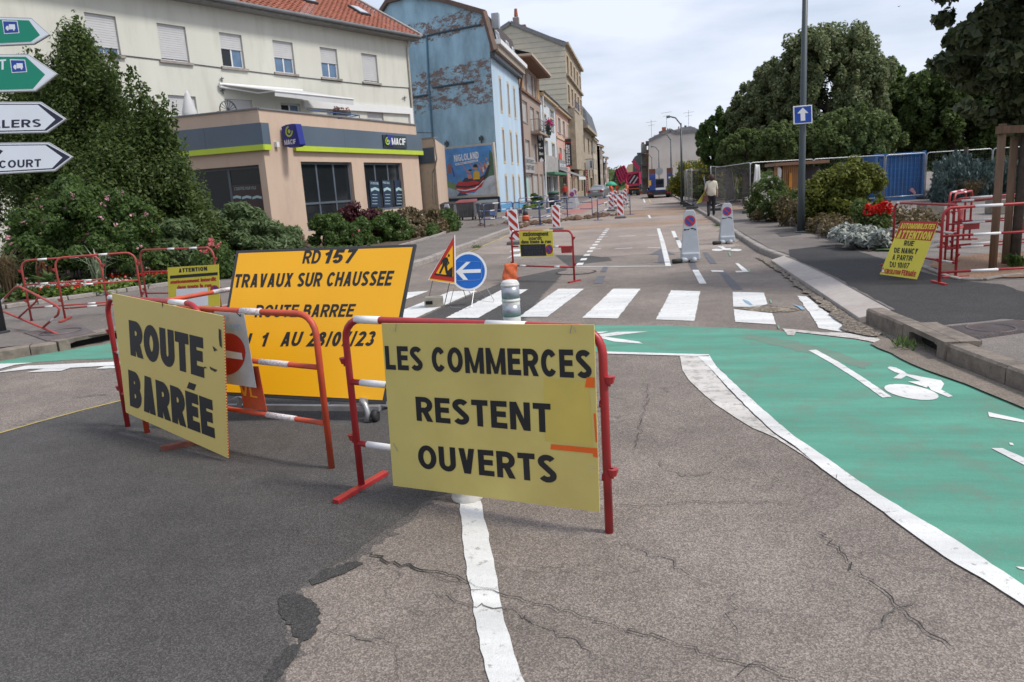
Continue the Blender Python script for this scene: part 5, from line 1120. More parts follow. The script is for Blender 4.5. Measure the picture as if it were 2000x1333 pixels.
# annex behind
pA1, pA2 = atZ(817, 268, 4.9), atZ(848, 272, 4.9); plX = Plane((cR.x-.4, cR.y+1.2), (pA2.x, pA2.y))
t = thing('annex', 'low beige annex with dark band between the office and the blue house', 'building', (pA2.x, pA2.y, 0)); plx2 = Plane((-14.5, 44.2), (-11.6, 42.9)); 
plx2 = Plane((atY(812, 300, 43.6).x, 43.6), (atY(849, 300, 43).x, 43))
za = plx2.uz(840, 271)[1]; zb1 = plx2.uz(840, 289)[1]; zb0 = plx2.uz(840, 319)[1]
wall(t, plx2, -3, plx2.L, 0, za, [], .1, mat('beige_render', (.4, .31, .23), .9, .12, 1.5, dirt=(.2, .16, .12), dscale=1.5, damt=.6))
plbox(MB(), plx2, -3, plx2.L-.05, zb0, zb1, .003, .08).build('dark_band', mat('navy_band', (.03, .045, .07), .5), t); plbox(MB(), plx2, -3, plx2.L+.05, za, za+.07, -.3, .06).build('coping', M_ZINC, t)
e = plx2.P(plx2.L, 0); MB().face([e, e+Vector((-1.5, 8, 0)), e+Vector((-1.5, 8, za)), e+Vector((0, 0, za))]).build('wall', M_PEACH, t); MB().face([plx2.P(-3, za), plx2.P(plx2.L, za), e+Vector((-1.5, 8, za)), plx2.P(-3, za)+Vector((-1.5, 8, 0))]).build('roof', M_ZINC, t)
MB().tube(pq(plx2, .08, (815, 259), (846, 260)), .025, 5).tube(pq(plx2, .08, (845, 260), (846, 269)), .02, 5).build('railing', M_DARKM, t)
MB().tube(pq(plx2, .12, (848, 272), (850, 290), (853, 310), (849, 330), (845, 336), (847, 400)), .05, 6).build('drain_pipe', M_STONED, t)
# ---- cream apartment block
ZE = 10.4
e0, e1 = atZ(420, 11, ZE), atZ(794.5, 78, ZE); dC = (Vector((e1.x, e1.y))-Vector((e0.x, e0.y))).normalized(); eA = Vector((e0.x, e0.y))-dC*16
plC = Plane(eA, (e1.x, e1.y)); LC = plC.L
M_CREAM = mat('cream_render', (0.56, 0.555, 0.49), 0.9, 0.05, .8, 0.25, 60, dirt=(0.36, 0.355, 0.3), dscale=1.8, damt=0.35, stretch=(1, 1, .18))
t = thing('apartment_block', 'cream rendered apartment block with roller shutters and red tiled roof, left', 'building', (plC.A.x, plC.A.y, 0))
wq = [((163, 20), (238, 107)), ((305, 43), (372, 121)), ((427, 62.5), (480, 133)), ((531.5, 78), (579, 147.5)), ((624, 92), (664, 155)), ((705, 103.5), (741, 164))]
hC = holes_px(plC, wq); zt_ = sum(h[3] for h in hC[2:])/4; zb_ = sum(h[2] for h in hC[2:])/4; hC = [(h[0], h[1]-.02, zb_, zt_) for h in hC]
w1 = [((327, 183), (389, 240)), ((438, 192), (497, 236)), ((548, 201), (590, 240)), ((637, 206), (680, 245)), ((716, 212), (751, 250))]
h1 = holes_px(plC, w1); zt1 = sum(h[3] for h in h1[2:])/3; h1 = [(h[0], h[1], zt1-2.1, zt1) for h in h1]
wall(t, plC, 0, LC, 0, ZE, hC+h1, .2, M_CREAM)
sh = [.82, .93, .46, .52, .5, .93]
for h, s_ in zip(hC, sh): window(t, plC, h, .17, M_PVC, (M_GLASS, M_GLASSB) if s_ == .46 else M_GLASSB, .07, 2, 1, s_, sill=(.12, .1, .1))
for h, s_ in zip(h1, (1, 1, .05, 1, 1)): window(t, plC, h, .17, M_PVC, (M_GLASS, M_GLASSB), .07, 2, 1, s_)
# projecting white frame on the first floor
u0, z1 = plC.uz(593, 196, .1); u1, _ = plC.uz(803, 215, .1)
plbox(MB(), plC, u0, LC-.15, z1-.35, z1, .003, .14).build('white_lintel_band', M_PVC, t); plbox(MB(), plC, LC-.4, LC-.15, z1-3, z1-.352, .003, .14).build('white_lintel_band', M_PVC, t)
# roof
zo = ZE+.02; ov = .75
rb = [plC.P(-.3, zo, ov), plC.P(LC+.35, zo, ov)]
plbox(MB(), plC, -.3, LC+.35, zo-.12, zo+.12, -.3, ov-.1).build('eaves_box', mat('grey_eaves', (.2, .195, .185), .8, .2, 4, stretch=(1, 1, 1)), t)
gp_ = [plC.P(-.3, zo+.05, ov), plC.P(LC+.35, zo+.05, ov)]; MB().tube(gp_, .09, 8).build('gutter', M_ZINC, t, smooth=True)
M_TILE = mat('red_roof_tile', (0.3, 0.1, 0.06), 0.85, 0.25, 2.5, dirt=(.2, .07, .04), dscale=2, damt=.5)
rise, dep = 4.3, 6.2; mb = MB(); nr = 28; nC = 90; rt = lambda u, k: plC.P(u, zo+.13+rise*k, ov-.05-(dep+ov)*k)
hip = .30
for r in range(nr):       # tile courses as lapped strips with a scalloped edge
    k0, k1 = r/nr, (r+1)/nr; lift = Vector((0, 0, .035)); uE = LC+.35-hip*(k0*dep)*0
    U0, U1 = -.3, LC+.35-k0*1.2
    for c in range(nC):
        a = U0+(U1-U0)*c/nC; b = U0+(U1-U0)*(c+1)/nC; mm_ = (a+b)/2
        jz = Vector((0, 0, random.uniform(0, .012)))
        mb.face([rt(a, k0)+lift, rt(mm_, k0)+lift*1.9+jz, rt(mm_, k1+.004)+jz, rt(a, k1+.004)]); mb.face([rt(mm_, k0)+lift*1.9+jz, rt(b, k0)+lift*.8, rt(b, k1+.004), rt(mm_, k1+.004)+jz])
    mb.face([rt(U0, k0)-lift, rt(U1, k0)-lift, rt(U1, k0)+lift, rt(U0, k0)+lift])
o = mb.build('roof_tiles', M_TILE, t); o['kind'] = 'stuff'
MB().prism([rt(LC+.36, 0), rt(LC-.84, 1), rt(LC-.6, 1), rt(LC+.6, 0)], (0, 0, .12)).build('roof_verge', M_STONE, t)
MB().face([rt(-.3, .99), rt(LC-.9, .99), rt(LC-.9, .99)+Vector((-5, 4, -4)), rt(-.3, .99)+Vector((-5, 4, -4))]).build('roof_rear', M_TILE, t)
for px in (((588, -6), (606, 6)), ((690, 18), (712, 29))):
    c = Vector(ray((px[0][0]+px[1][0])/2, (px[0][1]+px[1][1])/2)); A_, B_, C_ = rt(2, 0), rt(8, 0), rt(2, 1); nn = (B_-A_).cross(C_-A_).normalized(); o_ = Vector((0, 0, CAMH)); hp = o_+c*((A_-o_).dot(nn)/c.dot(nn)); nn = nn if nn.z > 0 else -nn
    sl = (C_-A_).normalized(); MB().box(hp+nn*.08, (.8, 1.1, .1), (plC.u, sl, nn)).build('skylight', M_DARKM, t); MB().box(hp+nn*.14, (.62, .9, .03), (plC.u, sl, nn)).build('skylight_glass', mat('sky_glass', (.5, .52, .55), .15), t)
MB().tube([plC.P(LC-.1, ZE-.1, .3), plC.P(LC-.1, ZE-.5, .08), plC.P(LC-.1, 4.9, .08)], .055, 8).build('downpipe', mat('cream_pipe', (.42, .4, .34), .6), t)
mb = MB(); prev = None
cab = [plC.hit(x, y, .02) for x, y in [(200, 104), (312, 117), (433, 133), (530, 145), (640, 157), (740, 168), (798, 172), (803, 215)]]; MB().tube(cab, .022, 5).build('facade_cable', M_DARKM, t)
sd_ = [plC.P(0, 0), plC.P(0, 0)-plC.n*12]; MB().face([sd_[0], sd_[1], sd_[1]+Vector((0, 0, ZE)), sd_[0]+Vector((0, 0, ZE))]).build('wall', M_CREAM, t)
er = plC.P(LC, 0); MB().face([er, er-plC.n*12, er-plC.n*12+Vector((0, 0, ZE)), er-plC.n*6+Vector((0, 0, ZE+4)), er+Vector((0, 0, ZE))]).build('wall', M_CREAM, t)
for px in [(433, 155), (435, 178), (790, 192)]:
    MB().tube(pq(plC, .06, (px[0]-4, px[1]), (px[0]+4, px[1]-2)), .02, 5).tube(pq(plC, .06, (px[0], px[1]-4), (px[0]+1, px[1]+6)), .02, 5).build('wall_bracket', M_DARKM, t)
# awning, parasol, wheel ornament, planter on the terrace
uA, zA = plC.uz(429, 165, .15); uB, zB = plC.uz(590, 178, .15)
t = thing('awning', 'long white retractable awning over the office roof terrace', 'awning', tuple(plC.P(uA, zA)))
fr = atZ(536, 178.5, zA-.35); fr2 = atZ(690, 193.5, zA-.35)
F0 = plC.P(uA+.0, zA, .12); F1 = plC.P(plC.uz(680, 190, .1)[0], zA, .12)
a_ = plC.P(plC.uz(560, 183, 1.5)[0], zA-.35, 1.8); b_ = plC.P(plC.uz(690, 196, 1.5)[0]-.1, zA-.35, 1.8); a_ = plC.hit(536, 178, 1.5); b_ = plC.hit(690, 194, 1.5)
M_AWN = mat('awning_canvas', (.5, .5, .5), .8, .05)
MB().prism([F0, plC.hit(588, 179, .12), b_, a_], (0, 0, .03)).build('canvas', M_AWN, t); MB().tube([a_, b_], .05, 6).build('front_bar', M_PVC, t); MB().tube([F0, plC.hit(590, 178, .12)], .08, 8).build('cassette', M_PVC, t)
MB().face([a_, b_, b_-Vector((0, 0, .3)), a_-Vector((0, 0, .22))]).build('valance', M_AWN, t); MB().tube([F0-Vector((0, 0, .1)), plC.hit(505, 182, .8), a_], .035, 6).build('folding_arm', M_PVC, t)
pp = plC.hit(372, 232, 1.2); pz = plC.hit(368, 178, 1.2).z
t = thing('parasol', 'closed pale grey parasol on the terrace against a shuttered window', 'parasol', tuple(pp)); MB().lathe((pp.x, pp.y, ZP-.3), [(.32, .6), (.3, 1.0), (.2, pz-ZP-.2), (.1, pz-ZP+.15), (.03, pz-ZP+.32)], 10).build('folded_canopy', M_AWN, t, smooth=True); MB().tube([(pp.x, pp.y, ZP-.3), (pp.x, pp.y, ZP+.7)], .03, 8).build('pole', M_PVC, t)
wc = plC.hit(446, 216, .8); t = thing('wheel_planter', 'old wooden cartwheel with orange flower trough on the terrace edge', 'planter', tuple(wc)); r = .42
MB().tube([wc+plC.u*(r*math.cos(a))+Vector((0, 0, r*math.sin(a))) for a in [2*math.pi*k/20 for k in range(21)]], .03, 5).build('rim', M_DARKM, t)
for k in range(8): a = math.pi*k/8; dv = plC.u*(r*math.cos(a))+Vector((0, 0, r*math.sin(a))); MB().tube([wc-dv, wc+dv], .015, 4).build('spoke', M_DARKM, t)
MB().box(wc+Vector((0, 0, -.15))+plC.n*.1, (1.2, .2, .16), (plC.u, plC.n, Vector((0, 0, 1)))).build('trough', mat('orange_trough', (.5, .2, .05), .7), t)
t = thing('flower_box', 'dark box of dried pink flowers behind the terrace rail', 'planter', tuple(plC.hit(668, 222, .9))); c = plC.hit(668, 222, .9); MB().box(c, (1.0, .25, .2), (plC.u, plC.n, Vector((0, 0, 1)))).build('box', M_DARKM, t)
mb = MB()
for k in range(40): p = c+plC.u*random.uniform(-.5, .5)+plC.n*random.uniform(-.12, .12)+Vector((0, 0, random.uniform(.1, .3))); mb.box(p, (.06, .06, .05), None)
o = mb.build('flowers', mat('dried_pink', (.4, .2, .17), .9, .4, 20), t); o['kind'] = 'stuff'
t = thing('terrace_rail', 'thin blue-grey rail along the office parapet', 'railing', tuple(plM.hit(700, 228))); MB().tube([plM.hit(600, 214), plM.hit(702, 226)], .025, 5).tube([plM.hit(702, 226), plM.hit(660, 232)], .02, 5).build('rail', M_BLUEB, t); MB().tube([plM.hit(702, 226), plM.hit(702, 233)], .02, 5).build('post', M_BLUEB, t)

# ---- street row on the left. plF: the common frontage, x = -10
FX = -10.0
plW = Plane((FX, 51.7), (FX, 260), flip=False)
if plW.n.x < 0: plW = Plane((FX, 51.7), (FX, 260), flip=True)
def uW(px, py): return plW.uz(px, py)
def body(t, u0, u1, zt, depth, m, z0=-2.5, name='wall'):
    """side and rear walls and a flat cover for a row house"""
    A, B = plW.P(u0, z0), plW.P(u1, z0); D = plW.n*-depth
    mb = MB()
    for a, b in ((A, A+D), (A+D, B+D), (B+D, B)): mb.face([a, b, b+Vector((0, 0, zt-z0)), a+Vector((0, 0, zt-z0))])
    mb.build(name, m, t); 
def grid_holes(cols, rows): return [(a, b, c, d) for a, b in cols for c, d in rows]
# blue house
M_BLUEF = mat('light_blue_render', (0.41, 0.53, 0.63), 0.88, 0.1, .6, .2, 50, dirt=(.36, .52, .68), dscale=.9, damt=.6, stretch=(1, 1, .25))
def peel(name, c, under):
    m = bpy.data.materials.new(name); m.use_nodes = True; n = m.node_tree.nodes; l = m.node_tree.links; b = n['Principled BSDF']; b.inputs['Roughness'].default_value = .9
    t = N(n, 'ShaderNodeTexCoord'); 
    def nz(s, d=8, r=.6, sc=None):
        x = N(n, 'ShaderNodeTexNoise'); x.inputs['Scale'].default_value = s; x.inputs['Detail'].default_value = d; x.inputs['Roughness'].default_value = r
        v = t.outputs['Object']
        if sc: mpg = N(n, 'ShaderNodeMapping'); mpg.inputs['Scale'].default_value = sc; l.new(v, mpg.inputs['Vector']); v = mpg.outputs['Vector']
        l.new(v, x.inputs['Vector']); return x.outputs['Fac']
    base = N(n, 'ShaderNodeMix', data_type='RGBA'); base.inputs[6].default_value = tuple(x*.72 for x in c)+(1,); base.inputs[7].default_value = tuple(min(1, x*1.25) for x in c)+(1,)
    mr = N(n, 'ShaderNodeMapRange'); mr.inputs[1].default_value = .3; mr.inputs[2].default_value = .7; l.new(nz(.8, 8, .65, (1, 1, .5)), mr.inputs[0]); l.new(mr.outputs[0], base.inputs[0])
    sx = N(n, 'ShaderNodeSeparateXYZ'); l.new(t.outputs['Object'], sx.inputs[0])
    def band(z0, z1, z2, z3):
        r = N(n, 'ShaderNodeValToRGB'); r.color_ramp.interpolation = 'EASE'; d = N(n, 'ShaderNodeMapRange'); d.inputs[1].default_value = z0; d.inputs[2].default_value = z3; l.new(sx.outputs[2], d.inputs[0])
        e = r.color_ramp.elements; e[0].color = (0, 0, 0, 1); e[1].color = (0, 0, 0, 1); a = e.new((z1-z0)/(z3-z0)); a.color = (1, 1, 1, 1); bb = e.new((z2-z0)/(z3-z0)); bb.color = (1, 1, 1, 1); l.new(d.outputs[0], r.inputs['Fac']); return r.outputs['Color']
    bd = N(n, 'ShaderNodeMath', operation='MAXIMUM'); l.new(band(6.6, 7.8, 10.2, 11.6), bd.inputs[0]); l.new(band(11.8, 12.6, 13.8, 14.6), bd.inputs[1])
    th = N(n, 'ShaderNodeMath', operation='MULTIPLY'); l.new(nz(1.9, 10, .8, (.7, .7, 1.5)), th.inputs[0]); l.new(bd.outputs[0], th.inputs[1])
    st = N(n, 'ShaderNodeMapRange'); st.inputs[1].default_value = .497; st.inputs[2].default_value = .515; l.new(th.outputs[0], st.inputs[0])
    mx = N(n, 'ShaderNodeMix', data_type='RGBA'); mx.inputs[7].default_value = tuple(under)+(1,); l.new(st.outputs[0], mx.inputs[0]); l.new(base.outputs[2], mx.inputs[6]); l.new(mx.outputs[2], b.inputs['Base Color'])
    return m
M_GABLE = peel('peeling_blue_render', (0.31, 0.47, 0.56), (0.2, 0.145, 0.125))
M_SANDST = mat('yellow_stone', (.5, .39, .25), .9, .12, 4); M_INF = mat('bricked_up_brown', (.24, .19, .13), .9, .2, 2)
ub0, ub1 = 0.0, uW(1012, 155)[0]; ZB = plW.uz(957.4, 110.6)[1]
t = thing('blue_house', 'tall light blue house with peeling blue gable wall and dark mansard roof', 'building', (FX, 51.7, 0))
q1 = holes_px(plW, [((974.7, 153), (981, 217)), ((990.2, 164.5), (996, 225)), ((1002.4, 174), (1007.6, 230.5)), ((981, 254), (987.5, 313)), ((996, 259), (1001.5, 318)), ((1008, 264), (1013, 321)), ((988, 345), (993.5, 392.5)), ((1001.6, 346), (1006.5, 407)), ((1013.5, 346), (1018.7, 388.8))])
colsB = [(q1[0][0], q1[0][1]), (q1[1][0], q1[1][1]), (q1[2][0], q1[2][1])]
r1 = (sum(q[2] for q in q1[:3])/3, sum(q[3] for q in q1[:3])/3); r2 = (sum(q[2] for q in q1[3:6])/3, sum(q[3] for q in q1[3:6])/3); r3 = (q1[6][2], q1[6][3])
hB_ = grid_holes(colsB, [r1, r2])+[(*colsB[0], *r3), (*colsB[1], .0, r3[1]), (*colsB[2], *r3)]
wall(t, plW, 0, ub1, -.5, ZB, hB_, .22, M_BLUEF)
for i, h in enumerate(hB_): window(t, plW, h, .2, M_INF, M_INF, .05, 1, 1, surround=(.16, M_SANDST))
for c in colsB:
    for r in (r1, r2): plbox(MB(), plW, c[0]+.1, c[0]+.55, r[0]+.1, r[0]+.75, -.14, -.05).build('window_grille', M_DARKM, t)
plbox(MB(), plW, .35, colsB[1][0]-.2, -.4, uW(985, 398.5)[1], .003, .03).build('dado', mat('blue_dado', (.09, .27, .47), .8, .15, 2), t); plbox(MB(), plW, colsB[1][1]+.2, ub1-.1, -.4, uW(985, 398.5)[1], .003, .03).build('dado', mat('blue_dado_b', (.1, .29, .47), .8, .15, 2), t)
for k, (o0, o1, z0, z1, mm_) in enumerate([(.0, .35, ZB, ZB+.3, M_DARKM), (0, .6, ZB+.3, ZB+.75, mat('cornice_stone', (.3, .25, .2), .85, .15, 3)), (.35, .8, ZB+.75, ZB+1.05, M_PVC)]): plbox(MB(), plW, -.15, ub1+.1, z0, z1, o0, o1).build('cornice', mm_, t)
zm = plW.uz(942, 20)[1]; M_MANS = mat('brown_slate', (.055, .042, .038), .75, .3, 5, .5, 20)
pG = G(960, 422); dG = Vector((-.85, .52, 0)).normalized()
plG2 = Plane((FX+dG.x*26, 51.7+dG.y*26), (FX, 51.7), flip=False)
if plG2.n.y > 0: plG2 = Plane((FX+dG.x*26, 51.7+dG.y*26), (FX, 51.7), flip=True)
m_top = plG2.hit(945, 22); m_bot = plG2.hit(966, 96); zmt = m_top.z; rec = (Vector((FX, 51.7, 0))-Vector((m_top.x, m_top.y, 0))).length*.6
oM = -(FX-m_top.x)
MB().face([plW.P(0, ZB+1.0, .1), plW.P(ub1, ZB+1.0, .1), plW.P(ub1, zmt, oM), plW.P(0, zmt, oM)]).build('mansard_roof', M_MANS, t)
for f0, f1 in ((.2, .34), (.58, .68), (.82, .9)):
    def mp_(f, k, o): return plW.P(ub1*f, ZB+1.0+(zmt-ZB-1)*k, .1+(oM-.1)*k+o)
    MB().prism([mp_(f0, .12, .06), mp_(f1, .12, .06), mp_(f1, .62, .06), mp_(f0, .62, .06)], tuple(plW.n*.06)).build('roof_window', M_PVC, t); MB().prism([mp_(f0+.02, .16, .13), mp_(f1-.02, .16, .13), mp_(f1-.02, .58, .13), mp_(f0+.02, .58, .13)], tuple(plW.n*.01)).build('roof_window_glass', M_GLASS, t)
out_px = [(978, 425), (957.4, 110.6), (966, 97), (945, 27), (940, 24), (862, 2), (800, -6), (757, 6), (735, 40), (725, 75)]
gq = [plG2.hit(*p) for p in out_px]; gq[0].z = -.5; last = gq[-1].copy(); gq += [Vector((last.x-2, last.y+1.2, last.z)), Vector((last.x-2, last.y+1.2, -.5))]
MB().face(gq).build('gable_wall', M_GABLE, t)
ed = [plG2.hit(x, y, .1) for x, y in [(966, 99), (945, 24), (862, 0), (800, -9), (757, 3), (735, 37)]]
for a, b in zip(ed[:-1], ed[1:]): sq(MB(), a, b, .3).build('gable_trim', mat('brown_trim', (.13, .085, .065), .8, .2, 3), t)
cr = [plG2.hit(*p) for p in [(945, 24), (862, 0), (800, -9), (757, 3)]]
for a, b in zip(cr[:-1], cr[1:]): MB().face([a, b, b+Vector((0, 10, -.8)), a+Vector((0, 10, -.8))]).build('roof_top', M_MANS, t)
MB().face([gq[2], plG2.hit(945, 27), plG2.hit(945, 27)+Vector((0, .2, 0)), gq[2]]) 
for pth in ([(845, 172), (925, 160)], [(808, 190), (840, 185)], [(805, 78), (835, 70), (870, 62), (938, 49)]): MB().tube([plG2.hit(x, y, .05) for x, y in pth], .07, 5).build('render_joint', mat('joint_dark', (.06, .09, .11), .9), t)
MB().tube([plG2.hit(x, y, .08) for x, y in [(833, 70), (838, 180), (850, 345), (852, 410)]], .07, 6).build('gable_pipe', mat('pipe_blue', (.1, .2, .27), .7), t)
for px in ((872, 282), (939.5, 272)): MB().tube([plG2.hit(px[0], px[1]-7, .1), plG2.hit(px[0]+.8, px[1]+8, .1)], .05, 5).box(plG2.hit(px[0], px[1]-1, .1), (.35, .1, .25), (plG2.u, plG2.n, Vector((0, 0, 1)))).build('iron_bracket', M_DARKM, t)
body(t, ub1-.05, ub1, ZB, 8, M_GABLE)
c = plG2.hit(966, 18, -3.5); 
MB().tube([plW.P(ub1+.05, ZB+.4, .35), plW.P(ub1+.05, ZB-1, .12), plW.P(ub1+.05, 0, .12)], .09, 8).build('downpipe', mat('dark_red_pipe', (.08, .04, .04), .6), t)
MB().box(plG2.hit(968, 42, -2.0), (.5, .5, 1.0)).build('vent_stack', M_GALV, t)
# billboard on the gable
t = thing('billboard', 'large framed amusement park poster with red boat on the blue gable', 'billboard', tuple(plG2.hit(912, 390)))
ob = .25; Q = [(851, 290), (963, 278.5), (973, 384), (857.5, 389.5)]; q = pq(plG2, ob, *Q); MB().prism(q, tuple(plG2.n*-.2)).build('frame', mat('frame_cream', (.42, .4, .35), .5, .1, 3), t, bevel=.02)
def bp(s, t_): a = Q[0][0]*(1-s)+Q[1][0]*s, Q[0][1]*(1-s)+Q[1][1]*s; b = Q[3][0]*(1-s)+Q[2][0]*s, Q[3][1]*(1-s)+Q[2][1]*s; return (a[0]*(1-t_)+b[0]*t_, a[1]*(1-t_)+b[1]*t_)
def art(name, pts, m, o=.006): MB().face(pq(plG2, ob+o, *[bp(*p) for p in pts])).build(name, m, t)
def pm2(n, c): return mat(n, c, .35, .25, 1.6)
art('poster', [(.03, .04), (.97, .04), (.97, .96), (.03, .96)], pm2('poster_sky', (.06, .24, .55)), .004)
art('poster_print', [(.03, .6), (.08, .52), (.14, .6), (.2, .68), (.27, .7), (.33, .76), (.38, .62), (.42, .76), (.36, .92), (.03, .9)], pm2('poster_leaf', (.17, .26, .08)))
art('poster_print', [(.97, .2), (.92, .12), (.9, .3), (.86, .44), (.8, .7), (.97, .8)], pm2('poster_leaf_b', (.05, .13, .08)))
art('poster_print', [(.03, .82), (.15, .78), (.3, .84), (.4, .9), (.6, .92), (.72, .8), (.8, .68), (.88, .62), (.97, .6), (.97, .96), (.03, .96)], pm2('poster_foam', (.42, .48, .54)), .008)
art('poster_print', [(.3, .96), (.38, .86), (.5, .95)], pm2('poster_water', (.02, .06, .12)), .009)
art('poster_print', [(.4, .7), (.46, .62), (.6, .61), (.66, .66), (.8, .58), (.88, .42), (.92, .4), (.86, .6), (.72, .78), (.5, .76)], pm2('poster_dark', (.02, .02, .03)), .010)
art('poster_print', [(.3, .74), (.36, .68), (.5, .7), (.62, .68), (.7, .72), (.78, .62), (.8, .66), (.74, .8), (.62, .88), (.42, .92), (.33, .86), (.3, .8)], pm2('poster_red', (.5, .015, .02)), .012)
art('poster_print', [(.3, .76), (.5, .78), (.68, .75), (.8, .62), (.81, .64), (.69, .78), (.5, .81), (.31, .79)], M_BLK, .014); art('poster_print', [(.31, .82), (.45, .85), (.62, .82), (.78, .68), (.78, .7), (.63, .84), (.45, .87), (.32, .84)], M_WPR, .014)
for c, r, m in (((.545, .5), .028, M_SKIN), ((.66, .44), .036, M_SKIN), ((.75, .45), .02, M_SKIN), ((.8, .42), .02, M_SKIN), ((.86, .3), .018, M_SKIN)): art('poster_print', [(c[0]+r*math.cos(a), c[1]+r*1.2*math.sin(a)) for a in [k*math.pi/6 for k in range(12)]], m, .016)
art('poster_print', [(.62, .52), (.66, .49), (.72, .52), (.72, .66), (.6, .66)], pm2('poster_yellow', (.6, .38, .03)), .018); art('poster_print', [(.5, .56), (.57, .55), (.6, .64), (.52, .64)], pm2('poster_coral', (.5, .2, .15)), .018)
for a, b in (((.44, .36), (.52, .52)), ((.56, .34), (.62, .46)), ((.68, .36), (.74, .44)), ((.73, .32), (.78, .42)), ((.84, .26), (.86, .3)), ((.82, .34), (.82, .44))): art('poster_print', [(a[0]-.006, a[1]), (a[0]+.006, a[1]), (b[0]+.012, b[1]), (b[0]-.012, b[1])], M_SKIN, .017)
art('poster_print', [(.63, .38), (.68, .37), (.7, .44), (.62, .43)], M_BLK, .019); art('poster_print', [(.55, .46), (.6, .47), (.58, .5), (.53, .49)], M_BLK, .019)
for k in range(5): art('poster_print', [(.74+k*.03, .48-k*.03), (.77+k*.03, .46-k*.03), (.78+k*.03, .56-k*.04), (.75+k*.03, .58-k*.04)], pm2('poster_shirt', [(.4, .1, .08), (.5, .5, .5), (.35, .1, .1), (.5, .4, .3), (.5, .5, .55)][k]), .018)
for k in range(10): a = -1.4+k*.24; x, y = .06+.09*math.cos(a), .48+.2*math.sin(a); art('poster_print', [(x, y), (x+.012, y+.004), (x+.008, y+.02), (x-.004, y+.016)], M_WPR, .007)
art('poster_print', [(.17, .36), (.22, .32), (.26, .38), (.24, .5), (.19, .52)], pm2('poster_ride', (.35, .12, .1)), .008); art('poster_print', [(.25, .4), (.27, .4), (.3, .58), (.27, .58)], pm2('poster_ride_b', (.04, .06, .3)), .008)
mb = MB(); put_text(mb, [plG2.hit(*bp(*p), ob+.012) for p in [(.30, .17), (.73, .14), (.73, .27), (.31, .30)]], 'NIGLOLAND', bold=.02); mb.build('lettering', M_WPR, t)
art('poster_print', [(.32, .33), (.71, .29), (.71, .325), (.32, .37)], M_WPR, .012); mb = MB(); put_text(mb, [plG2.hit(*bp(*p), ob+.014) for p in [(.33, .338), (.70, .30), (.70, .317), (.33, .358)]], 'UN UNIVERS SENSATIONNEL', bold=.03); mb.build('lettering', M_BPR, t)
tb = thing('blue_board', 'dark navy boarding below the billboard behind the bins', 'hoarding', tuple(plG2.hit(912, 420))); q = pq(plG2, .1, (856, 391), (975, 385), (978, 428), (858, 428)); MB().prism(q, tuple(plG2.n*-.09)).build('boarding', mat('navy_board', (.012, .03, .06), .6), tb)

# generic row house between pixel columns, eave seen at two pixels
def rowhouse(name, lab, pxa, pxb, zt, wallm, wins=(), roof=None, rm=None, shopz=3.2, off=0.0, depth=9, fm=None, gm=None, surround=None, sill=(.08, .1, .08), shutters=None, eave=.5, prio=None, sillm=None):
    a = uW(*pxa)[0]; b = uW(*pxb)[0]; t = thing(name, lab, 'building', tuple(plW.P(a, 0)))
    g0 = gz(plW.P(b, 0).y)-.6
    hs = [(a+(b-a)*f0, a+(b-a)*f1, z0, z1) for f0, f1, z0, z1 in wins]
    wall(t, plW, a, b, g0, zt, hs, .2, wallm, off=off)
    for h in hs: window(t, plW, h, .18, fm or M_PVC, gm or M_GLASS, .07, 2 if h[1]-h[0] < 2.2 else 3, 1, sill=sill, off=off, surround=surround, sillm=sillm)
    if shutters:
        for h in hs[:shutters[1]]:
            w = (h[1]-h[0])*.5
            for s0 in (h[0]-w, h[1]): plbox(MB(), plW, s0+.03, s0+w-.03, h[2], h[3], off+.003, off+.05).build('shutter', shutters[0], t)
    body(t, a, b, zt, depth, wallm, g0)
    if roof is not None:
        rp_ = [plW.P(a, zt, off+eave), plW.P(b, zt, off+eave), plW.P(b, zt+roof, -depth/2), plW.P(a, zt+roof, -depth/2)]
        MB().face(rp_).face([plW.P(a, zt, off), plW.P(a, zt+roof, -depth/2), plW.P(a, zt, -depth)]).face([plW.P(b, zt, off), plW.P(b, zt+roof, -depth/2), plW.P(b, zt, -depth)]).face([rp_[3], rp_[2], plW.P(b, zt, -depth), plW.P(a, zt, -depth)]).build('roof', rm or M_SLATE, t)
        plbox(MB(), plW, a, b, zt-.35, zt-.02, off+.003, off+eave-.08).build('cornice', sillm or M_SANDST, t); MB().tube([plW.P(a, zt, off+eave), plW.P(b, zt, off+eave)], .09, 6).build('gutter', M_ZINC, t)
    return t, a, b
M_TAUPE = mat('taupe_render', (.30, .235, .195), .9, .1, 1.5, dirt=(.2, .15, .12), dscale=1.5, damt=.4); M_WHR = mat('white_render', (.5, .55, .58), .85, .08, 1.5, dirt=(.35, .38, .4), dscale=1.5, damt=.4)
M_PINK = mat('pink_render', (.52, .32, .27), .9, .08, 1.5, dirt=(.4, .27, .22), dscale=1.2, damt=.5); M_TALLC = mat('cream_cladding', (.5, .46, .36), .85, .06, 1.2); M_OLDST = mat('old_limestone', (.36, .30, .22), .9, .2, 1.2, .4, 30, dirt=(.16, .13, .1), dscale=1.8, damt=.7)
M_OCH = mat('ochre_panel', (.36, .2, .08), .7, .1, 2); M_BROWN = mat('brown_soffit', (.16, .085, .05), .8, .1, 3)
z_e = plW.uz(1013, 90)[1]
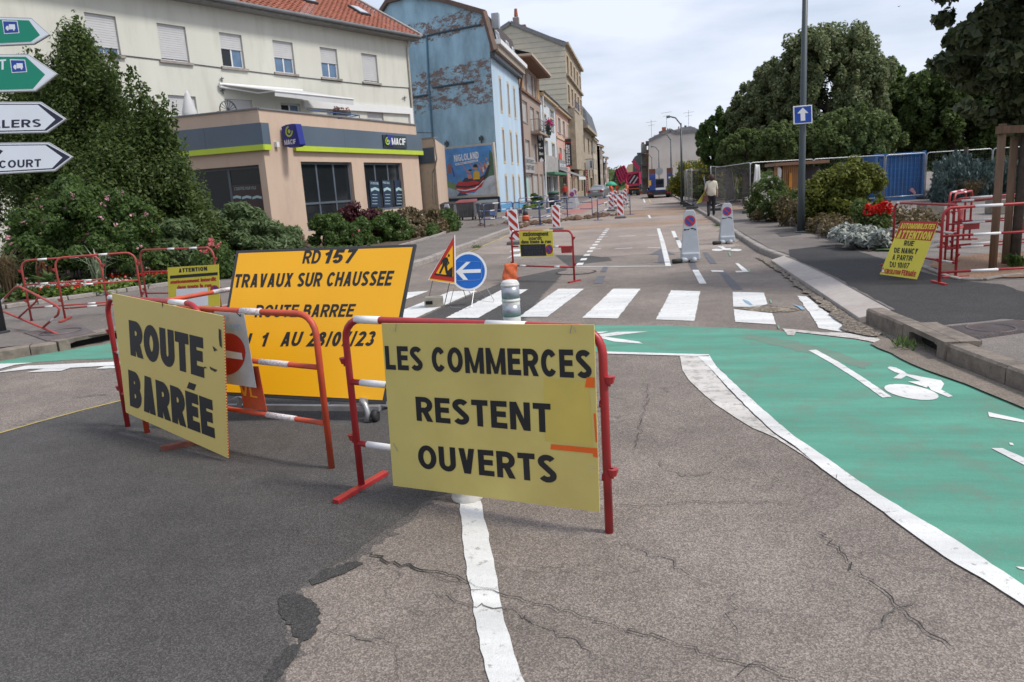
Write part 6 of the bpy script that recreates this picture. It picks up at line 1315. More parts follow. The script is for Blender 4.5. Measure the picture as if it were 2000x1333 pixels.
# taupe house with roof loggia
a, b = uW(1012.5, 155)[0], uW(1053.5, 190)[0]; zr = plW.uz(1014, 165)[1]
def zW(px, py): return uW(px, py)[1]
z3 = zW(1020, 176)     # band below the top storey
zT = zW(1014, 118)
t, a, b = rowhouse('taupe_house', 'taupe rendered house with ochre top storey and deep brown eaves, next to the blue one', (1013, 160), (1053.5, 190), zT,
    M_TAUPE, [(.04, .2, z3+.1, zT-.3), (.22, .36, z3+.1, zT-.3), (.42, .66, z3+.1, zT-.3), (.7, .82, z3+.1, zT-.3), (.88, .99, z3+.1, zT-.3), (.1, .32, zW(1024, 238), zW(1022, 196)), (.45, .65, zW(1036, 255), zW(1034, 207)), (.78, .93, zW(1050, 262)+.2, zW(1047, 216)),
     (.14, .34, zW(1029, 315), zW(1027, 273)), (.5, .68, zW(1042, 316), zW(1040, 281)), (.05, .4, .6, 2.9), (.45, .7, .2, 2.9), (.8, .95, 0, 2.9)], gm=mat('pale_blind', (.32, .31, .29), .6, .1, 2), sill=(.05, .1, .05))
plbox(MB(), plW, a-.2, b+.25, zT, zT+.12, -.3, 1.15).build('eaves_soffit', M_BROWN, t); plbox(MB(), plW, a-.2, b+.25, zT+.123, zT+.3, -.3, 1.25).build('roof_edge', mat('tan_edge', (.45, .36, .28), .7), t)
MB().face([plW.P(a-.2, zT+.3, 1.2), plW.P(b+.2, zT+.3, 1.2), plW.P(b+.2, zT+2.2, -5), plW.P(a-.2, zT+2.2, -5)]).build('roof', M_SLATE, t)
for f0, f1 in ((.0, .19), (.86, 1.0)): plbox(MB(), plW, a+(b-a)*f0+.05, a+(b-a)*f1-.05, z3+.15, zT-.05, .003, .05).build('ochre_panel', M_OCH, t)
plbox(MB(), plW, a, b, z3-.18, z3, .003, .18).build('ledge', M_BROWN, t)
# balcony with petunias
zb = zW(1038, 258); mb = MB(); u0, u1 = a+(b-a)*.42, b+.3
plbox(MB(), plW, u0, u1, zb-.2, zb, .003, .85).build('balcony_slab', M_TAUPE, t)
for k in range(13): u = u0+(u1-u0)*k/12; mb.tube([plW.P(u, zb, .8), plW.P(u, zb+1.05, .8)], .015, 4)
for k in range(4): mb.tube([plW.P(u0, zb, .2*k+.1), plW.P(u0, zb+1.05, .2*k+.1)], .015, 4)
mb.tube([plW.P(u0, zb+1.05, 0), plW.P(u0, zb+1.05, .8), plW.P(u1, zb+1.05, .8), plW.P(u1, zb+1.05, 0)], .025, 5); mb.build('balcony_rail', M_DARKM, t)
plbox(MB(), plW, u1-1.3, u1, zb+.0, zb+1.0, .82, .87).build('balcony_screen', M_DARKM, t)
tp_ = thing('petunia_pot', 'magenta petunias hanging over the grey balcony', 'plant', tuple(plW.P(u1-.5, zb+1, .8)))
mb = MB(); 
for k in range(60): mb.box(plW.P(u1-.6+random.gauss(0, .3), zb+1.1+random.gauss(0, .2), .85+random.gauss(0, .12)), (.12, .12, .1))
mb.build('petunia_flowers', mat('magenta_petals', (.5, .01, .18), .7, .3, 10), tp_)
mb = MB()
for k in range(60): mb.box(plW.P(u1-1.6+random.gauss(0, .25), zb+.5+random.gauss(0, .3), .9+random.gauss(0, .1)), (.12, .1, .14))
mb.build('foliage', mat('dark_leaf', (.03, .05, .03), .8), tp_)
# shopfronts of that house
plbox(MB(), plW, a+.2, a+(b-a)*.45, 2.95, 4.3, .003, .15).build('shop_fascia', mat('grey_shop_fascia', (.33, .32, .31), .6, .2, 3), t)
mb = MB(); put_text(mb, [plW.P(a+.4, 4.1, .16), plW.P(a+(b-a)*.42, 4.1, .16), plW.P(a+(b-a)*.42, 3.75, .16), plW.P(a+.4, 3.75, .16)], 'ENTREE'); put_text(mb, [plW.P(a+.4, 3.6, .16), plW.P(a+(b-a)*.42, 3.6, .16), plW.P(a+(b-a)*.42, 3.2, .16), plW.P(a+.4, 3.2, .16)], 'COIFFURE'); mb.build('lettering', M_DARKM, t)
plbox(MB(), plW, a+.5, a+1.9, .9, 2.5, .003, .04).build('aqua_poster', mat('aqua', (.25, .5, .45), .6), t)
# projecting vertical sign
def projsign(lab, pxc, ytop, ybot, wpx, u_at, m, rows, out=.9, extra=None):
    y = plW.P(u_at, 0).y; A = Vector((FX+.15, y)); p0 = atY(pxc[0], ytop, y); p1 = atY(pxc[1], ytop, y); z1 = p0.z; z0 = atY(pxc[0], ybot, y).z
    t = thing('projecting_sign', lab, 'sign', (p0.x, y, z0)); MB().bbox((p0.x, y, z0), (p1.x, y+.12, z1)).build('panel', m, t)
    MB().tube([(FX, y+.06, z1+.1), (p1.x, y+.06, z1+.1)], .03, 5).build('bracket', M_DARKM, t)
    W_, H_ = p1.x-p0.x, z1-z0
    def P_(s, k, o=.006): return Vector((p0.x+W_*s, y-o, z0+H_*k))
    for r in rows: mb = MB(); put_text(mb, [P_(*q) for q in r[1]], r[0], bold=.04); mb.build('lettering', r[2], t)
    if extra: extra(t, P_)
    return t
def elephant(t, P_):
    MB().face([P_(.2, .82), P_(.3, .9), P_(.5, .92), P_(.75, .9), P_(.85, .84), P_(.85, .72), P_(.75, .7), P_(.72, .78), P_(.55, .78), P_(.5, .7), P_(.4, .7), P_(.38, .8), P_(.28, .78), P_(.22, .7)]).build('animal_emblem', M_WPR, t)
    MB().face([P_(.2, .06), P_(.5, .14), P_(.82, .06), P_(.82, .0), P_(.2, .0)]).build('white_peak', M_WPR, t)
projsign('black hanging sign with white elephant emblem, nearer one', (1048.5, 1061), 257, 317, 12, uW(1047, 290)[0], M_BLKP, [('au', [(.2, .6), (.5, .6), (.5, .53), (.2, .53)], M_WPR), ('Parc', [(.2, .5), (.8, .5), (.8, .42), (.2, .42)], M_WPR), ('Blanc', [(.2, .32), (.85, .32), (.85, .22), (.2, .22)], M_WPR)], extra=elephant)
# white narrow house
a2, b2 = uW(1054, 190)[0], uW(1086, 215)[0]; zT2 = zW(1056, 182)
t, a, b = rowhouse('white_house', 'narrow pale white house with dark windows and ochre cornice', (1054, 190), (1083, 205), zT2, M_WHR,
    [(.12, .32, zW(1062, 205), zT2-.9), (.6, .9, zT2-2.3, zT2-.9), (.12, .34, zW(1066, 255)+.3, zW(1064, 228)+.2), (.62, .84, zW(1066, 255)+.3, zW(1064, 228)+.2), (.14, .36, zW(1066, 310), zW(1065, 275)), (.64, .86, zW(1066, 310), zW(1065, 275)), (.1, .55, .7, 2.8), (.62, .95, .1, 2.8)], roof=1.8, surround=(.12, M_SANDST), gm=mat('dim_glass', (.05, .055, .06), .2), shutters=None)
plbox(MB(), plW, a, b, 3.0, 4.9, .003, .12).build('shop_fascia', mat('mixed_fascia', (.3, .28, .27), .6, .3, 1.5), t); plbox(MB(), plW, a+.3, b-.2, 2.85, 3.1, .1, 1.1).build('green_awning', mat('green_awning', (.04, .16, .09), .7), t)
MB().tube([plW.P(a+.1, zT2, .3), plW.P(a+.1, 0, .15)], .08, 6).build('downpipe', M_PVC, t)
# pink house, butcher
zT3 = zW(1090, 212)
zp = [zW(1092, 238), zW(1092, 222)]
t, a, b = rowhouse('pink_house', 'pink rendered house with shutters above the butcher shop awning', (1084, 210), (1118, 235), zT3, M_PINK,
    [(.10, .22, zT3-2.9, zT3-1.1), (.34, .46, zT3-2.9, zT3-1.1), (.62, .72, zT3-2.9, zT3-1.1), (.84, .93, zT3-2.9, zT3-1.1), (.1, .22, zT3-6.6, zT3-4.6), (.36, .46, zT3-6.6, zT3-4.6), (.64, .74, zT3-6.6, zT3-4.6), (.05, .4, 0.1, 2.7), (.65, .75, .9, 2.7), (.85, .95, .9, 2.7)], roof=2.0, rm=M_SLATE, surround=(.1, M_SANDST), shutters=(mat('cream_shutter', (.45, .4, .35), .7), 7), gm=M_GLASS)
plbox(MB(), plW, a, b, zT3-3.6, zT3-3.4, .003, .1).build('string_course', M_SANDST, t)
plbox(MB(), plW, a, a+(b-a)*.45, 3.5, 4.7, .003, .2).build('shop_fascia', mat('grey_fascia', (.2, .2, .2), .6), t); mb = MB(); put_text(mb, [plW.P(a+.3, 4.3, .22), plW.P(a+(b-a)*.42, 4.3, .22), plW.P(a+(b-a)*.42, 3.9, .22), plW.P(a+.3, 3.9, .22)], 'BOUCHERIE'); mb.build('lettering', M_WPR, t)
ta = thing('shop_awning', 'grey awning with white valance over the butcher shop', 'awning', tuple(plW.P(a, 3, .2)))
a0, a1 = a+.5, a+(b-a)*.5; MB().prism([plW.P(a0, 3.5, .2), plW.P(a1, 3.5, .2), plW.P(a1, 2.6, 2.4), plW.P(a0, 2.6, 2.4)], (0, 0, .05)).build('canvas', mat('grey_canvas', (.18, .18, .19), .8), ta); MB().prism([plW.P(a0, 2.6, 2.4), plW.P(a1, 2.6, 2.4), plW.P(a1, 2.25, 2.42), plW.P(a0, 2.25, 2.42)], tuple(plW.n*.02)).build('valance', M_PVC, ta)
o = MB().prism([plW.P(a+1.2, 5.5, .1), plW.P(a+3.2, 5.6, .1), plW.P(a+3.6, 5.1, .1), plW.P(a+2.8, 4.8, .1), plW.P(a+1.0, 4.85, .1)], tuple(plW.n*.05)).build('red_shop_emblem', mat('glow_red', (.6, .05, .03), .4), t)
projsign('black BOUCHER ELEVEUR banner with red foot on the pink house', (1103, 1115), 272, 327, 12, uW(1101.5, 300)[0], M_BLKP, [], extra=lambda t, P_: (MB().face([P_(0, .0, .01), P_(1, 0, .01), P_(1, .05, .01), P_(0, .05, .01)]).build('red_foot', M_RPR, t), MB().face([P_(0, .86, .01), P_(1, .86, .01), P_(1, .88, .01), P_(0, .88, .01)]).build('red_foot', M_RPR, t)))
ts = bpy.data.objects[[o.name for o in bpy.data.objects if o.name.startswith('projecting_sign')][-1]]
y = ts.location.y; p0 = atY(1103, 272, y); p1 = atY(1115, 327, y); W_, H_ = p1.x-p0.x, p0.z-p1.z
mb = MB(); S = lambda s, k: Vector((p0.x+W_*s, y-.008, p1.z+H_*k)); put_text(mb, [S(.16, .08), S(.16, .8), S(.5, .8), S(.5, .08)], 'BOUCHER', bold=.05); put_text(mb, [S(.62, .1), S(.62, .78), S(.86, .78), S(.86, .1)], 'ELEVEUR', bold=.03); mb.build('lettering', M_WPR, ts)
# tall cream house: clad gable and stone front with bay
zT4 = zW(1107, 88); uT0 = uW(1110, 240)[0]; 
t = thing('tall_clad_house', 'tallest house of the row, cream clad side wall in horizontal strips, stone front', 'building', tuple(plW.P(uT0, 0)))
yT = plW.P(uT0, 0).y; plY = Plane((-40, yT), (FX, yT)); 
gp4 = [plY.hit(x, y) for x, y in [(1105, 88), (997, 45), (960, 62)]]; zTop = gp4[0].z
prof = [Vector((FX, yT, 0)), Vector((FX, yT, zTop)), gp4[1], Vector((gp4[1].x-9, yT, gp4[1].z-4.5)), Vector((gp4[1].x-9, yT, 0))]
MB().face(prof).build('clad_gable', M_TALLC, t)
mb = MB(); nb = 34
def xl(z): 
    if z <= gp4[3-1].z: pass
    return gp4[1].x-9
for k in range(nb):
    z0 = .0+gp4[1].z*k/nb; z1 = gp4[1].z*(k+1)/nb-.06
    xr = FX if z1 < zTop else FX+(gp4[1].x-FX)*min(1, (z1-zTop)/(gp4[1].z-zTop)); zl = gp4[1].z-4.5; xL = gp4[1].x-9 if z1 < zl else gp4[1].x-9+9*(z1-zl)/4.5
    if xr-xL > .3: mb.hexa([(xL, yT-.0, z0), (xr, yT-.0, z0), (xr, yT-.05, z0), (xL, yT-.05, z0), (xL, yT-.0, z1), (xr, yT-.0, z1), (xr, yT-.03, z1), (xL, yT-.03, z1)])
o = mb.build('cladding_strips', M_TALLC, t); o['kind'] = 'stuff'
for a_, b_ in ((gp4[0], gp4[1]), (gp4[1], gp4[1]+Vector((-9, 0, -4.5)))): sq(MB(), a_, b_, .5).build('gable_edge', M_ZINC, t)
uT1 = uW(1134, 135)[0]; HT = zTop
rows4 = [(HT-3.4, HT-1.0), (HT-7.2, HT-4.8), (HT-11, HT-8.6), (4.6, 6.6)]; cols4 = [(uT0+(uT1-uT0)*f, uT0+(uT1-uT0)*(f+.09)) for f in (.06, .26, .46, .66, .86)]
hs = grid_holes(cols4, rows4)+[(uT0+(uT1-uT0)*f, uT0+(uT1-uT0)*(f+.12), .6, 3.2) for f in (.1, .4, .7)]
wall(t, plW, uT0, uT1, -2, HT, hs, .22, M_OLDST)
for h in hs: window(t, plW, h, .2, M_BROWN, M_GLASS, .07, 2, 1, surround=(.14, M_SANDST))
for z in (HT-3.9, HT-7.9): plbox(MB(), plW, uT0, uT1, z, z+.3, .003, .35).build('stone_ledge', M_OLDST, t)
plbox(MB(), plW, uT0-.1, uT1+.1, HT, HT+.35, -.3, .5).build('cornice', M_OLDST, t)
MB().face([plW.P(uT0, HT+.3, .4), plW.P(uT1, HT+.3, .4), plW.P(uT1, gp4[1].z, gp4[1].x-FX), plW.P(uT0, gp4[1].z, gp4[1].x-FX)]).build('roof', M_SLATE, t)
plbox(MB(), plW, uT0+.4, uT0+(uT1-uT0)*.3, HT-8.4, HT-8.1, .003, 1.0).build('balcony_slab', M_OLDST, t); mb = MB()
for k in range(9): u = uT0+.4+((uT1-uT0)*.3-.4)*k/8; mb.tube([plW.P(u, HT-8.1, .95), plW.P(u, HT-7.1, .95)], .03, 4)
mb.tube([plW.P(uT0+.4, HT-7.1, .95), plW.P(uT0+(uT1-uT0)*.3, HT-7.1, .95)], .04, 4).build('balcony_rail', M_BLUEB, t)
plbox(MB(), plW, uT0+.3, uT0+(uT1-uT0)*.55, 3.8, HT-8.4, .003, .9).build('stone_bay', M_OLDST, t)
c = plY.hit(1007, 40, -2.5); MB().bbox((c.x-.4, c.y, c.z-2), (c.x+.4, c.y+.8, c.z+.4)).build('chimney', mat('grey_chimney', (.25, .2, .18), .9), t); MB().lathe((c.x, c.y+.6, c.z+.6), [(.28, 0), (.2, 1.0)], 8).build('chimney_pot', M_BRICK, t)
c = plY.hit(1019, 50, -2.5); MB().bbox((c.x-.4, c.y, c.z-1.5), (c.x+.5, c.y+.9, c.z+.1)).build('chimney', M_BRICK, t)
# towered slate-roof house
a, b = uW(1136, 235)[0], uW(1160, 235)[0]; zt5 = zW(1140, 248)
t, a, b = rowhouse('turret_house', 'old stone house with steep slate turret and finial', (1135.5, 240), (1156, 245), zt5, M_OLDST, [(.1, .2, zt5-4, zt5-1.4), (.5, .62, zt5-4, zt5-1.4), (.8, .9, zt5-4, zt5-1.4), (.1, .2, zt5-8.5, zt5-6), (.5, .62, zt5-8.5, zt5-6), (.8, .9, zt5-8.5, zt5-6), (.15, .4, .4, 2.8), (.6, .85, .2, 2.8)], surround=(.15, M_SANDST), eave=.7, gm=M_GLASS, fm=M_BROWN)
um = a+(b-a)*.6; apex = zW(1143, 190); mb = MB(); bs = [(a+(b-a)*.1, 1.0), (b, 1.0), (b, -6), (a+(b-a)*.1, -6)]
lo4 = [plW.P(u, zt5, o) for u, o in bs]; mid = [plW.P(u+(um-u)*.25, zt5+(apex-zt5)*.55, o*.55-.3) for u, o in bs]; ap = [plW.P(um+(u-um)*.25, apex, -2+(o+2)*.1) for u, o in bs]
mb.hexa(lo4+mid).hexa(mid+ap); mb.build('turret_roof', M_SLATE, t); MB().tube([plW.P(um, apex, -2), plW.P(um, apex+2.6, -2)], [.08, .02], 5).build('finial', M_ZINC, t); plbox(MB(), plW, a, b, zt5-.5, zt5, .003, 1.0).build('cornice', M_OLDST, t)
# further row, each a house of its own
far_cols = [((1157, 300), (1166, 300), 270, (.42, .36, .28)), ((1166, 300), (1171, 300), 285, (.34, .29, .25)), ((1171, 300), (1175, 300), 296, (.45, .42, .36)), ((1175, 300), (1178.5, 300), 308, (.4, .3, .25)), ((1178.5, 300), (1182, 300), 318, (.5, .48, .42)), ((1182, 300), (1185, 300), 327, (.38, .34, .3))]
nm_ = ['beige', 'brown', 'pale', 'rust toned', 'whitish', 'greyish']
for i, (pa, pb, ye, c) in enumerate(far_cols):
    zt6 = max(5.5, zW(pa[0]+.5, ye)); off = [0, .6, .2, .8, .1, .3][i]
    t, a, b = rowhouse('row_house', f'{nm_[i]} house far down the left row, number {["one","two","three","four","five","six"][i]} after the turret', pa, pb, zt6, mat('far_wall_%d' % i, c, .9, .15, 1), [(f, f+.1, z, z+1.9) for z in [zt6-2.8-3.1*k for k in range(int((zt6-3)//3.1)+1)] for f in (.1, .4, .7)], roof=2.2, rm=M_TILE if i % 2 else M_SLATE, off=off, gm=M_GLASS, fm=M_BROWN, shutters=(mat('far_shutter_%d' % i, (.3, .28, .25), .8), 2))
    MB().bbox(tuple(plW.P(a+1, zt6+1, -4)), tuple(plW.P(a+2.2, zt6+3.2, -3))).build('chimney', M_BRICK, t)
# banners: white square and red vertical
u = uT1+1; 
def banner(lab, x0, x1, y0, y1, Y, m, txt=None, tm=None):
    p0, p1 = atY(x0, y0, Y), atY(x1, y1, Y); t = thing('banner', lab, 'banner', (p0.x, Y, p1.z)); MB().bbox((p0.x, Y, p1.z), (p1.x, Y+.05, p0.z)).build('cloth', m, t)
    MB().tube([(FX, Y+.02, p0.z+.05), (p1.x, Y+.02, p0.z+.05)], .04, 5).build('arm', M_DARKM, t)
    if txt: mb = MB(); put_text(mb, [Vector((p0.x+(p1.x-p0.x)*s, Y-.01, p0.z+(p1.z-p0.z)*k)) for s, k in txt[1]], txt[0], bold=.05); mb.build('lettering', tm, t)
YB = plW.P(uT1, 0).y
banner('white square banner with dark print on the stone house', 1144.5, 1158, 312, 332, plW.P(uW(1142.5, 320)[0], 0).y, M_PVC, ('IMMO', [(.6, .8), (.6, .15), (.9, .15), (.9, .8)]), M_DARKM)
banner('tall red banner hanging below the white one', 1143, 1149.5, 333, 376, plW.P(uW(1142, 350)[0], 0).y, mat('red_banner', (.6, .05, .03), .6), ('OUVERT 7/7', [(.25, .97), (.25, .03), (.8, .03), (.8, .97)]), M_WPR)

# ---- right side: pale blank wall building and neighbours
YR = 112.0
p = lambda x, y, Y=YR: atY(x, y, Y)
M_PALE = mat('pale_render', (.58, .54, .49), .9, .04, .4, dirt=(.44, .4, .36), dscale=.5, damt=.4)
out = [(1266, 395), (1267.5, 275), (1309, 254.5), (1319, 260), (1376, 255), (1376.5, 395)]
pts = [p(*q) for q in out]; pts[0].z = pts[-1].z = -2
t = thing('blank_wall_building', 'big pale building end with blank wall, right side of the far street', 'building', (pts[0].x, YR, -1))
MB().prism(pts, (0, 22, 0)).build('end_wall', M_PALE, t)
for a_, b_ in zip(pts[1:-2], pts[2:-1]): sq(MB(), a_, b_, .45).build('roof_edge', M_ZINC, t)
def chim(px0, px1, yt, yb, Y, m, th): a_, b_ = atY(px0, yt, Y), atY(px1, yb, Y); MB().bbox((a_.x, Y, b_.z-1), (b_.x, Y+1.2, a_.z)).build('chimney', m, th)
chim(1293, 1301, 249, 262, YR+2, M_BRICK, t); chim(1290, 1297, 256, 264, YR+4, M_BRICK, t); chim(1303, 1305, 251, 256, YR+1, M_ZINC, t); chim(1307.5, 1309.5, 251, 256, YR+3, M_ZINC, t); chim(1325, 1327, 247.5, 254, YR+6, M_BRICK, t); chim(1373, 1376, 249, 256, YR+1, M_BRICK, t)
chim(1332, 1348, 249, 256, YR+9, M_ZINC, t); chim(1349, 1358, 249, 258, YR+8, M_PALE, t); chim(1337, 1341, 245.5, 252, YR+10, M_DARKM, t); chim(1277, 1288, 264, 272, YR+3, M_PVC, t); chim(1287, 1290, 257, 264, YR+3, M_ZINC, t)
MB().face([p(1309, 254.5)+Vector((0, 2, 0)), p(1319, 260)+Vector((0, 2, 0)), p(1376, 255)+Vector((0, 2, 0)), p(1350, 253, YR)+Vector((0, 2, .6))]).build('roof', M_ZINC, t)
for x in (1272.5, 1345, 1302): a_ = atY(x, 268 if x < 1280 else 250, YR+8); MB().tube([a_, a_+Vector((0, 0, 2.6 if x != 1302 else 1.8))], .04, 4).tube([a_+Vector((-.8, 0, 2.2)), a_+Vector((.8, 0, 2.3))], .03, 4).tube([a_+Vector((-.5, 0, 1.7)), a_+Vector((.5, 0, 1.8))], .03, 4).build('aerial', M_GALV, t)
a_, b_ = p(1257, 290, YR+1), p(1266, 396, YR+1)
t = thing('scaffolded_house', 'grey-green house front beyond the blank wall with brown shutters and balconies', 'building', (a_.x, YR, -1)); M_GG = mat('grey_green_render', (.3, .32, .3), .9, .15, 1)
MB().bbox((atY(1252, 290, YR+8).x, YR+8, -2), (b_.x, YR+24, atY(1256, 282, YR+8).z)).build('front', M_GG, t); MB().bbox((atY(1262, 290, YR+3).x, YR+3, -2), (b_.x+.3, YR+8, atY(1262, 293, YR+3).z)).build('brown_bay', M_BROWN, t)
MB().bbox((atY(1261, 277, YR+4).x, YR+4, atY(1261, 283, YR+4).z), (b_.x+.4, YR+9, atY(1261, 276, YR+4).z)).build('dormer', M_SLATE, t); chim(1252.5, 1258.5, 278.5, 285, YR+12, M_BRICK, t)
for yy in (302, 325, 350): a2_ = atY(1252, yy, YR+7.5); MB().bbox((a2_.x-.6, YR+6.5, a2_.z), (b_.x, YR+8, a2_.z+.25)).build('balcony_slab', M_ZINC, t)
MB().prism([atY(x, y, YR+20) for x, y in [(1236, 400), (1236, 312), (1240, 306), (1252, 299), (1254, 400)]], (0, 25, 0)).build('rear_block', mat('blue_grey_gable', (.2, .25, .28), .9), t)
o = MB().prism([atY(x, y, 175) for x, y in [(1222, 380), (1222, 332), (1227, 322), (1236, 320), (1242, 330), (1242, 380)]], (0, 12, 0)).build('cream_house', mat('far_cream', (.5, .4, .26), .9), None, base=tuple(atY(1232, 360, 175))); tag(o, 'small cream gabled house glimpsed behind the crimson tipper', 'building')
# forested hill closing the street
mb = MB(); n = 60; hv = []
for k in range(n+1):
    x = -260+600*k/n; hz = 2+3*math.exp(-((x+20)/130)**2); hv.append((x, 420+random.uniform(-4, 4), -6)); hv.append((x, 470, hz*.9)); hv.append((x, 520, hz))
mb.raw(hv, [(3*k+j, 3*(k+1)+j, 3*(k+1)+j+1, 3*k+j+1) for k in range(n) for j in range(2)]); struct(mb.build('hill', M_GRASS))
# ================================================================ VEGETATION
def leaves(centers, radii, n, size, squash=1.0, up=0.3, shell=0.45, elong=1.5, seed=1, droop=0.0):
    """n leaf quads scattered in clumps; centers (k,3), radii (k,)"""
    r = np.random.default_rng(seed); k = len(centers); w = radii**2/np.sum(radii**2); idx = r.choice(k, n, p=w)
    d = r.normal(size=(n, 3)); d /= np.linalg.norm(d, axis=1)[:, None]
    rr = (shell+(1-shell)*r.random(n)**.6)*radii[idx]
    p = centers[idx]+d*rr[:, None]*np.array([1, 1, squash])
    nrm = d+r.normal(size=(n, 3))*.7+np.array([0, 0, up]); nrm /= np.linalg.norm(nrm, axis=1)[:, None]
    a = np.cross(nrm, r.normal(size=(n, 3))); a /= np.linalg.norm(a, axis=1)[:, None]+1e-9
    if droop: a = a*(1-droop)+np.array([0, 0, -droop]); a /= np.linalg.norm(a, axis=1)[:, None]
    b = np.cross(nrm, a); b /= np.linalg.norm(b, axis=1)[:, None]+1e-9; s = size*(.6+.8*r.random(n))[:, None]
    L = a*s*elong/2; W = b*s/2; fold = nrm*s*.12
    v = np.stack([p-L, p+W*.9+fold-L*.1, p+L, p-W*.9+fold-L*.1], 1).reshape(-1, 3)
    return v
def leaf_obj(name, v, m, parent, base):
    n = len(v)//4; me = bpy.data.meshes.new(name); me.vertices.add(len(v)); me.vertices.foreach_set('co', (v-np.array(base)).astype(np.float32).ravel())
    me.loops.add(4*n); me.loops.foreach_set('vertex_index', np.arange(4*n, dtype=np.int32)); me.polygons.add(n); me.polygons.foreach_set('loop_start', np.arange(0, 4*n, 4, dtype=np.int32)); me.polygons.foreach_set('loop_total', np.full(n, 4, dtype=np.int32))
    me.materials.append(m); me.update(); me.validate(); o = bpy.data.objects.new(name, me); col.objects.link(o)
    if parent is not None: o.parent = parent
    else: o.location = base
    return o
def clumps(fn, k, rmin, rmax, seed):
    """fn(rng)->point; k clump centres"""
    r = np.random.default_rng(seed); return np.array([fn(r) for _ in range(k)]), r.uniform(rmin, rmax, k)
def ellps(c, rad, inner=.35, bottom=-.6):
    def f(r):
        while True:
            d = r.normal(size=3); d /= np.linalg.norm(d)
            if d[2] > bottom: break
        return np.array(c)+d*np.array(rad)*(inner+(1.04-inner)*r.random()**.55)*(1.08 if r.random() < .12 else 1)
    return f
def tree(name, lab, base, crown_c, crown_r, m, nl, size, k=60, cr=(.6, 1.3), group=None, trunk_r=.2, seed=1, elong=1.4, cat='tree', extra=(), squash=.8, bottom=-.6, limbs=9, droop=0.0, bark=None, inner=.35, up=.3, tt=None):
    base = Vector(base); t = thing(name, lab, cat, tuple(base), group); C, Rr = clumps(ellps(crown_c, crown_r, inner, bottom), k, *cr, seed)
    for ec, er, ek in extra: c2, r2 = clumps(ellps(ec, er, inner, bottom), ek, *cr, seed+5); C = np.concatenate([C, c2]); Rr = np.concatenate([Rr, r2])
    leaf_obj('crown', leaves(C, Rr, nl, size, squash, up, .35, elong, seed, droop), m, t, tuple(base))
    if trunk_r:
        top = Vector(tt or crown_c); mb = MB(); mid = base.lerp(top, .5)+Vector((random.uniform(-.1, .1), random.uniform(-.1, .1), 0)); mb.tube([base, mid, top], [trunk_r, trunk_r*.75, trunk_r*.35], 10); mb.build('trunk', bark or M_BARK, t, smooth=True)
        mb = MB(); rr_ = random.Random(seed)
        for i in range(limbs):
            s = base.lerp(top, .35+.6*i/limbs); e = Vector(C[rr_.randrange(len(C))]); mb.tube([s, s.lerp(e, .5)+Vector((0, 0, .15*(e-s).length)), e], [trunk_r*.4, trunk_r*.25, trunk_r*.08], 6)
        o = mb.build('limbs', bark or M_BARK, t, smooth=True)
    return t
L_DARK = leafmat('leaf_dark_green', (.05, .088, .022), (.13, .175, .045), .5); L_LIND = leafmat('leaf_linden', (.04, .06, .025), (.14, .16, .075), .45, .42)
L_SILV = leafmat('leaf_silver_linden', (.09, .13, .045), (.28, .31, .165), .5, .5); L_MID = leafmat('leaf_mid_green', (.05, .1, .025), (.13, .2, .05), .5); L_YEL = leafmat('leaf_yellow_green', (.1, .13, .018), (.19, .2, .035), .4)
L_GOLD = leafmat('flower_gold', (.28, .24, .02), (.5, .4, .03), .35); L_SAGE = leafmat('leaf_sage', (.1, .155, .06), (.18, .24, .11), .45); L_RUST = leafmat('leaf_rusty', (.09, .08, .035), (.2, .14, .075), .3)
L_BLUEC = leafmat('needles_blue_cedar', (.04, .07, .065), (.1, .14, .13), .2); L_PALE = leafmat('leaf_dusty_white', (.28, .31, .27), (.48, .5, .46), .2); L_MAR = leafmat('leaf_maroon', (.06, .015, .02), (.11, .03, .035), .3); L_LIME = leafmat('leaf_lime', (.12, .2, .03), (.22, .3, .06), .4)
F_PINK = leafmat('petals_pink', (.6, .28, .34), (.7, .45, .48), .3); F_WHITE = leafmat('petals_white', (.6, .58, .52), (.75, .74, .7), .3); F_RED = leafmat('petals_red', (.6, .01, .01), (.75, .04, .02), .2); F_CORAL = leafmat('petals_coral', (.65, .1, .12), (.75, .3, .3), .3)
L_PARK = leafmat('leaf_park', (.075, .12, .035), (.2, .25, .09), .55)
Q = lambda px, py, Y: atY(px, py, Y)
# tall columnar hornbeam at left, with pointed leaders
def cone(c, R, z0, z1):
    def f(r):
        k = r.random()**.8; z = z0+(z1-z0)*k; rad = R*(1-k)**.75*(.75+.3*r.random()) if k > .12 else R*(.75+.25*r.random()); a = r.random()*2*math.pi
        return np.array([c[0]+rad*math.cos(a), c[1]+rad*math.sin(a), z])
    return f
Yh = 17.5; c = Q(190, 420, Yh); zt = Q(150, 55, Yh).z; t = thing('hornbeam', 'tall dark green bushy tree in front of the cream block, left', 'tree', (c.x, Yh, .1))
Cs = []; Rs = []
for (px, py, R, k, Yq) in ((175, 130, 1.95, 100, 18.0), (110, 150, 1.9, 80, 17.6), (60, 190, 1.9, 70, 17.9), (320, 330, 1.3, 40, 16.9), (20, 300, 1.8, 50, 17.5), (150, 80, 1.7, 70, 17.5), (190, 190, 2.1, 70, 17.8), (285, 250, 1.35, 45, 17.2), (70, 200, 1.4, 40, 17.6), (225, 280, 1.9, 60, 16.8)):
    q = Q(px, py, Yq); C, Rr = clumps(cone((q.x, Yq), R, .7, q.z), k, .22, .5, 3+int(px)); Cs.append(C); Rs.append(Rr)
C = np.concatenate(Cs); Rr = np.concatenate(Rs); leaf_obj('crown', leaves(C, Rr, 190000, .052, 1.5, .5, .2, 1.8, 4), L_DARK, t, tuple(t.location))
tips = []
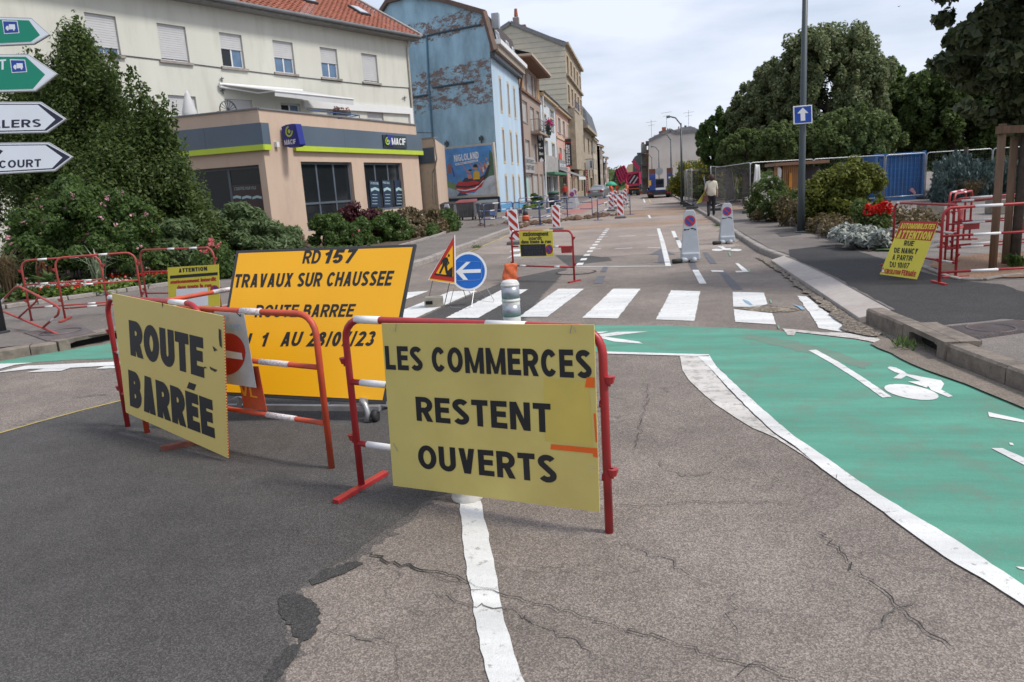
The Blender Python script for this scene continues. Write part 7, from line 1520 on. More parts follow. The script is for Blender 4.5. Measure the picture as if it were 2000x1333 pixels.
for k in range(90):
    px = random.uniform(0, 365); y = 90+abs(px-150)*(1.0 if px > 150 else .9)+random.uniform(-20, 60); q = Q(px, y, Yh+random.uniform(-.8, .4)); L = random.uniform(.45, 1.25)
    for i in range(90): s = random.random(); tips.append((q.x+random.gauss(0, .07)*(1.1-s)+.1*s, q.y+random.gauss(0, .07), q.z-.3+L*s+random.gauss(0, .03)))
tips = np.array(tips); leaf_obj('leader_shoots', leaves(tips, np.full(len(tips), .03), len(tips), .06, 1, .3, .0, 1.8, 9), leafmat('leaf_new_shoot', (.05, .085, .018), (.09, .13, .03), .35), t, tuple(t.location))
MB().tube([t.location, (c.x, Yh, zt*.6)], [.16, .05], 8).build('trunk', M_BARK, t)
def shrub(name, lab, blobs, m, nl, size, seed=1, flowers=None, cat='shrub', z0=.14, group=None, elong=1.5, squash=.9, cr=(.12, .3), kk=14, up=.3):
    """blobs: (px, py_centre, Y, rx, rz)"""
    q0 = Q(blobs[0][0], blobs[0][1], blobs[0][2]); t = thing(name, lab, cat, (q0.x, q0.y, z0), group); Cs = []; Rs = []
    for i, (px, py, Y, rx, rz) in enumerate(blobs):
        q = Q(px, py, Y); C, Rr = clumps(ellps((q.x, Y, q.z), (rx, rx*.8, rz), .3, -.9), kk, *cr, seed+i); C[:, 2] = np.maximum(C[:, 2], z0+.05); Cs.append(C); Rs.append(Rr)
    C = np.concatenate(Cs); Rr = np.concatenate(Rs); v = leaves(C, Rr, nl, size, squash, up, .2, elong, seed); leaf_obj('foliage', v, m, t, tuple(t.location))
    mb = MB()
    for k in range(7):
        e = C[random.randrange(len(C))]; mb.tube([(t.location.x+(e[0]-t.location.x)*.35, e[1], z0-.05), tuple(e)], [.02, .006], 4)
    mb.build('stems', M_BARK, t)['kind'] = 'stuff'
    if flowers:
        fm, fn, fs, fr = flowers; r = np.random.default_rng(seed+9); i = r.choice(len(C), fn); d = r.normal(size=(fn, 3)); d[:, 1] = -abs(d[:, 1]); d /= np.linalg.norm(d, axis=1)[:, None]
        p = C[i]+d*(Rr[i]*1.05)[:, None]; P_ = np.repeat(p, fr, 0)+r.normal(size=(fn*fr, 3))*fs*.5
        _o = leaf_obj('flowers', leaves(P_, np.full(len(P_), .01), len(P_), fs, 1, .4, 0, 1.0, seed+3), fm, t, tuple(t.location)); _o['kind'] = 'stuff'
    return t
shrub('hibiscus', 'large dark green hibiscus shrub dotted with pale pink flowers, left', [(90, 470, 14.2, .85, .9), (170, 440, 14.6, .9, 1.0), (250, 470, 14.6, .75, .8), (60, 510, 13.8, .6, .6), (200, 500, 14.2, .9, .6), (130, 400, 14.8, .5, .5), (250, 415, 14.8, .4, .45)], L_MID, 42000, .055, 11, (F_PINK, 120, .052, 6), kk=24)
shrub('sage_shrub', 'feathery sage green shrub between hibiscus and office window', [(350, 480, 16, .8, .55), (320, 510, 15.5, .6, .5), (400, 510, 16, .7, .5)], L_SAGE, 20000, .05, 21, kk=20, elong=3)
shrub('sage_shrub', 'tallest feathery sage green shrub under the office corner window', [(480, 450, 18, .9, .55), (540, 470, 18.5, .7, .45), (430, 450, 18, .6, .5), (500, 480, 18, 1.0, .4)], L_SAGE, 24000, .05, 25, kk=20, elong=3)
shrub('spent_bloom_shrub', 'low shrub with rusty seed heads at the office column', [(560, 478, 19.5, .6, .3), (540, 488, 18.5, .5, .3)], L_RUST, 7000, .05, 31)
shrub('rose_bush', 'rose bush with coral pink blooms behind the big orange-yellow board', [(425, 510, 15, .42, .5), (440, 550, 15, .4, .4)], L_MID, 6000, .05, 35, (F_CORAL, 16, .06, 26))
mb = thing('stone_disc', 'grey round millstone-like disc among the shrubs by the office', 'ornament', tuple(Q(398, 428, 19))); c = Q(398, 428, 19); MB().lathe(c, [(.24, -.03), (.25, 0), (.24, .03)], 28, ax=(Vector((1, .3, 0)).normalized(), Vector((0, 0, 1)), Vector((.3, -1, 0)).normalized())).build('disc', M_STONE, mb); MB().tube([c, (c.x, c.y, .14)], .03, 6).build('stake', M_DARKM, mb)
t = thing('ornamental_grass', 'tall brown ornamental grass at the left edge', 'plant', tuple(Q(12, 520, 12)))
def grasst(t, px, Y, zb, n, L, m, spread=.3, w=.008, name='blades'):
    mb = MB(); b = Q(px, 500, Y)
    for k in range(n):
        a = random.uniform(0, 2*math.pi); s = random.uniform(.2, 1)*spread; h = L*random.uniform(.6, 1); p0 = Vector((b.x+random.gauss(0, .04), Y+random.gauss(0, .04), zb)); p1 = p0+Vector((math.cos(a)*s*.4, math.sin(a)*s*.4, h*.7)); p2 = p0+Vector((math.cos(a)*s*1.3, math.sin(a)*s*1.3, h*random.uniform(.55, 1))); wv = Vector((math.sin(a), -math.cos(a), 0))*w
        mb.raw([p0-wv, p0+wv, p1+wv, p1-wv, p2], [(0, 1, 2, 3), (3, 2, 4)])
    mb.build(name, m, t)
M_STRAW = leafmat('straw', (.12, .085, .045), (.2, .15, .08), .3); grasst(t, 5, 12.3, .14, 260, 1.2, M_STRAW, .5)
M_VAR = leafmat('variegated', (.14, .2, .1), (.35, .4, .28), .3)
t = thing('giant_reed', 'variegated striped reed clump behind the red barriers, left bed', 'plant', tuple(Q(185, 560, 13.4))); grasst(t, 185, 13.4, .14, 50, 1.05, M_VAR, .5, .018)
t = thing('canna', 'broad-leaved canna clump with dark spikes behind the left barrier', 'plant', tuple(Q(88, 560, 13))); grasst(t, 88, 13, .14, 16, .6, leafmat('canna_leaf', (.05, .1, .03), (.1, .16, .05), .3), .5, .05); grasst(t, 80, 13.4, .14, 8, 1.0, leafmat('bronze_leaf', (.1, .04, .02), (.16, .07, .03), .3), .2, .04)
t = thing('fountain_grass', 'fountain grass clump between red flowers and sage shrub', 'plant', tuple(Q(262, 560, 14))); grasst(t, 262, 14, .14, 120, .75, leafmat('fountain_grass_leaf', (.06, .09, .04), (.13, .17, .09), .3), .4, .006)
M_BED = [('marigold_patch', 'bright red bedding flowers in the left bed', 140, 12.9, F_RED, L_LIME, .35, .12), ('alyssum_patch', 'white bedding flowers beside the lime foliage, left bed', 165, 13.2, F_WHITE, L_LIME, .45, .13), ('geranium_patch', 'dark red flowers at the flowerbed end near ROUTE BARRÉE', 262, 14.2, F_RED, L_MID, .3, .15), ('white_flower_patch', 'small white flowers behind the leftmost barrier upright', 97, 12.8, F_WHITE, L_MID, .25, .16), ('salvia_patch', 'red bedding flowers just left of the ATTENTION board', 300, 14.6, F_RED, L_DARK, .35, .14)]
for nm, lab, px, Y, fm, lm, rx, h in M_BED:
    b = Q(px, 570, Y); t = thing(nm, lab, 'flowers', (b.x, Y, .15)); r = np.random.default_rng(int(px)); n = 500; C = np.stack([b.x+r.normal(size=n)*rx, Y+r.normal(size=n)*rx*.6, .17+r.random(n)*h], 1)
    leaf_obj('foliage', leaves(C, np.full(n, .04), 4500, .045, 1, .6, 0, 1.6, int(px)), lm, t, tuple(t.location)); F_ = C[:110].copy(); F_[:, 2] = .2+h*.9+r.random(110)*.06
    leaf_obj('blooms', leaves(F_, np.full(110, .02), 900, .035, 1, .8, 0, 1.0, int(px)+1), fm, t, tuple(t.location))
# groundcover in the left bed
r = np.random.default_rng(5); n = 2200; U = r.random(n); X_ = np.interp(U, [0, .3, .6, 1], [-13, -11, -10.1, -8.2])-r.random(n)*2.2; Y_ = np.interp(U, [0, .3, .6, 1], [10.6, 12.6, 14.3, 20.5])+r.random(n)*1.2; C = np.stack([X_, Y_, .16+r.random(n)*.16], 1)
o = leaf_obj('ground_cover', leaves(C, np.full(n, .1), 16000, .06, .7, .5, 0, 1.8, 7), L_MID, None, (-10, 14, .15)); tag(o, 'low green ground cover in the left flowerbed', 'ground cover', kind='stuff')
# clipped mixed hedge in front of the office
for i, (lab, blobs, m, fl, nl) in enumerate([
    ('dark green hedge shrub nearest the big board, below the office windows', [(640, 452, 23, .65, .55), (670, 462, 22.5, .6, .5)], L_MID, (F_CORAL, 3, .05, 10), 10000),
    ('maroon-leaved shrub with red flower in the office hedge', [(690, 428, 24, .35, .45), (725, 438, 24.5, .35, .4)], L_MAR, (F_RED, 3, .06, 12), 5000),
    ('green hedge shrub below the second office window', [(720, 455, 24, .7, .5), (690, 462, 23.5, .6, .45)], L_MID, (F_CORAL, 4, .06, 14), 10000),
    ('green hedge shrub with pale flower heads, middle of the office hedge', [(755, 440, 25.5, .6, .55), (770, 455, 25, .6, .45)], L_MID, (F_WHITE, 40, .04, 5), 10000),
    ('hedge shrub speckled with buff flower heads', [(800, 440, 27, .7, .6), (790, 458, 26, .6, .4)], L_RUST, (F_WHITE, 50, .04, 5), 11000),
    ('rusty brown flowering hedge shrub near the hedge end', [(835, 435, 28.5, .6, .5), (850, 445, 28.5, .45, .4)], L_RUST, (leafmat('petals_buff', (.35, .2, .14), (.45, .3, .2), .3), 70, .045, 5), 10000),
    ('low green shrub at the end of the office hedge by the pavement', [(825, 462, 27, .55, .3), (875, 430, 30, .4, .4), (868, 445, 29.5, .4, .4)], L_MID, None, 9000)]):
    shrub('hedge_shrub', lab, blobs, m, nl, .07, 50+i*7, fl, group='mixed hedge shrubs before the office', kk=20)
# ---- right side
Yt = 11.6; tb = G(1981, 517, .12); c_ = Q(1975, 130, tb.y)
t = tree('young_linden', 'dark large-leaved linden with wooden stakes, nearest tree on the right', tuple(tb), (c_.x+.62, tb.y-.3, 4.0), (1.75, 1.4, 2.1), L_LIND, 34000, .105, 190, (.14, .34), seed=8, tt=(tb.x+.1, tb.y, 4.2), elong=1.2, trunk_r=.07, bottom=-.95, inner=.3, up=.5, droop=.35)
def stake(lab, b, topz, r=.055): o = MB().tube([b, (b[0], b[1], topz)], r, 8).build('tree_stake', M_WOOD, None, base=b, smooth=True); return tag(o, lab, 'stake', 'tree stakes of the young linden')
zs_ = 2.02
for lab, b in (('left wooden stake of the linden frame, nearest the camera', G(1938, 530, .12)), ('middle wooden stake standing behind the left one', G(1963, 517, .12)), ('right wooden stake of the linden frame, at the frame edge', G(2060, 512, .12))): stake(lab, tuple(b), zs_+.12)
a_, b_ = G(1936, 530, .12), G(2062, 512, .12); o = sq(MB(), (a_.x-.06, a_.y-.07, zs_+.04), (b_.x, b_.y-.07, zs_+.04), .1).build('cross_plank', M_WOOD, None, base=(a_.x, a_.y, zs_)); tag(o, 'reddish brown plank nailed across the linden stakes', 'plank')
t = thing('weed', 'small green weeds growing at the linden foot', 'plant', tuple(G(1990, 520, .14))); grasst(t, 1985, 11.8, .14, 60, .22, L_MID, .3, .015)
# shrubs and flowers of the right bed
shrub('ninebark_shrub', 'rounded yellow-green shrub in front of the blue container', [(1640, 380, 21, .85, .72), (1600, 400, 21, .55, .6), (1685, 390, 21, .6, .55), (1650, 345, 21, .5, .38), (1690, 350, 21, .4, .3), (1650, 415, 20.8, .7, .35)], L_YEL, 30000, .062, 70, kk=34, cr=(.12, .26))
shrub('red_rose_bush', 'bush with a cluster of bright red roses beside the yellow-green shrub', [(1695, 425, 17, .35, .35)], L_DARK, 3500, .05, 80)
t = thing('red_roses', 'cluster of vivid red rose blooms above the silvery plants', 'flowers', tuple(Q(1712, 405, 16.8))); r = np.random.default_rng(3); n = 34; PX = [(Q(1690+x*50, 413-x*9+random.gauss(0, 5.5), 16.7)) for x in r.random(n)]; C = np.array([tuple(p) for p in PX]); leaf_obj('blooms', leaves(C, np.full(n, .05), 1500, .05, 1, .6, 0, 1, 4), F_RED, t, tuple(t.location)); mb = MB()
for p_ in PX[::5]: mb.tube([(p_.x*.98+.02*t.location.x, p_.y+.1, .2), tuple(p_)], [.01, .004], 4)
mb.build('stems', M_BARK, t)
shrub('dusty_miller', 'low mound of silvery white foliage edging the right bed', [(1655, 455, 16.2, .38, .13), (1690, 462, 15.6, .4, .13), (1725, 465, 15.2, .42, .14), (1670, 468, 15.4, .35, .08)], L_PALE, 9000, .055, 90, kk=24, cr=(.06, .13), cat='plant', elong=2, up=1.0)
shrub('white_rose_bush', 'rose bush with white blooms left of the lamp post', [(1500, 380, 26, .55, .6), (1525, 400, 25, .5, .5), (1480, 400, 27, .4, .5)], L_DARK, 9000, .06, 95, (F_WHITE, 40, .06, 8), kk=20)
shrub('dry_bed_shrub', 'dry brownish shrubs around the lamp post foot', [(1545, 415, 23, .5, .4), (1500, 420, 25.5, .5, .35), (1575, 420, 21.5, .4, .3), (1610, 440, 20, .4, .2)], leafmat('leaf_dry', (.09, .07, .03), (.17, .13, .06), .3), 8000, .06, 99, kk=18, cat='shrub')
shrub('low_bed_plants', 'low green and brown plants along the right edging stones', [(1640, 445, 18.5, .6, .12), (1590, 440, 20.5, .5, .14), (1760, 440, 17.5, .5, .18), (1790, 430, 18.5, .5, .2), (1735, 430, 18, .4, .25)], L_RUST, 6000, .05, 101, kk=16, cat='plants')
shrub('forsythia_shrub', 'yellow-flowering shrub behind the mesh fence, beside the lamps', [(1385, 345, 52, 1.9, 1.1), (1358, 348, 53, 1.5, 1.0), (1336, 360, 54, 1.0, .8), (1405, 342, 51, 1.3, .8)], L_YEL, 24000, .12, 110, (L_GOLD, 700, .11, 8), kk=44, cr=(.25, .5))
shrub('forsythia_shrub', 'golden shrub inside the mesh fence, right of the walking woman', [(1405, 355, 55, 1.3, .7), (1432, 358, 54, 1.2, .6)], L_YEL, 8000, .1, 120, (L_GOLD, 70, .1, 6), kk=24, cr=(.2, .4))
shrub('dark_fence_shrub', 'dark green shrubs inside the mesh fence behind the woman', [(1385, 376, 50, 1.3, .4), (1360, 377, 51, .8, .3), (1418, 376, 52, 1.3, .5), (1450, 378, 50, 1.0, .5)], L_DARK, 12000, .1, 130, kk=24, cr=(.2, .4))
# big trees behind: each its own
def bt(lab, px, ptop, pw, pbot, Y, m, nl, size, seed, k=90, trunk=True, group='trees of the park on the right', up=.3):
    tp = Q(px, ptop, Y); bot = Q(px, pbot, Y); rx = pw/2*Y/FOC; b = (tp.x, Y, 0.0); cz = (tp.z+bot.z)/2; rz = (tp.z-bot.z)/2
    return tree('park_tree', lab, b, (tp.x, Y, cz), (rx, rx*.8, rz), m, int(nl*1.7), size*.74, int(k*3.4), (rx*.05, rx*.14), group, trunk_r=.28, seed=seed, up=up, bottom=-.9, inner=.5, squash=1.6)
bt('tallest silvery green linden crossing the lamp post in front of the sky', 1620, 55, 200, 330, 44, L_SILV, 48000, .17, 201, 150)
bt('silvery tree just left of the lamp post, lower than the tallest', 1525, 120, 130, 330, 45, L_SILV, 26000, .17, 202, 90)
bt('dark tree at the left end of the park trees, above the golden shrubs', 1425, 215, 110, 345, 47, L_MID, 22000, .17, 203, 80)
bt('medium tree between the leftmost and the silvery trees', 1475, 160, 120, 335, 47, L_SILV, 24000, .17, 204, 80)
bt('green tree behind the blue container, right of the tallest linden', 1715, 120, 130, 320, 50, L_MID, 24000, .2, 205, 90)
bt('dark tree behind the nearest linden on the right', 1790, 150, 150, 330, 48, L_DARK, 22000, .2, 206, 90)
bt('deep green tree filling the right background', 1880, 120, 180, 320, 44, L_DARK, 24000, .2, 207, 90); bt('deep green tree at the right frame edge in the background', 2000, 90, 200, 320, 44, L_DARK, 20000, .2, 208, 80)
bt('low dark tree between container and linden stakes', 1660, 220, 160, 330, 40, L_PARK, 22000, .15, 209, 80); bt('low dark tree left of the brown hut', 1560, 240, 140, 330, 41, L_PARK, 20000, .15, 210, 80); bt('low tree behind the mesh fence near the woman', 1460, 260, 100, 335, 42, L_PARK, 16000, .15, 211, 60)
# weeping blue cedar
cw = Q(1885, 330, 33); t = thing('weeping_cedar', 'weeping blue-grey cedar behind the right barriers', 'tree', (cw.x, 33, .1)); pts = []
r = np.random.default_rng(12)
for k in range(260):
    px = r.uniform(1825, 2030); top = 293+abs(((px-1825) % 95)-45)*.5+r.uniform(0, 45); q = Q(px, top, 33+r.uniform(-1.5, 1.5)); L = r.uniform(1.0, 2.6); dx = r.normal()*.25
    for i in range(60): s = i/60; pts.append((q.x+dx*s*s+r.normal()*.05, q.y+r.normal()*.05, max(.25, q.z-L*s)+r.normal()*.03))
pts = np.array(pts); leaf_obj('hanging_branches', leaves(pts, np.full(len(pts), .05), 30000, .075, 1.5, 0, 0, 2.4, 13, .6), L_BLUEC, t, tuple(t.location)); MB().tube([t.location, (cw.x, 33, 2.2)], [.15, .08], 8).build('trunk', M_BARK, t)
t = thing('dry_grass_clump', 'tan dry ornamental grass under the weeping cedar', 'plant', tuple(Q(1890, 380, 31.5))); grasst(t, 1890, 31.5, .1, 220, 1.1, M_STRAW, .9, .012)
# forest on the hill
r = np.random.default_rng(77); n = 900; X_ = r.uniform(-230, 320, n); Y_ = r.uniform(424, 500, n); hz = (2+3*np.exp(-((X_+20)/130)**2))*np.clip((Y_-415)/60, .2, 1); C = np.stack([X_, Y_, hz+1], 1); v = leaves(C, r.uniform(3, 5.5, n), 60000, 1.3, 1.1, .4, .3, 1.2, 78); o = leaf_obj('forest', v, L_PARK, None, (0, 460, 0)); tag(o, 'green wooded hill closing the far end of the street', 'forest', kind='stuff')
# weeds at kerbs
for i, (px, py, lab) in enumerate([(1440, 456, 'weeds at the right kerb beside the far no-parking stand'), (1402, 440, 'grass tuft further along the right kerb'), (1765, 668, 'weed growing beside the drain inlet on the right'), (80, 655, 'yellow-flowered weeds on the left kerb by the cover'), (931, 482, 'weeds along the left kerb near the small board')]):
    g = G(px, py, .08); t = thing('weed', lab, 'weeds', tuple(g)); mb = MB()
    for k in range(70):
        p0 = g+Vector((random.gauss(0, .06), random.gauss(0, .09), -.03)); d = Vector((random.gauss(0, .05), random.gauss(0, .05), random.uniform(.03, .1))); mb.raw([p0+Vector((-.008, 0, 0)), p0+Vector((.008, 0, 0)), p0+d], [(0, 1, 2)])
    mb.build('leaves', L_MID, t)
sheet('grass_strip', [G2(*p, .12) for p in [(1500, 425), (1530, 432), (1560, 440), (1550, 436)]], .135, M_GRASS)
# ================================================================ STREET FURNITURE, WORKS GEAR, VEHICLES, PEOPLE
# lamp posts
b = G(1564, 455, .12); t = thing('lamp_post', 'tall dark green-grey lamp post carrying the blue one-way sign', 'lamp post', tuple(b), 'street lamps')
M_LP = mat('lamp_post_paint', (.045, .06, .065), .45, .1, 2); MB().tube([b, b+Vector((0, 0, 1.1)), b+Vector((0, 0, 9.2))], [.095, .085, .05], 16).build('pole', M_LP, t, smooth=True); MB().lathe(b, [(.14, 0), (.14, .03), (.1, .05)], 16).build('base_collar', M_LP, t)
MB().tube([b+Vector((0, 0, 9.2)), b+Vector((-.8, 0, 9.35)), b+Vector((-1.6, 0, 9.4))], .035, 8).build('arm', M_LP, t); MB().lathe(b+Vector((-2.0, 0, 9.4)), [(.0, -.05), (.16, -.02), (.16, .03), (0, .06)], 12).build('lamp_head', M_LP, t)
plO = Plane((b.x-.4, b.y-.11), (b.x+.4, b.y-.11)); t = thing('one_way_sign', 'square blue one-way sign with white up arrow on the lamp post', 'sign', tuple(plO.hit(1568, 224)))
q = [(1549, 208), (1586, 205), (1587, 241), (1550, 243.5)]; MB().prism(pq(plO, 0, *q), tuple(plO.n*-.03)).build('plate', M_WPR, t, bevel=.006); flat(t, 'blue_face', plO, .002, [(1551.5, 210), (1584, 207), (1585, 239), (1552.5, 241.5)], mat('one_way_blue', (.015, .07, .36), .4)); flat(t, 'white_arrow', plO, .004, [(1557, 222), (1568, 210.5), (1579, 221), (1572.5, 221.5), (1573, 236), (1564, 236.5), (1563.5, 222)], M_WPR)
def lamp(lab, px, ptop, Y, arm_px):
    tp = atY(px, ptop, Y); g = gz(Y)+.1; t = thing('lamp_post', lab, 'lamp post', (tp.x, Y, g), 'street lamps'); e = atY(arm_px, ptop-4, Y); MB().tube([(tp.x, Y, g), (tp.x, Y, tp.z)], [.085, .05], 8).build('pole', M_LP, t, smooth=True)
    mid = Vector((tp.x+(e.x-tp.x)*.5, Y, tp.z+.35)); MB().tube([(tp.x, Y, tp.z-.1), mid, Vector((e.x, Y, tp.z+.45))], .045, 6).build('arm', M_LP, t); L = abs(e.x-tp.x)*.35; MB().hexa([(e.x-L, Y-.15, tp.z+.38), (e.x, Y-.12, tp.z+.38), (e.x, Y+.12, tp.z+.38), (e.x-L, Y+.15, tp.z+.38), (e.x-L*.9, Y-.1, tp.z+.52), (e.x, Y-.06, tp.z+.52), (e.x, Y+.06, tp.z+.52), (e.x-L*.9, Y+.1, tp.z+.52)]).build('lamp_head', M_DARKM, t, bevel=.03)
lamp('nearest of the far curved-arm lamps, above the golden shrub', 1330, 241, 50, 1309); lamp('second far lamp, in front of the blank wall', 1310, 272, 68, 1297); lamp('third far lamp behind the low-loader ramps', 1286.5, 294, 86, 1275); lamp('fourth and faintest far lamp', 1273, 307, 100, 1262)
# far signs near lamp
t = thing('round_sign', 'grey back of a round sign on a post behind the low-loader', 'sign', tuple(atY(1287, 335, 85))); c = atY(1287.5, 335, 85); MB().lathe(c, [(.01, -.02), (.42, -.02), (.42, .02), (.01, .02)], 20, ax=(Vector((1, 0, 0)), Vector((0, 0, 1)), Vector((0, -1, 0)))).build('disc', M_GALV, t); MB().tube([c, (c.x, c.y, gz(85))], .04, 5).build('post', M_GALV, t)
# AUTOMOBILISTES board hung askew on barrier
A = G2(1834, 555, .12); dirp = lambda a, b, z: (Vector((atZ(*b, z).x, atZ(*b, z).y))-Vector((atZ(*a, z).x, atZ(*a, z).y))).normalized(); B = Vector(A)+dirp((1836, 517), (2000, 508), .27)*2.3
barrier('nearest right red barrier reaching in front of the tree stakes', A, B, z=.12, h=.98, rails=(.62, .15), bands=((.17, .32), (.82, .95)), rbands=((.17, .32),), tr=.019, foot=.36, r=.12)
A1 = G2(1866, 543, .12); B1 = Vector(A1)+dirp((1861, 510), (1805.5, 501), .32)*1.7
barrier('red barrier behind the tilted attention board', B1, A1, z=.12, h=.98, rails=(.6, .2), bands=((.05, .1),), rbands=((.8, .95),), tr=.018, foot=.36, r=.12)
A2_ = G2(1858, 511, .12); B2_ = Vector(A2_)+dirp((1870, 486), (2000, 474), .37)*2.3
barrier('second right red barrier standing behind the nearest one', A2_, B2_, z=.12, h=.98, rails=(.62, .25), bands=((.12, .3), (.75, .9)), rbands=((.15, .35),), tr=.018, foot=.3, plate=(.15, .3, .14), r=.12)
A3_ = G2(1845, 514, .12); barrier('third right red barrier overlapping the second one', A3_, (B2_[0]-.15, B2_[1]-.25), z=.12, h=.95, rails=(.6, .22), bands=((.1, .2),), rbands=((.12, .3), (.8, .9)), tr=.017, foot=.3, r=.12)
t3_ = atZ(1842, 380, 1.12); t4_ = atZ(1888, 386, 1.12)
dq = (Vector((t4_.x, t4_.y))-Vector((t3_.x, t3_.y))); C3 = Vector((t3_.x, t3_.y)); C4 = Vector(G2(1881, 470, .12)); C3 = C4+(C3-C4).normalized()*1.5
barrier('red barrier furthest back right, turned end-on, worn white bands', C3, C4, z=.12, h=1.0, rails=(.65, .3), bands=((.1, .35), (.6, .75)), rbands=(), tr=.02, foot=.3, mband=M_BANDW, plate=(.8, .25, .25), r=.12)
barrier('twin red barrier just behind the one furthest back right', (C3.x+.12, C3.y+.1), (C4.x+.15, C4.y+.1), z=.12, h=.97, rails=(.65, .3), bands=((.5, .6),), rbands=(), tr=.02, foot=.3, r=.12)
plQ = Plane(G2(1722, 537, .12), G2(1790, 543, .12))
upq = Vector((.14, .30, .95)).normalized(); uq = Vector((plQ.u.x, plQ.u.y, -.03)).normalized(); nq = uq.cross(upq).normalized(); nq = -nq if nq.y > 0 else nq; Pq = G(1755, 543, .14)
class TQ:
    n = nq
    @staticmethod
    def hit(px, py, off=0.0): return tilt_hit(px, py, Pq+nq*off, nq)
tq = TQ()
t = thing('attention_board', 'tilted yellow board AUTOMOBILISTES ATTENTION RUE DE NANCY leaning on the right barriers', 'sign', tuple(G(1760, 543, .12)))
MB().prism(pq(tq, 0, (1760, 432), (1833, 434), (1790, 546), (1718, 536)), tuple(nq*-.01)).build('panel', M_YBB, t)
MB().face(pq(tq, .002, (1760, 432), (1833, 434), (1818, 471), (1748, 466))).build('red_header', M_RPR, t)
M_YT = mat('yellow_lettering', (.68, .56, .05), .5)
lines(t, tq, .004, [('AUTOMOBILISTES', [(1761, 436), (1829, 438), (1824, 448), (1757, 447)]), ('ATTENTION', [(1757, 450), (1822, 453), (1816, 469), (1750, 466)])], M_YT, bold=.045)
MB().face(pq(tq, .003, (1755, 448.2), (1826, 450.2), (1826, 451), (1755, 449))).build('red_header', M_RPR, t)
lines(t, tq, .004, [('RUE', [(1767, 470), (1787, 471), (1783, 481), (1765, 480)]), ('DE NANCY', [(1747, 484), (1794, 486), (1790, 497), (1746, 494)])], M_BLK, bold=.02)
lines(t, tq, .004, [('A PARTIR', [(1744, 497), (1784, 500), (1781, 510), (1742, 508)]), ('DU 10/07', [(1738, 511), (1777, 514), (1773, 525), (1738, 522)])], M_BLK, bold=-.005)
lines(t, tq, .004, [('CIRCULATION', [(1729, 525), (1760, 529), (1757, 537), (1728, 535)]), ('FERMÉE', [(1762, 527), (1790, 532), (1787, 541), (1760, 538)])], M_RPR, bold=.05)
MB().face(pq(tq, .004, (1725, 522), (1729, 533), (1719, 532))).build('warning_triangle', M_RPR, t); MB().face(pq(tq, .006, (1725, 525), (1727.5, 532), (1721.5, 531.5))).build('warning_triangle', M_WPR, t)
o = MB().bbox(tuple(G(2010, 478, .12)+Vector((-.25, 0, .0))), tuple(G(2010, 478, .12)+Vector((.25, .02, .5)))).build('red_white_panel', M_RPR, None, base=tuple(G(2010, 478, .12))); o.location.z += .25; tag(o, 'small red and white panel hanging on barriers at the right frame edge', 'sign')
# concrete blocks
for lab, px0, px1, yt, yb in (('rough concrete block behind the right barriers', 1808, 1860, 400, 428), ('second concrete block on the plaza, behind the linden stakes', 1946, 1993, 390, 420)):
    g = G(px0, yb, .12); g2 = G(px1, yb, .12); h = atY(px0, yt, g.y).z-.12; o = MB().bbox((g.x, g.y, .12), (g2.x, g.y+.8, .12+h)).build('concrete_block', mat('rough_concrete', (.25, .22, .18), .95, .2, 6, .8, 25, dirt=(.12, .11, .09), dscale=4), None, base=tuple(g), bevel=.03); tag(o, lab, 'concrete block')
# blue container with ribbed sides
Yc = 37; cA, cB = atY(1722, 300, Yc), atY(1803, 395, 36); t = thing('shipping_container', 'blue corrugated shipping container behind the yellow-green shrub', 'container', (cA.x, Yc, .1)); M_CON = mat('container_blue', (.035, .13, .32), .55, .12, 1.5, dirt=(.12, .1, .09), dscale=1.2, damt=.35)
x0, x1 = atY(1700, 340, Yc).x, atY(1803, 340, 36.2).x; zt = atY(1760, 299, 36.5).z; zb = .12
mb = MB(); n = 12
for k in range(n):
    a = x0+(x1-x0)*k/n; w = (x1-x0)/n; y0 = 36.2; mb.raw([(a, y0, zb+.15), (a+w*.25, y0+.06, zb+.15), (a+w*.6, y0+.06, zb+.15), (a+w*.8, y0, zb+.15), (a+w, y0, zb+.15)]+[(a, y0, zt-.12), (a+w*.25, y0+.06, zt-.12), (a+w*.6, y0+.06, zt-.12), (a+w*.8, y0, zt-.12), (a+w, y0, zt-.12)], [(i, i+1, 6+i, 5+i) for i in range(4)])
mb.build('corrugated_side', M_CON, t); MB().bbox((x0, 36.26, zb), (x1, 38.5, zt-.01)).build('body', M_CON, t); MB().bbox((x0, 36.15, zt-.12), (x1, 36.3, zt)).bbox((x0, 36.15, zb), (x1, 36.3, zb+.15)).build('rail', M_CON, t)
for x in (x0, x1): MB().bbox((x-.06, 36.12, zb), (x+.06, 36.3, zt+.03)).build('corner_post', M_CON, t)
xl = atY(1665, 320, 36.6).x; MB().bbox((xl, 37.2, zb), (x0-.1, 38.6, zt-.25)).build('end_section', M_CON, t)
for px, s in ((1776, 'graffiti_tag'), (1716, 'graffiti_tag')):
    c = atY(px, 372 if px > 1750 else 340, 36.14); MB().face([c+Vector(v) for v in ((0, 0, 0), (.1, 0, .12), (.18, 0, .05), (.3, 0, -.15), (.22, 0, -.2), (.1, 0, -.08))]).build(s, mat('graffiti_pink', (.5, .25, .3), .6), t)
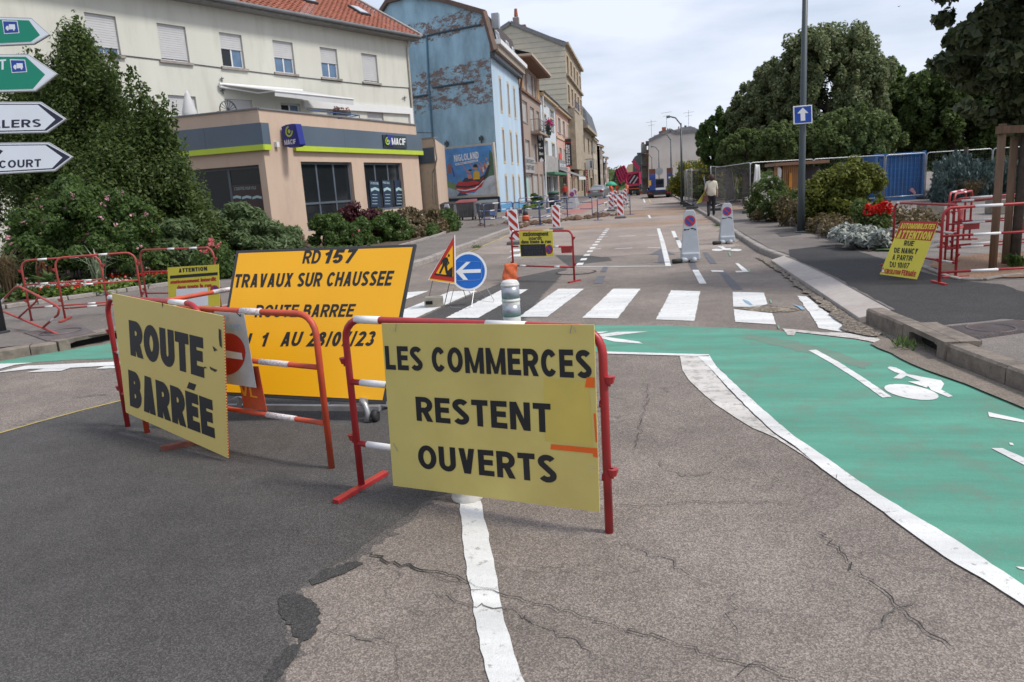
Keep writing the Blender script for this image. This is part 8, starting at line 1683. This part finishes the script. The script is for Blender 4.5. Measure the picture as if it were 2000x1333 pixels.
# brown hut, white big bags, site clutter
g = atY(1520, 330, 33); t = thing('site_hut', 'brown wooden site hut behind the mesh fence left of the lamp post', 'hut', (atY(1528, 360, 32).x, 32, .1)); xa, xb_ = atY(1528, 350, 32).x, atY(1562, 350, 32).x; zt = atY(1545, 323, 32).z
mb = MB(); nbd = 9
for k in range(nbd): MB().bbox((xa+(xb_-xa)*k/nbd+.01, 31.96, .12), (xa+(xb_-xa)*(k+1)/nbd-.01, 32.0, zt)).build('plank', M_WOODL, t)
MB().bbox((xa, 32.01, .1), (xb_, 34, zt)).build('body', M_WOODL, t); MB().bbox((atY(1541, 340, 31.9).x, 31.85, .1), (atY(1547, 340, 31.9).x, 31.95, zt-.3)).build('orange_post', mat('orange_post', (.55, .22, .03), .7), t)
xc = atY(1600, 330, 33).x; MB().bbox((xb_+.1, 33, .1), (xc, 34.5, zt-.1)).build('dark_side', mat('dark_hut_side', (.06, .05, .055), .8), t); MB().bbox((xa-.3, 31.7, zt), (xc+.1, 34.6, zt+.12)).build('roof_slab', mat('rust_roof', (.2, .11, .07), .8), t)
for lab, x0_, x1_, y0_, y1_, Y in (('white tarpaulin heap behind the mesh fence', 1471, 1489, 324, 365, 35), ('white banner sheet on the site hut corner', 1522, 1527, 327, 352, 31.8)):
    a, b2 = atY(x0_, y0_, Y), atY(x1_, y1_, Y); o = MB(); n = 7
    o = MB().hexa([(a.x, Y, .1), (b2.x, Y, .1), (b2.x, Y+.6, .1), (a.x, Y+.6, .1), (a.x+.1, Y, a.z-.1), (b2.x-.1, Y+.1, a.z+.05), (b2.x-.1, Y+.5, a.z), (a.x+.15, Y+.5, a.z+.1)]).build('tarpaulin', M_PVC, None, base=(a.x, Y, .1), bevel=.05); tag(o, lab, 'tarpaulin')
# sandy earth inside the fence
sheet('site_earth', [G2(*p, .12) for p in [(1345, 392), (1400, 402), (1440, 412), (1490, 405), (1500, 395), (1440, 385), (1380, 382)]], .128, A_TRENCH, amp=.15, step=.5)
# mesh fence panels (Heras type)
def mesh_fence(lab, p0, p1, h=2.0, z=.12, blocks=True, lean=0.0):
    p0 = Vector(p0); p1 = Vector(p1); u = (p1-p0); L = u.length; u.normalize(); n = Vector((-u.y, u.x)); t = thing('mesh_fence_panel', lab, 'fence', (p0.x, p0.y, z), 'mobile mesh fence panels'); r = .12
    P_ = lambda s, zz: Vector((p0.x+u.x*s+n.x*lean*zz, p0.y+u.y*s+n.y*lean*zz, z+zz)); pts = [P_(0, 0), P_(0, h-r)]+[P_(r*(1-math.cos(a)), h-r+r*math.sin(a)) for a in (.5, 1.1, 1.57)]+[P_(L-r*(1-math.cos(a)), h-r+r*math.sin(a)) for a in (1.57, 1.1, .5)]+[P_(L, h-r), P_(L, 0)]
    MB().tube(pts, .021, 6).tube([P_(0, .2), P_(L, .2)], .018, 5).build('frame', M_GALV, t, smooth=True); mb = MB(); w = .0014
    k = 0
    nv = int(L/.12)
    for i in range(1, nv): mb.tube([P_(L*i/nv, .2), P_(L*i/nv, h-.05)], w, 3, cap=False)
    for i in range(1, 9): mb.tube([P_(0, .2+(h-.2)*i/9), P_(L, .2+(h-.2)*i/9)], w, 3, cap=False)
    o = mb.build('wire_mesh', M_GALV, t); o['kind'] = 'stuff'
    if blocks:
        for s in (0, L): MB().box(P_(s, .06), (.22, .6, .12), (Vector((u.x, u.y, 0)), Vector((n.x, n.y, 0)), Vector((0, 0, 1)))).build('foot_block', mat('fence_block', (.05, .05, .05), .9), t, bevel=.02)
    return t
fp_ = [G2(1466, 416, .12), G2(1359, 407, .12), G2(1352, 402, .12), G2(1338, 398, .12)]
tz = lambda px, py: Vector(G2(px, py, .12))
Fp = G2(1465, 417, .12)
mesh_fence('mesh fence panel ending at the upright beside the white roses', tz(1398, 402), Fp)
mesh_fence('mesh fence panel from the white roses past the brown hut', Fp, Vector(Fp).lerp(tz(1725, 395), .45)); q = Vector(Fp).lerp(tz(1725, 395), .45)
mesh_fence('mesh fence panel behind the lamp post and yellow-green shrub', q, tz(1724, 395)); mesh_fence('mesh fence panel in front of the blue container', tz(1727, 395), tz(1803, 389.5))
mesh_fence('long mesh fence panel before the weeping cedar', tz(1806, 389.5), tz(1932, 382)); mesh_fence('mesh fence panel running out of the frame behind the linden stakes', tz(1934, 382), tz(2080, 373))
mesh_fence('leaning mesh fence panel of the small enclosure beside the kerb', G2(1345, 404, .12), G2(1430, 392, .12), lean=.05); mesh_fence('mesh fence panel on the kerb side of the enclosure', G2(1338, 400, .12), G2(1352, 408, .12)); mesh_fence('mesh fence panel at the back of the enclosure', G2(1338, 398, .12), G2(1420, 385, .12), lean=-.03); mesh_fence('mesh fence panel lying half open behind the woman', G2(1395, 412, .12), G2(1436, 396, .12), lean=.08)
for i, (a, b2) in enumerate([((1375, 345), (1384, 402)), ((1440, 342), (1431, 392))]):
    pa = G(b2[0], b2[1], .12); o = MB().tube([pa, atY(a[0], a[1], pa.y+.3)], .03, 6).build('prop_pole', M_GALV, None, base=tuple(pa)); tag(o, ['grey prop pole leaning in the fence enclosure, left', 'grey prop pole leaning near the white tarpaulin'][i], 'pole')
# blue works barriers at the trench
def bb(lab, a, b2, z=.1, h=1.0): return barrier(lab, a, b2, m=M_BLUEB, group='blue works barriers along the trench', z=z, h=h, rails=(.7, .35), bands=((.3, .5),), rbands=((.2, .35), (.6, .75)), tr=.022, foot=.4, brk=False, name='blue_barrier', plate=(.28, .4, .2), r=.12)
bb('blue barrier nearest the bins, side on', G2(938, 442, .12), G2(947, 445, .12)); bb('blue barrier in front of the bins', G2(947, 444, .12), G2(1003, 437, .12)); bb('blue barrier in front of the blue house door', G2(1004, 436, .12), G2(1054, 441, .05), .05); bb('blue barrier with two plates beside the earth rubble', G2(1056, 440, .02), G2(1109, 430, 0), 0.0)
bb('second blue barrier behind the rubble, right part', G2(1070, 418, .05), G2(1157, 421, .0), .0); bb('blue barrier end beside the beacon panels', G2(1168, 431, 0), G2(1215, 408, 0), 0); bb('rusty end barrier at the sand strip', G2(1218, 407, 0), G2(1231, 420, 0), 0); bb('blue barrier along the far pavement by the plants', G2(1015, 422, .12), G2(1068, 412, .12)); bb('blue barrier behind the others near the shop', G2(1085, 414, .1), G2(1108, 420, .1))
# rubble along the trench
M_CLOD = mat('earth_clod', (.14, .085, .055), .98, .35, 8, .8, 20); rt_ = random.Random(4)
mb = MB(); path = [G2(*p) for p in [(920, 446), (990, 447), (1010, 440), (1060, 438), (1110, 430), (1160, 426), (1185, 422)]]; TL = plen(path)
def rock(mb, c, r, rnd):
    b0 = len(mb.v); pr = [(0, -.6), (.8, -.35), (1, .1), (.7, .6), (0, .85)]; n = 7
    ring = []
    for rr, zz in pr:
        for k in range(n): a = 2*math.pi*k/n; j = rnd.uniform(.75, 1.2); mb.v.append((c[0]+r*rr*j*math.cos(a), c[1]+r*rr*j*math.sin(a), c[2]+r*.7*zz*j))
    for i in range(4):
        for k in range(n): mb.f.append((b0+i*n+k, b0+i*n+(k+1) % n, b0+(i+1)*n+(k+1) % n, b0+(i+1)*n+k)); mb.m.append(0)
for k in range(260):
    p_, t_ = at_len(path, rt_.random()*TL); rock(mb, (p_.x+rt_.gauss(0, .35), p_.y+rt_.gauss(0, .35), .03), rt_.uniform(.05, .28)*rt_.random()+.04, rt_)
o = mb.build('rubble', M_CLOD); tag(o, 'brown clods of dug earth and rubble along the trench at the blue barriers', 'rubble', kind='stuff')
for i, (px, py, m_, lab) in enumerate([(993, 440, None, 'orange-red traffic bollard at the trench start with lamp'), (1027, 436, None, 'dark and orange marker drum between the blue barriers')]):
    g = G(px, py, .05); t = thing('marker_drum', lab, 'traffic drum', tuple(g)); mo = mat('drum_orange_%d' % i, (.7, .1 if i else .06, .02), .5)
    MB().lathe(g, [(.2, 0), (.2, .05), (.16, .06), (.15, .35)], 14).build('body', M_DARKM if i else mo, t, smooth=True); MB().lathe(g+Vector((0, 0, .12)), [(.165, 0), (.162, .25)], 14).build('band', mo if i else M_WPR, t, smooth=True); MB().lathe(g+Vector((0, 0, .35)), [(.14, 0), (.1, .25), (.03, .3)], 14).build('top', M_DARKM if i else mo, t, smooth=True)
# wheeled bins
def bin_(lab, x0, x1, yt, yb, lidm, gr='wheeled bins below the billboard'):
    g0, g1 = G(x0, yb, .1), G(x1, yb, .1); Y = min(g0.y, g1.y); a, b2 = atY(x0, yt, Y), atY(x1, yt, Y); w = b2.x-a.x; h = a.z-.1; t = thing('wheeled_bin', lab, 'bin', (a.x, Y, .1), gr); cx = (a.x+b2.x)/2; d = .95; M_B = mat('bin_grey', (.1, .1, .105), .6, .12, 3, dirt=(.18, .17, .16), dscale=4, damt=.4)
    MB().hexa([(cx-w*.42, Y+.1, .28), (cx+w*.42, Y+.1, .28), (cx+w*.42, Y+d-.1, .28), (cx-w*.42, Y+d-.1, .28), (cx-w/2, Y, .1+h*.86), (cx+w/2, Y, .1+h*.86), (cx+w/2, Y+d, .1+h*.86), (cx-w/2, Y+d, .1+h*.86)]).build('body', M_B, t, bevel=.02)
    MB().hexa([(cx-w*.52, Y-.04, .1+h*.865), (cx+w*.52, Y-.04, .1+h*.865), (cx+w*.52, Y+d+.03, .1+h*.865), (cx-w*.52, Y+d+.03, .1+h*.865), (cx-w*.5, Y+.05, .1+h*.93), (cx+w*.5, Y+.05, .1+h*.93), (cx+w*.48, Y+d, .12+h), (cx-w*.48, Y+d, .12+h)]).build('lid', lidm, t, bevel=.02)
    for sx in (-.36, .36):
        for yy in (.15, d-.15): MB().lathe((cx+w*sx, Y+yy, .2), [(.1, -.03), (.1, .03)], 12, ax=(Vector((0, 1, 0)), Vector((0, 0, 1)), Vector((1, 0, 0)))).build('wheel', M_BLKP, t)
    for k in range(4): MB().bbox((cx-w*.4+w*.25*k, Y+.01, .35), (cx-w*.37+w*.25*k, Y+.05, .08+h*.84)).build('rib', M_B, t)
bin_('grey wheeled bin with red lid under the billboard', 889, 925, 392, 431, mat('bin_lid_red', (.2, .05, .05), .6)); bin_('grey wheeled bin with grey lid right of the red-lidded one', 928, 966, 393, 430, mat('bin_lid_grey', (.1, .11, .11), .6)); bin_('dark bin half hidden at the left end under the billboard', 858, 886, 397, 430, M_BLKP)
g = atY(1082, 400, 58); t = thing('litter_bin', 'dark green and black bin outside the green-awning shop', 'bin', (g.x, 58, 0)); MB().lathe((g.x, 58, 0), [(.35, 0), (.42, 1.1)], 12).build('body', M_BLKP, t, smooth=True); MB().lathe((g.x, 58, 1.1), [(.45, 0), (.45, .12), (.3, .2)], 12).build('lid', mat('bin_green', (.04, .1, .07), .6), t, smooth=True)
shrub('potted_shrub', 'scraggly potted plants by the taupe house shopfront', [(1049, 395, 56, .45, .7)], L_MID, 2500, .12, 140, cat='plant', kk=10); shrub('wall_weeds', 'pale weeds at the foot of the taupe house', [(1040, 408, 54, .8, .15)], L_LIME, 1500, .1, 141, cat='weeds', kk=10)

# ---------------------------------------------------------------- people
def person(lab, loc, h, yaw, joints, radii, colour, extra=None):
    """one skinned body; joints: name->(x,y,z) at height 1.7; colour(p)->material index"""
    E_ = [('pelvis', 'waist'), ('waist', 'chest'), ('chest', 'neck'), ('neck', 'head0'), ('head0', 'head1'), ('chest', 'shL'), ('shL', 'elL'), ('elL', 'wrL'), ('wrL', 'haL'), ('chest', 'shR'), ('shR', 'elR'), ('elR', 'wrR'), ('wrR', 'haR'),
          ('pelvis', 'hiL'), ('hiL', 'knL'), ('knL', 'anL'), ('anL', 'toL'), ('pelvis', 'hiR'), ('hiR', 'knR'), ('knR', 'anR'), ('anR', 'toR')]
    nm = list(joints); me = bpy.data.meshes.new('body'); me.from_pydata([joints[k] for k in nm], [(nm.index(a), nm.index(b)) for a, b in E_], [])
    o = bpy.data.objects.new('body', me); col.objects.link(o); sk = o.modifiers.new('skin', 'SKIN'); sk.use_smooth_shade = True
    for i, k in enumerate(nm): r = radii[k]; me.skin_vertices[0].data[i].radius = r if isinstance(r, tuple) else (r, r)
    me.skin_vertices[0].data[nm.index('pelvis')].use_root = True; ss = o.modifiers.new('sub', 'SUBSURF'); ss.levels = 2; ss.render_levels = 2
    dg = bpy.context.evaluated_depsgraph_get(); m2 = bpy.data.meshes.new_from_object(o.evaluated_get(dg)); bpy.data.objects.remove(o)
    mats, fn = colour; m2.materials.clear()
    for x in mats: m2.materials.append(x)
    for p in m2.polygons: p.material_index = fn(p.center); p.use_smooth = True
    t = thing('person', lab, 'person', loc, rotz=yaw); t.scale = (h/1.7,)*3; b = bpy.data.objects.new('body', m2); col.objects.link(b); b.parent = t
    return t
def J(**kw):
    d = dict(pelvis=(0, 0, .93), waist=(0, 0, 1.08), chest=(0, 0, 1.34), neck=(0, 0, 1.47), head0=(0, 0, 1.55), head1=(0, 0, 1.63), shL=(-.17, 0, 1.38), elL=(-.22, 0, 1.11), wrL=(-.23, .04, .88), haL=(-.23, .06, .79), shR=(.17, 0, 1.38), elR=(.22, 0, 1.11), wrR=(.23, .04, .88), haR=(.23, .06, .79),
             hiL=(-.09, 0, .88), knL=(-.1, .02, .48), anL=(-.1, 0, .07), toL=(-.11, .16, .035), hiR=(.09, 0, .88), knR=(.1, .02, .48), anR=(.1, 0, .07), toR=(.11, .16, .035)); d.update(kw); return d
RAD = dict(pelvis=(.15, .11), waist=(.14, .1), chest=(.16, .11), neck=.055, head0=(.075, .09), head1=(.07, .085), shL=.07, elL=.045, wrL=.032, haL=.03, shR=.07, elR=.045, wrR=.032, haR=.03, hiL=.095, knL=.065, anL=.045, toL=.035, hiR=.095, knR=.065, anR=.045, toR=.035)
# walking woman seen from behind
wl_ = G(1390, 423, .12); M_SHIRT = mat('cream_blouse', (.55, .5, .4), .85, .1, 8); M_TROU = mat('black_trousers', (.015, .015, .018), .8); M_BAG = mat('brown_leather', (.09, .025, .02), .6)
jw = J(anL=(-.13, -.1, .07), knL=(-.11, .08, .46), toL=(-.14, .04, .04), anR=(.1, .16, .1), knR=(.09, .14, .5), toR=(.1, .3, .05), elL=(-.25, -.02, 1.12), wrL=(-.24, .1, .92), haL=(-.23, .14, .84), pelvis=(0, 0, .93))
rw = dict(RAD); rw.update(chest=(.19, .13), waist=(.19, .14), pelvis=(.19, .15), hiL=.11, hiR=.11, knL=.08, knR=.08, anL=.065, anR=.06, shL=.08, shR=.08)
def cw_(p):
    if p.z < .09: return 3
    if p.z < .86 and abs(p.x) < .2: return 1
    if p.z < 1.2 and abs(p.x) > .19 and (p.z < 1.12): return 2
    if p.z > 1.47: return 2
    return 0
t = person('woman seen from behind in cream blouse and black trousers carrying a brown bag', tuple(wl_), 1.62, 0, jw, rw, ([M_SHIRT, M_TROU, M_SKIN, M_BLKP], cw_))
def child(mb, name, m, t, **k):
    o = mb.build(name, m, None, **k); o.parent = t; o.location = (0, 0, 0); return o
mb = MB(); prof = [(.02, -.0), (.085, .03), (.115, .1), (.12, .17), (.1, .24), (.05, .28), (.005, .29)]; mb.lathe((0, -.015, 1.44), prof, 16); child(mb, 'hair', mat('dark_brown_hair', (.045, .02, .014), .7, .3, 30), t, smooth=True)
mb = MB(); mb.hexa([(-.38, -.12, .62), (-.12, -.12, .62), (-.12, .06, .62), (-.38, .06, .62), (-.34, -.09, .88), (-.16, -.09, .88), (-.16, .03, .88), (-.34, .03, .88)]); mb.tube([(-.33, -.03, .88), (-.25, -.03, 1.0), (-.18, -.03, .88)], .012, 5)
o = mb.build('handbag', M_BAG, None, bevel=.02); o.location = t.location; o.scale = t.scale; tag(o, 'brown leather handbag in the left hand of the walking woman', 'bag')
mb = MB(); mb.raw([(-.2, .1, 1.05), (-.3, .06, 1.0), (-.5, .0, .7), (-.62, .05, .55), (-.44, .1, .6), (-.25, .14, .72), (-.2, .13, .8)], [(0, 1, 2, 3, 4, 5, 6)]); mb.raw([(-.2, .06, 1.05), (-.3, .02, 1.0), (-.5, -.04, .7), (-.62, .0, .55), (-.44, .05, .6), (-.25, .1, .72), (-.2, .1, .8)], [(6, 5, 4, 3, 2, 1, 0)]); o = mb.build('yellow_cloth', mat('yellow_cloth', (.65, .6, .08), .8), None); o.location = t.location; o.scale = t.scale; tag(o, 'bright yellow jacket carried over the walking woman\'s arm', 'clothing')
# road workers in orange
def worker(lab, px, py, yaw, shirt=M_HIVIS, legs=M_HIVIS, helmet=M_PVC, h=1.72, j=None, z=0):
    g = G(px, py, z); jj = J(**(j or {}))
    def f(p): return 3 if p.z < .09 else (1 if p.z < .9 and abs(p.x) < .2 else (2 if p.z > 1.48 or (p.z < .9 and abs(p.x) > .19) else 0))
    rr = dict(RAD); rr.update(chest=(.19, .14), waist=(.17, .13), knL=.085, knR=.085, anL=.065, anR=.065, shL=.08, shR=.08)
    t = person(lab, tuple(g), h, yaw, jj, rr, ([shirt, legs, M_SKIN, M_BLKP], f)); mb = MB(); mb.lathe((0, .0, 1.62), [(.12, 0), (.115, .05), (.07, .11), (.005, .125)], 12); child(mb, 'helmet' if helmet is M_PVC else 'hair', helmet, t, smooth=True)
    if shirt is M_HIVIS:
        mb = MB(); mb.lathe((0, 0, 1.12), [(.185, 0), (.185, .05)], 14); child(mb, 'reflective_stripe', mat('stripe_silver', (.55, .56, .58), .4), t)
    return t
worker('road worker in orange with white helmet, left of the pair', 1195, 384, .3, j=dict(wrL=(-.1, .3, .98), haL=(-.06, .36, .98), elL=(-.24, .12, 1.1), chest=(0, .06, 1.32), neck=(0, .1, 1.44), head0=(0, .13, 1.52), head1=(0, .15, 1.6)))
worker('road worker in orange with white helmet, right of the pair', 1205.5, 382, 3.3, j=dict(knL=(-.14, .02, .48), anL=(-.18, 0, .07), toL=(-.2, .15, .04)))
worker('road worker in orange striding in front of the crimson tipper', 1225.5, 382, 1.2, j=dict(knL=(-.1, .16, .5), anL=(-.1, .28, .08), toL=(-.1, .44, .04), anR=(.1, -.3, .1), toR=(.1, -.16, .05), wrR=(.1, .35, 1.05), haR=(.06, .4, 1.06), elR=(.24, .14, 1.12)))
M_REDS = mat('red_shirt', (.55, .04, .03), .8); M_GREYH = mat('grey_hair', (.3, .29, .28), .8); worker('grey-haired man in red shirt and dark trousers standing under the shop awning', 1104, 393, 3.1, M_REDS, mat('dark_trousers', (.04, .04, .045), .8), M_GREYH, z=.1)
worker('person in red standing in the butcher shop doorway', 1094, 389, 2.9, M_REDS, mat('rusty_trousers', (.3, .07, .05), .8), M_GREYH, z=.1)

# ---------------------------------------------------------------- vehicles
def wheel(t, c, r, w, ax=Vector((1, 0, 0)), name='wheel'):
    a1 = Vector((0, 0, 1)); a2 = ax.cross(a1); o = MB().lathe(c, [(r*.6, -w/2), (r*.96, -w/2), (r, -w*.35), (r, w*.35), (r*.96, w/2), (r*.6, w/2)], 18, ax=(a1, a2, ax)).build(name, M_BLKP, t, smooth=False)
    rim = MB().lathe(c, [(r*.55, -w*.52), (r*.6, -w*.48), (r*.6, w*.48), (r*.55, w*.52)], 14, ax=(a1, a2, ax)).build('rim', M_GALV, o, base=tuple(t.location)); return o
# silver saloon seen from behind: built at its own place, nose pointing up the street
g0, g1 = G(1151, 388), G(1176, 386); W_ = 1.75; gc = G(1163, 389); t = thing('parked_car', 'silver saloon car parked at the left kerb beyond the works barriers', 'car', tuple(gc)); S_ = Vector((gc.x, gc.y, gc.z)); M_CAR = mat('silver_paint', (.33, .33, .34), .3, .03, 1, metal=.7, coat=.5)
yaw = -.16; ca, sa = math.cos(yaw), math.sin(yaw); sc_ = 1.12
def cp(x, y, z): return Vector((S_.x+(x*ca-y*sa)*sc_, S_.y+(x*sa+y*ca)*sc_, S_.z+z*sc_))
# longitudinal sections: y, half width bottom, half width top, z bottom, z shoulder, z roof, half width roof
sec = [(0, .78, .80, .38, .86, .95, .66), (.12, .85, .86, .25, .93, 1.0, .70), (.75, .87, .87, .22, .96, 1.06, .66), (1.35, .88, .87, .22, .96, 1.38, .56), (1.9, .88, .87, .22, .95, 1.42, .55), (2.7, .88, .87, .22, .94, 1.39, .55), (3.4, .88, .86, .22, .90, 1.0, .66), (4.1, .86, .82, .24, .80, .86, .66), (4.45, .74, .7, .35, .62, .68, .55)]
v = []; f = []
for y, wb, ws, zb_, zs__, zr, wr in sec: v += [cp(-wb, y, zb_), cp(-wb*1.01, y, (zb_+zs__)/2), cp(-ws, y, zs__), cp(-wr, y, zr), cp(wr, y, zr), cp(ws, y, zs__), cp(wb*1.01, y, (zb_+zs__)/2), cp(wb, y, zb_)]
for i in range(len(sec)-1): f += [(i*8+k, i*8+(k+1) % 8, (i+1)*8+(k+1) % 8, (i+1)*8+k) for k in range(8)]
f += [tuple(range(8))[::-1], tuple(len(sec)*8-8+k for k in range(8))]; MB().raw(v, f).build('body', M_CAR, t, bevel=.03)
MB().face([cp(-.58, .86, 1.09), cp(.58, .86, 1.09), cp(.50, 1.33, 1.37), cp(-.50, 1.33, 1.37)]).build('rear_window', mat('rear_glass', (.12, .15, .16), .1), t)
o = bpy.data.objects[t.children[-1].name]; 
for vv in o.data.vertices: vv.co.z += .012; vv.co.y -= .012
for s in (-1, 1):
    MB().face([cp(s*.80, 1.2, 1.0), cp(s*.80, 2.9, 1.0), cp(s*.6, 2.7, 1.34), cp(s*.6, 1.45, 1.34)]).build('side_window', M_GLASS, t); MB().hexa([cp(s*.86, -.03, .68), cp(s*.5, -.03, .68), cp(s*.5, .1, .68), cp(s*.87, .1, .68), cp(s*.84, -.02, .88), cp(s*.55, -.02, .88), cp(s*.55, .1, .88), cp(s*.85, .1, .88)]).build('tail_light', mat('tail_red', (.35, .01, .012), .25), t)
    for y in (.85, 3.6): wheel(t, cp(s*.78, y, .31), .31*sc_, .2)
MB().hexa([cp(-.26, -.035, .72), cp(.26, -.035, .72), cp(.26, .02, .72), cp(-.26, .02, .72), cp(-.26, -.035, .83), cp(.26, -.035, .83), cp(.26, .02, .83), cp(-.26, .02, .83)]).build('number_plate', M_PVC, t); MB().hexa([cp(-.85, -.07, .3), cp(.85, -.07, .3), cp(.85, .1, .3), cp(-.85, .1, .3), cp(-.83, -.06, .55), cp(.83, -.06, .55), cp(.83, .1, .55), cp(-.83, .1, .55)]).build('bumper', M_CAR, t, bevel=.03)
# low-loader truck from behind
gt = G(1290, 387); Y = gt.y; X = lambda px, py=380, yy=0: atY(px, py, Y+yy); t = thing('low_loader_truck', 'blue low-loader lorry seen from behind with two raised ramps', 'truck', tuple(gt)); M_TB = mat('truck_blue', (.03, .06, .24), .5, .12, 2); M_RUST = mat('rusty_ramp', (.14, .05, .035), .85, .3, 3); M_CH = mat('chassis_black', (.02, .02, .022), .7)
xL, xR = X(1264).x, X(1315).x; z = lambda py, px=1290: X(px, py).z
MB().bbox((xL, Y, z(378)), (xR, Y+8, z(370))).build('bed', M_TB, t, bevel=.03); MB().bbox((xL, Y-.1, z(381)), (xR, Y+.1, z(374))).build('rear_beam', M_CH, t, bevel=.02); MB().bbox((X(1279).x, Y-.12, z(371)), (X(1303).x, Y, z(367))).build('white_rear_plate', M_PVC, t)
for a, b_ in ((1268.5, 1281), (1303, 1314.5)):
    MB().bbox((X(a).x, Y-.15, z(371)), (X(b_).x, Y+.15, z(340))).build('ramp', M_TB, t, bevel=.03); MB().bbox((X(a).x, Y-.14, z(340)), (X(b_).x, Y+.14, z(329.5))).build('ramp_end', M_RUST, t)
    for k in range(5): zz = z(370-k*6); MB().bbox((X(a).x+.03, Y-.2, zz-.03), (X(b_).x-.03, Y-.155, zz+.03)).build('ramp_rib', M_TB, t)
for a, b_ in ((1267.5, 1272), (1309, 1313.5)): MB().bbox((X(a).x, Y-.25, z(361.5)), (X(b_).x, Y-.21, z(351.5))).build('orange_panel', mat('orange_panel', (.7, .35, .03), .5), t)
MB().bbox((X(1306).x, Y-.2, z(350)), (X(1310).x, Y-.16, z(346))).build('ramp_label', M_PVC, t)
MB().bbox((X(1279).x, Y+8, z(372)), (X(1302).x, Y+10, z(349))).build('cab', M_CH, t, bevel=.1); MB().bbox((X(1281).x, Y+7.95, z(360)), (X(1299).x, Y+7.99, z(352))).build('cab_window', M_GLASS, t)
for s, xx in ((0, xL+.35), (1, xR-.35)):
    for yy in (.7, 2.0): wheel(t, Vector((xx, Y+yy, gt.z+.45)), .45, .55)
    MB().bbox((xx-.25, Y-.16, z(378)), (xx+.1, Y-.11, z(376))).build('tail_light', mat('tail_red', (.4, .01, .01), .3), t); MB().bbox((xx-.3, Y+.2, gt.z+.9), (xx+.3, Y+2.4, gt.z+1.0)).build('mudguard', M_CH, t)
# crimson tipper with raised body
Yt_ = 100; X = lambda px, py: atY(px, py, Yt_); t = thing('tipper_lorry', 'crimson tipper lorry with raised ribbed body behind the orange workers', 'truck', tuple(G(1236, 380))); M_CR = mat('crimson', (.33, .012, .06), .45, .15, 1.5); t.location.y = Yt_
body_ = [X(1201.5, 333), X(1219, 324), X(1228, 345), X(1211, 358)]; MB().prism(body_, (0, 2.4, .1)).build('side_panel', M_CR, t)
for k in range(5): a = body_[0].lerp(body_[1], k/4); b_ = body_[3].lerp(body_[2], k/4); sq(MB(), a+Vector((0, -.06, 0)), b_+Vector((0, -.06, 0)), .14).build('rib', M_CR, t)
for k in range(3): a = body_[0].lerp(body_[3], k/2); b_ = body_[1].lerp(body_[2], k/2); sq(MB(), a+Vector((0, -.08, 0)), b_+Vector((0, -.08, 0)), .14).build('rib', M_CR, t)
MB().prism([X(1233, 316), X(1238, 311.5), X(1250, 327), X(1249, 333), X(1243, 330)], (0, 2.2, 0)).build('raised_tailgate', M_CR, t); rb_ = [X(1222, 350), X(1226, 340), X(1248, 336), X(1249, 360), X(1232, 362), X(1224, 358)]
MB().prism(rb_, (0, 3, 0)).build('body_back', mat('dark_crimson', (.12, .012, .03), .7, .3, 1.5), t)
for a_, b_ in zip(rb_, rb_[1:]+rb_[:1]): sq(MB(), a_+Vector((0, -.1, 0)), b_+Vector((0, -.1, 0)), .32).build('rim_beam', M_CR, t)
for a_, b_ in (((1230, 358), (1240, 343)), ((1236, 360), (1246, 346)), ((1226, 352), (1236, 340))): sq(MB(), X(*a_)+Vector((0, -.15, 0)), X(*b_)+Vector((0, -.15, 0)), .16).build('strut', M_CR if a_[0] == 1226 else M_GALV, t)
MB().bbox(tuple(X(1228, 374)), tuple(X(1249, 363)+Vector((0, 6, 0)))).build('chassis', M_CH, t); MB().bbox(tuple(X(1228, 370)+Vector((0, -.1, 0))), tuple(X(1248, 367.5))).build('orange_bumper', mat('orange_bumper', (.6, .12, .03), .5), t)
for px in (1231, 1246): wheel(t, Vector((X(px, 374).x, Yt_+.5, X(px, 374.5).z)), .5, .5)
t2 = thing('conveyor', 'black louvred conveyor frame left of the crimson body', 'machine', tuple(G(1203, 372))); 
for k in range(9): a = X(1198-k*-.5+.2, 362-k*3.4); b_ = X(1211-k*.6, 361-k*3.4); sq(MB(), a, b_, .12).build('louvre', M_CH, t2)
sq(MB(), X(1197, 366), X(1203, 333), .15).build('frame_side', M_CH, t2); sq(MB(), X(1212, 364), X(1205, 333), .15).build('frame_side', M_CH, t2)
o = MB().lathe(atY(1193, 358, 95), [(.75, -.35), (.65, -.1), (.35, .12), (.03, .22)], 14).build('green_parasol', mat('parasol_green', (.04, .32, .2), .7), None, base=tuple(atY(1193, 358, 95)), smooth=True); tag(o, 'green parasol canopy beyond the workers', 'parasol')
for i, px in enumerate((1249, 1254)):
    g = G(px, 379); t = thing('works_cone', ['orange works stand right of the tipper wheel', 'second orange stand beside the low-loader'][i], 'cone', tuple(g)); MB().lathe(g, [(.35, 0), (.33, .05), (.2, .06), (.06, 1.1)], 10).build('body', M_HIVIS, t); MB().lathe(g+Vector((0, 0, .45)), [(.16, 0), (.12, .25)], 10).build('white_band', M_WPR, t)
c = atY(1756, 13, 60); o = MB().raw([c+Vector(v) for v in ((-.12, 0, .01), (0, 0, .0), (.12, 0, .02), (0, .05, -.02), (0, -.06, -.02), (0, 0, .03))], [(0, 3, 5), (0, 5, 4), (2, 5, 3), (2, 4, 5), (0, 4, 3), (2, 3, 4)]).build('bird', M_DARKM, None, base=tuple(c)); tag(o, 'small dark bird high in the sky on the right', 'bird')
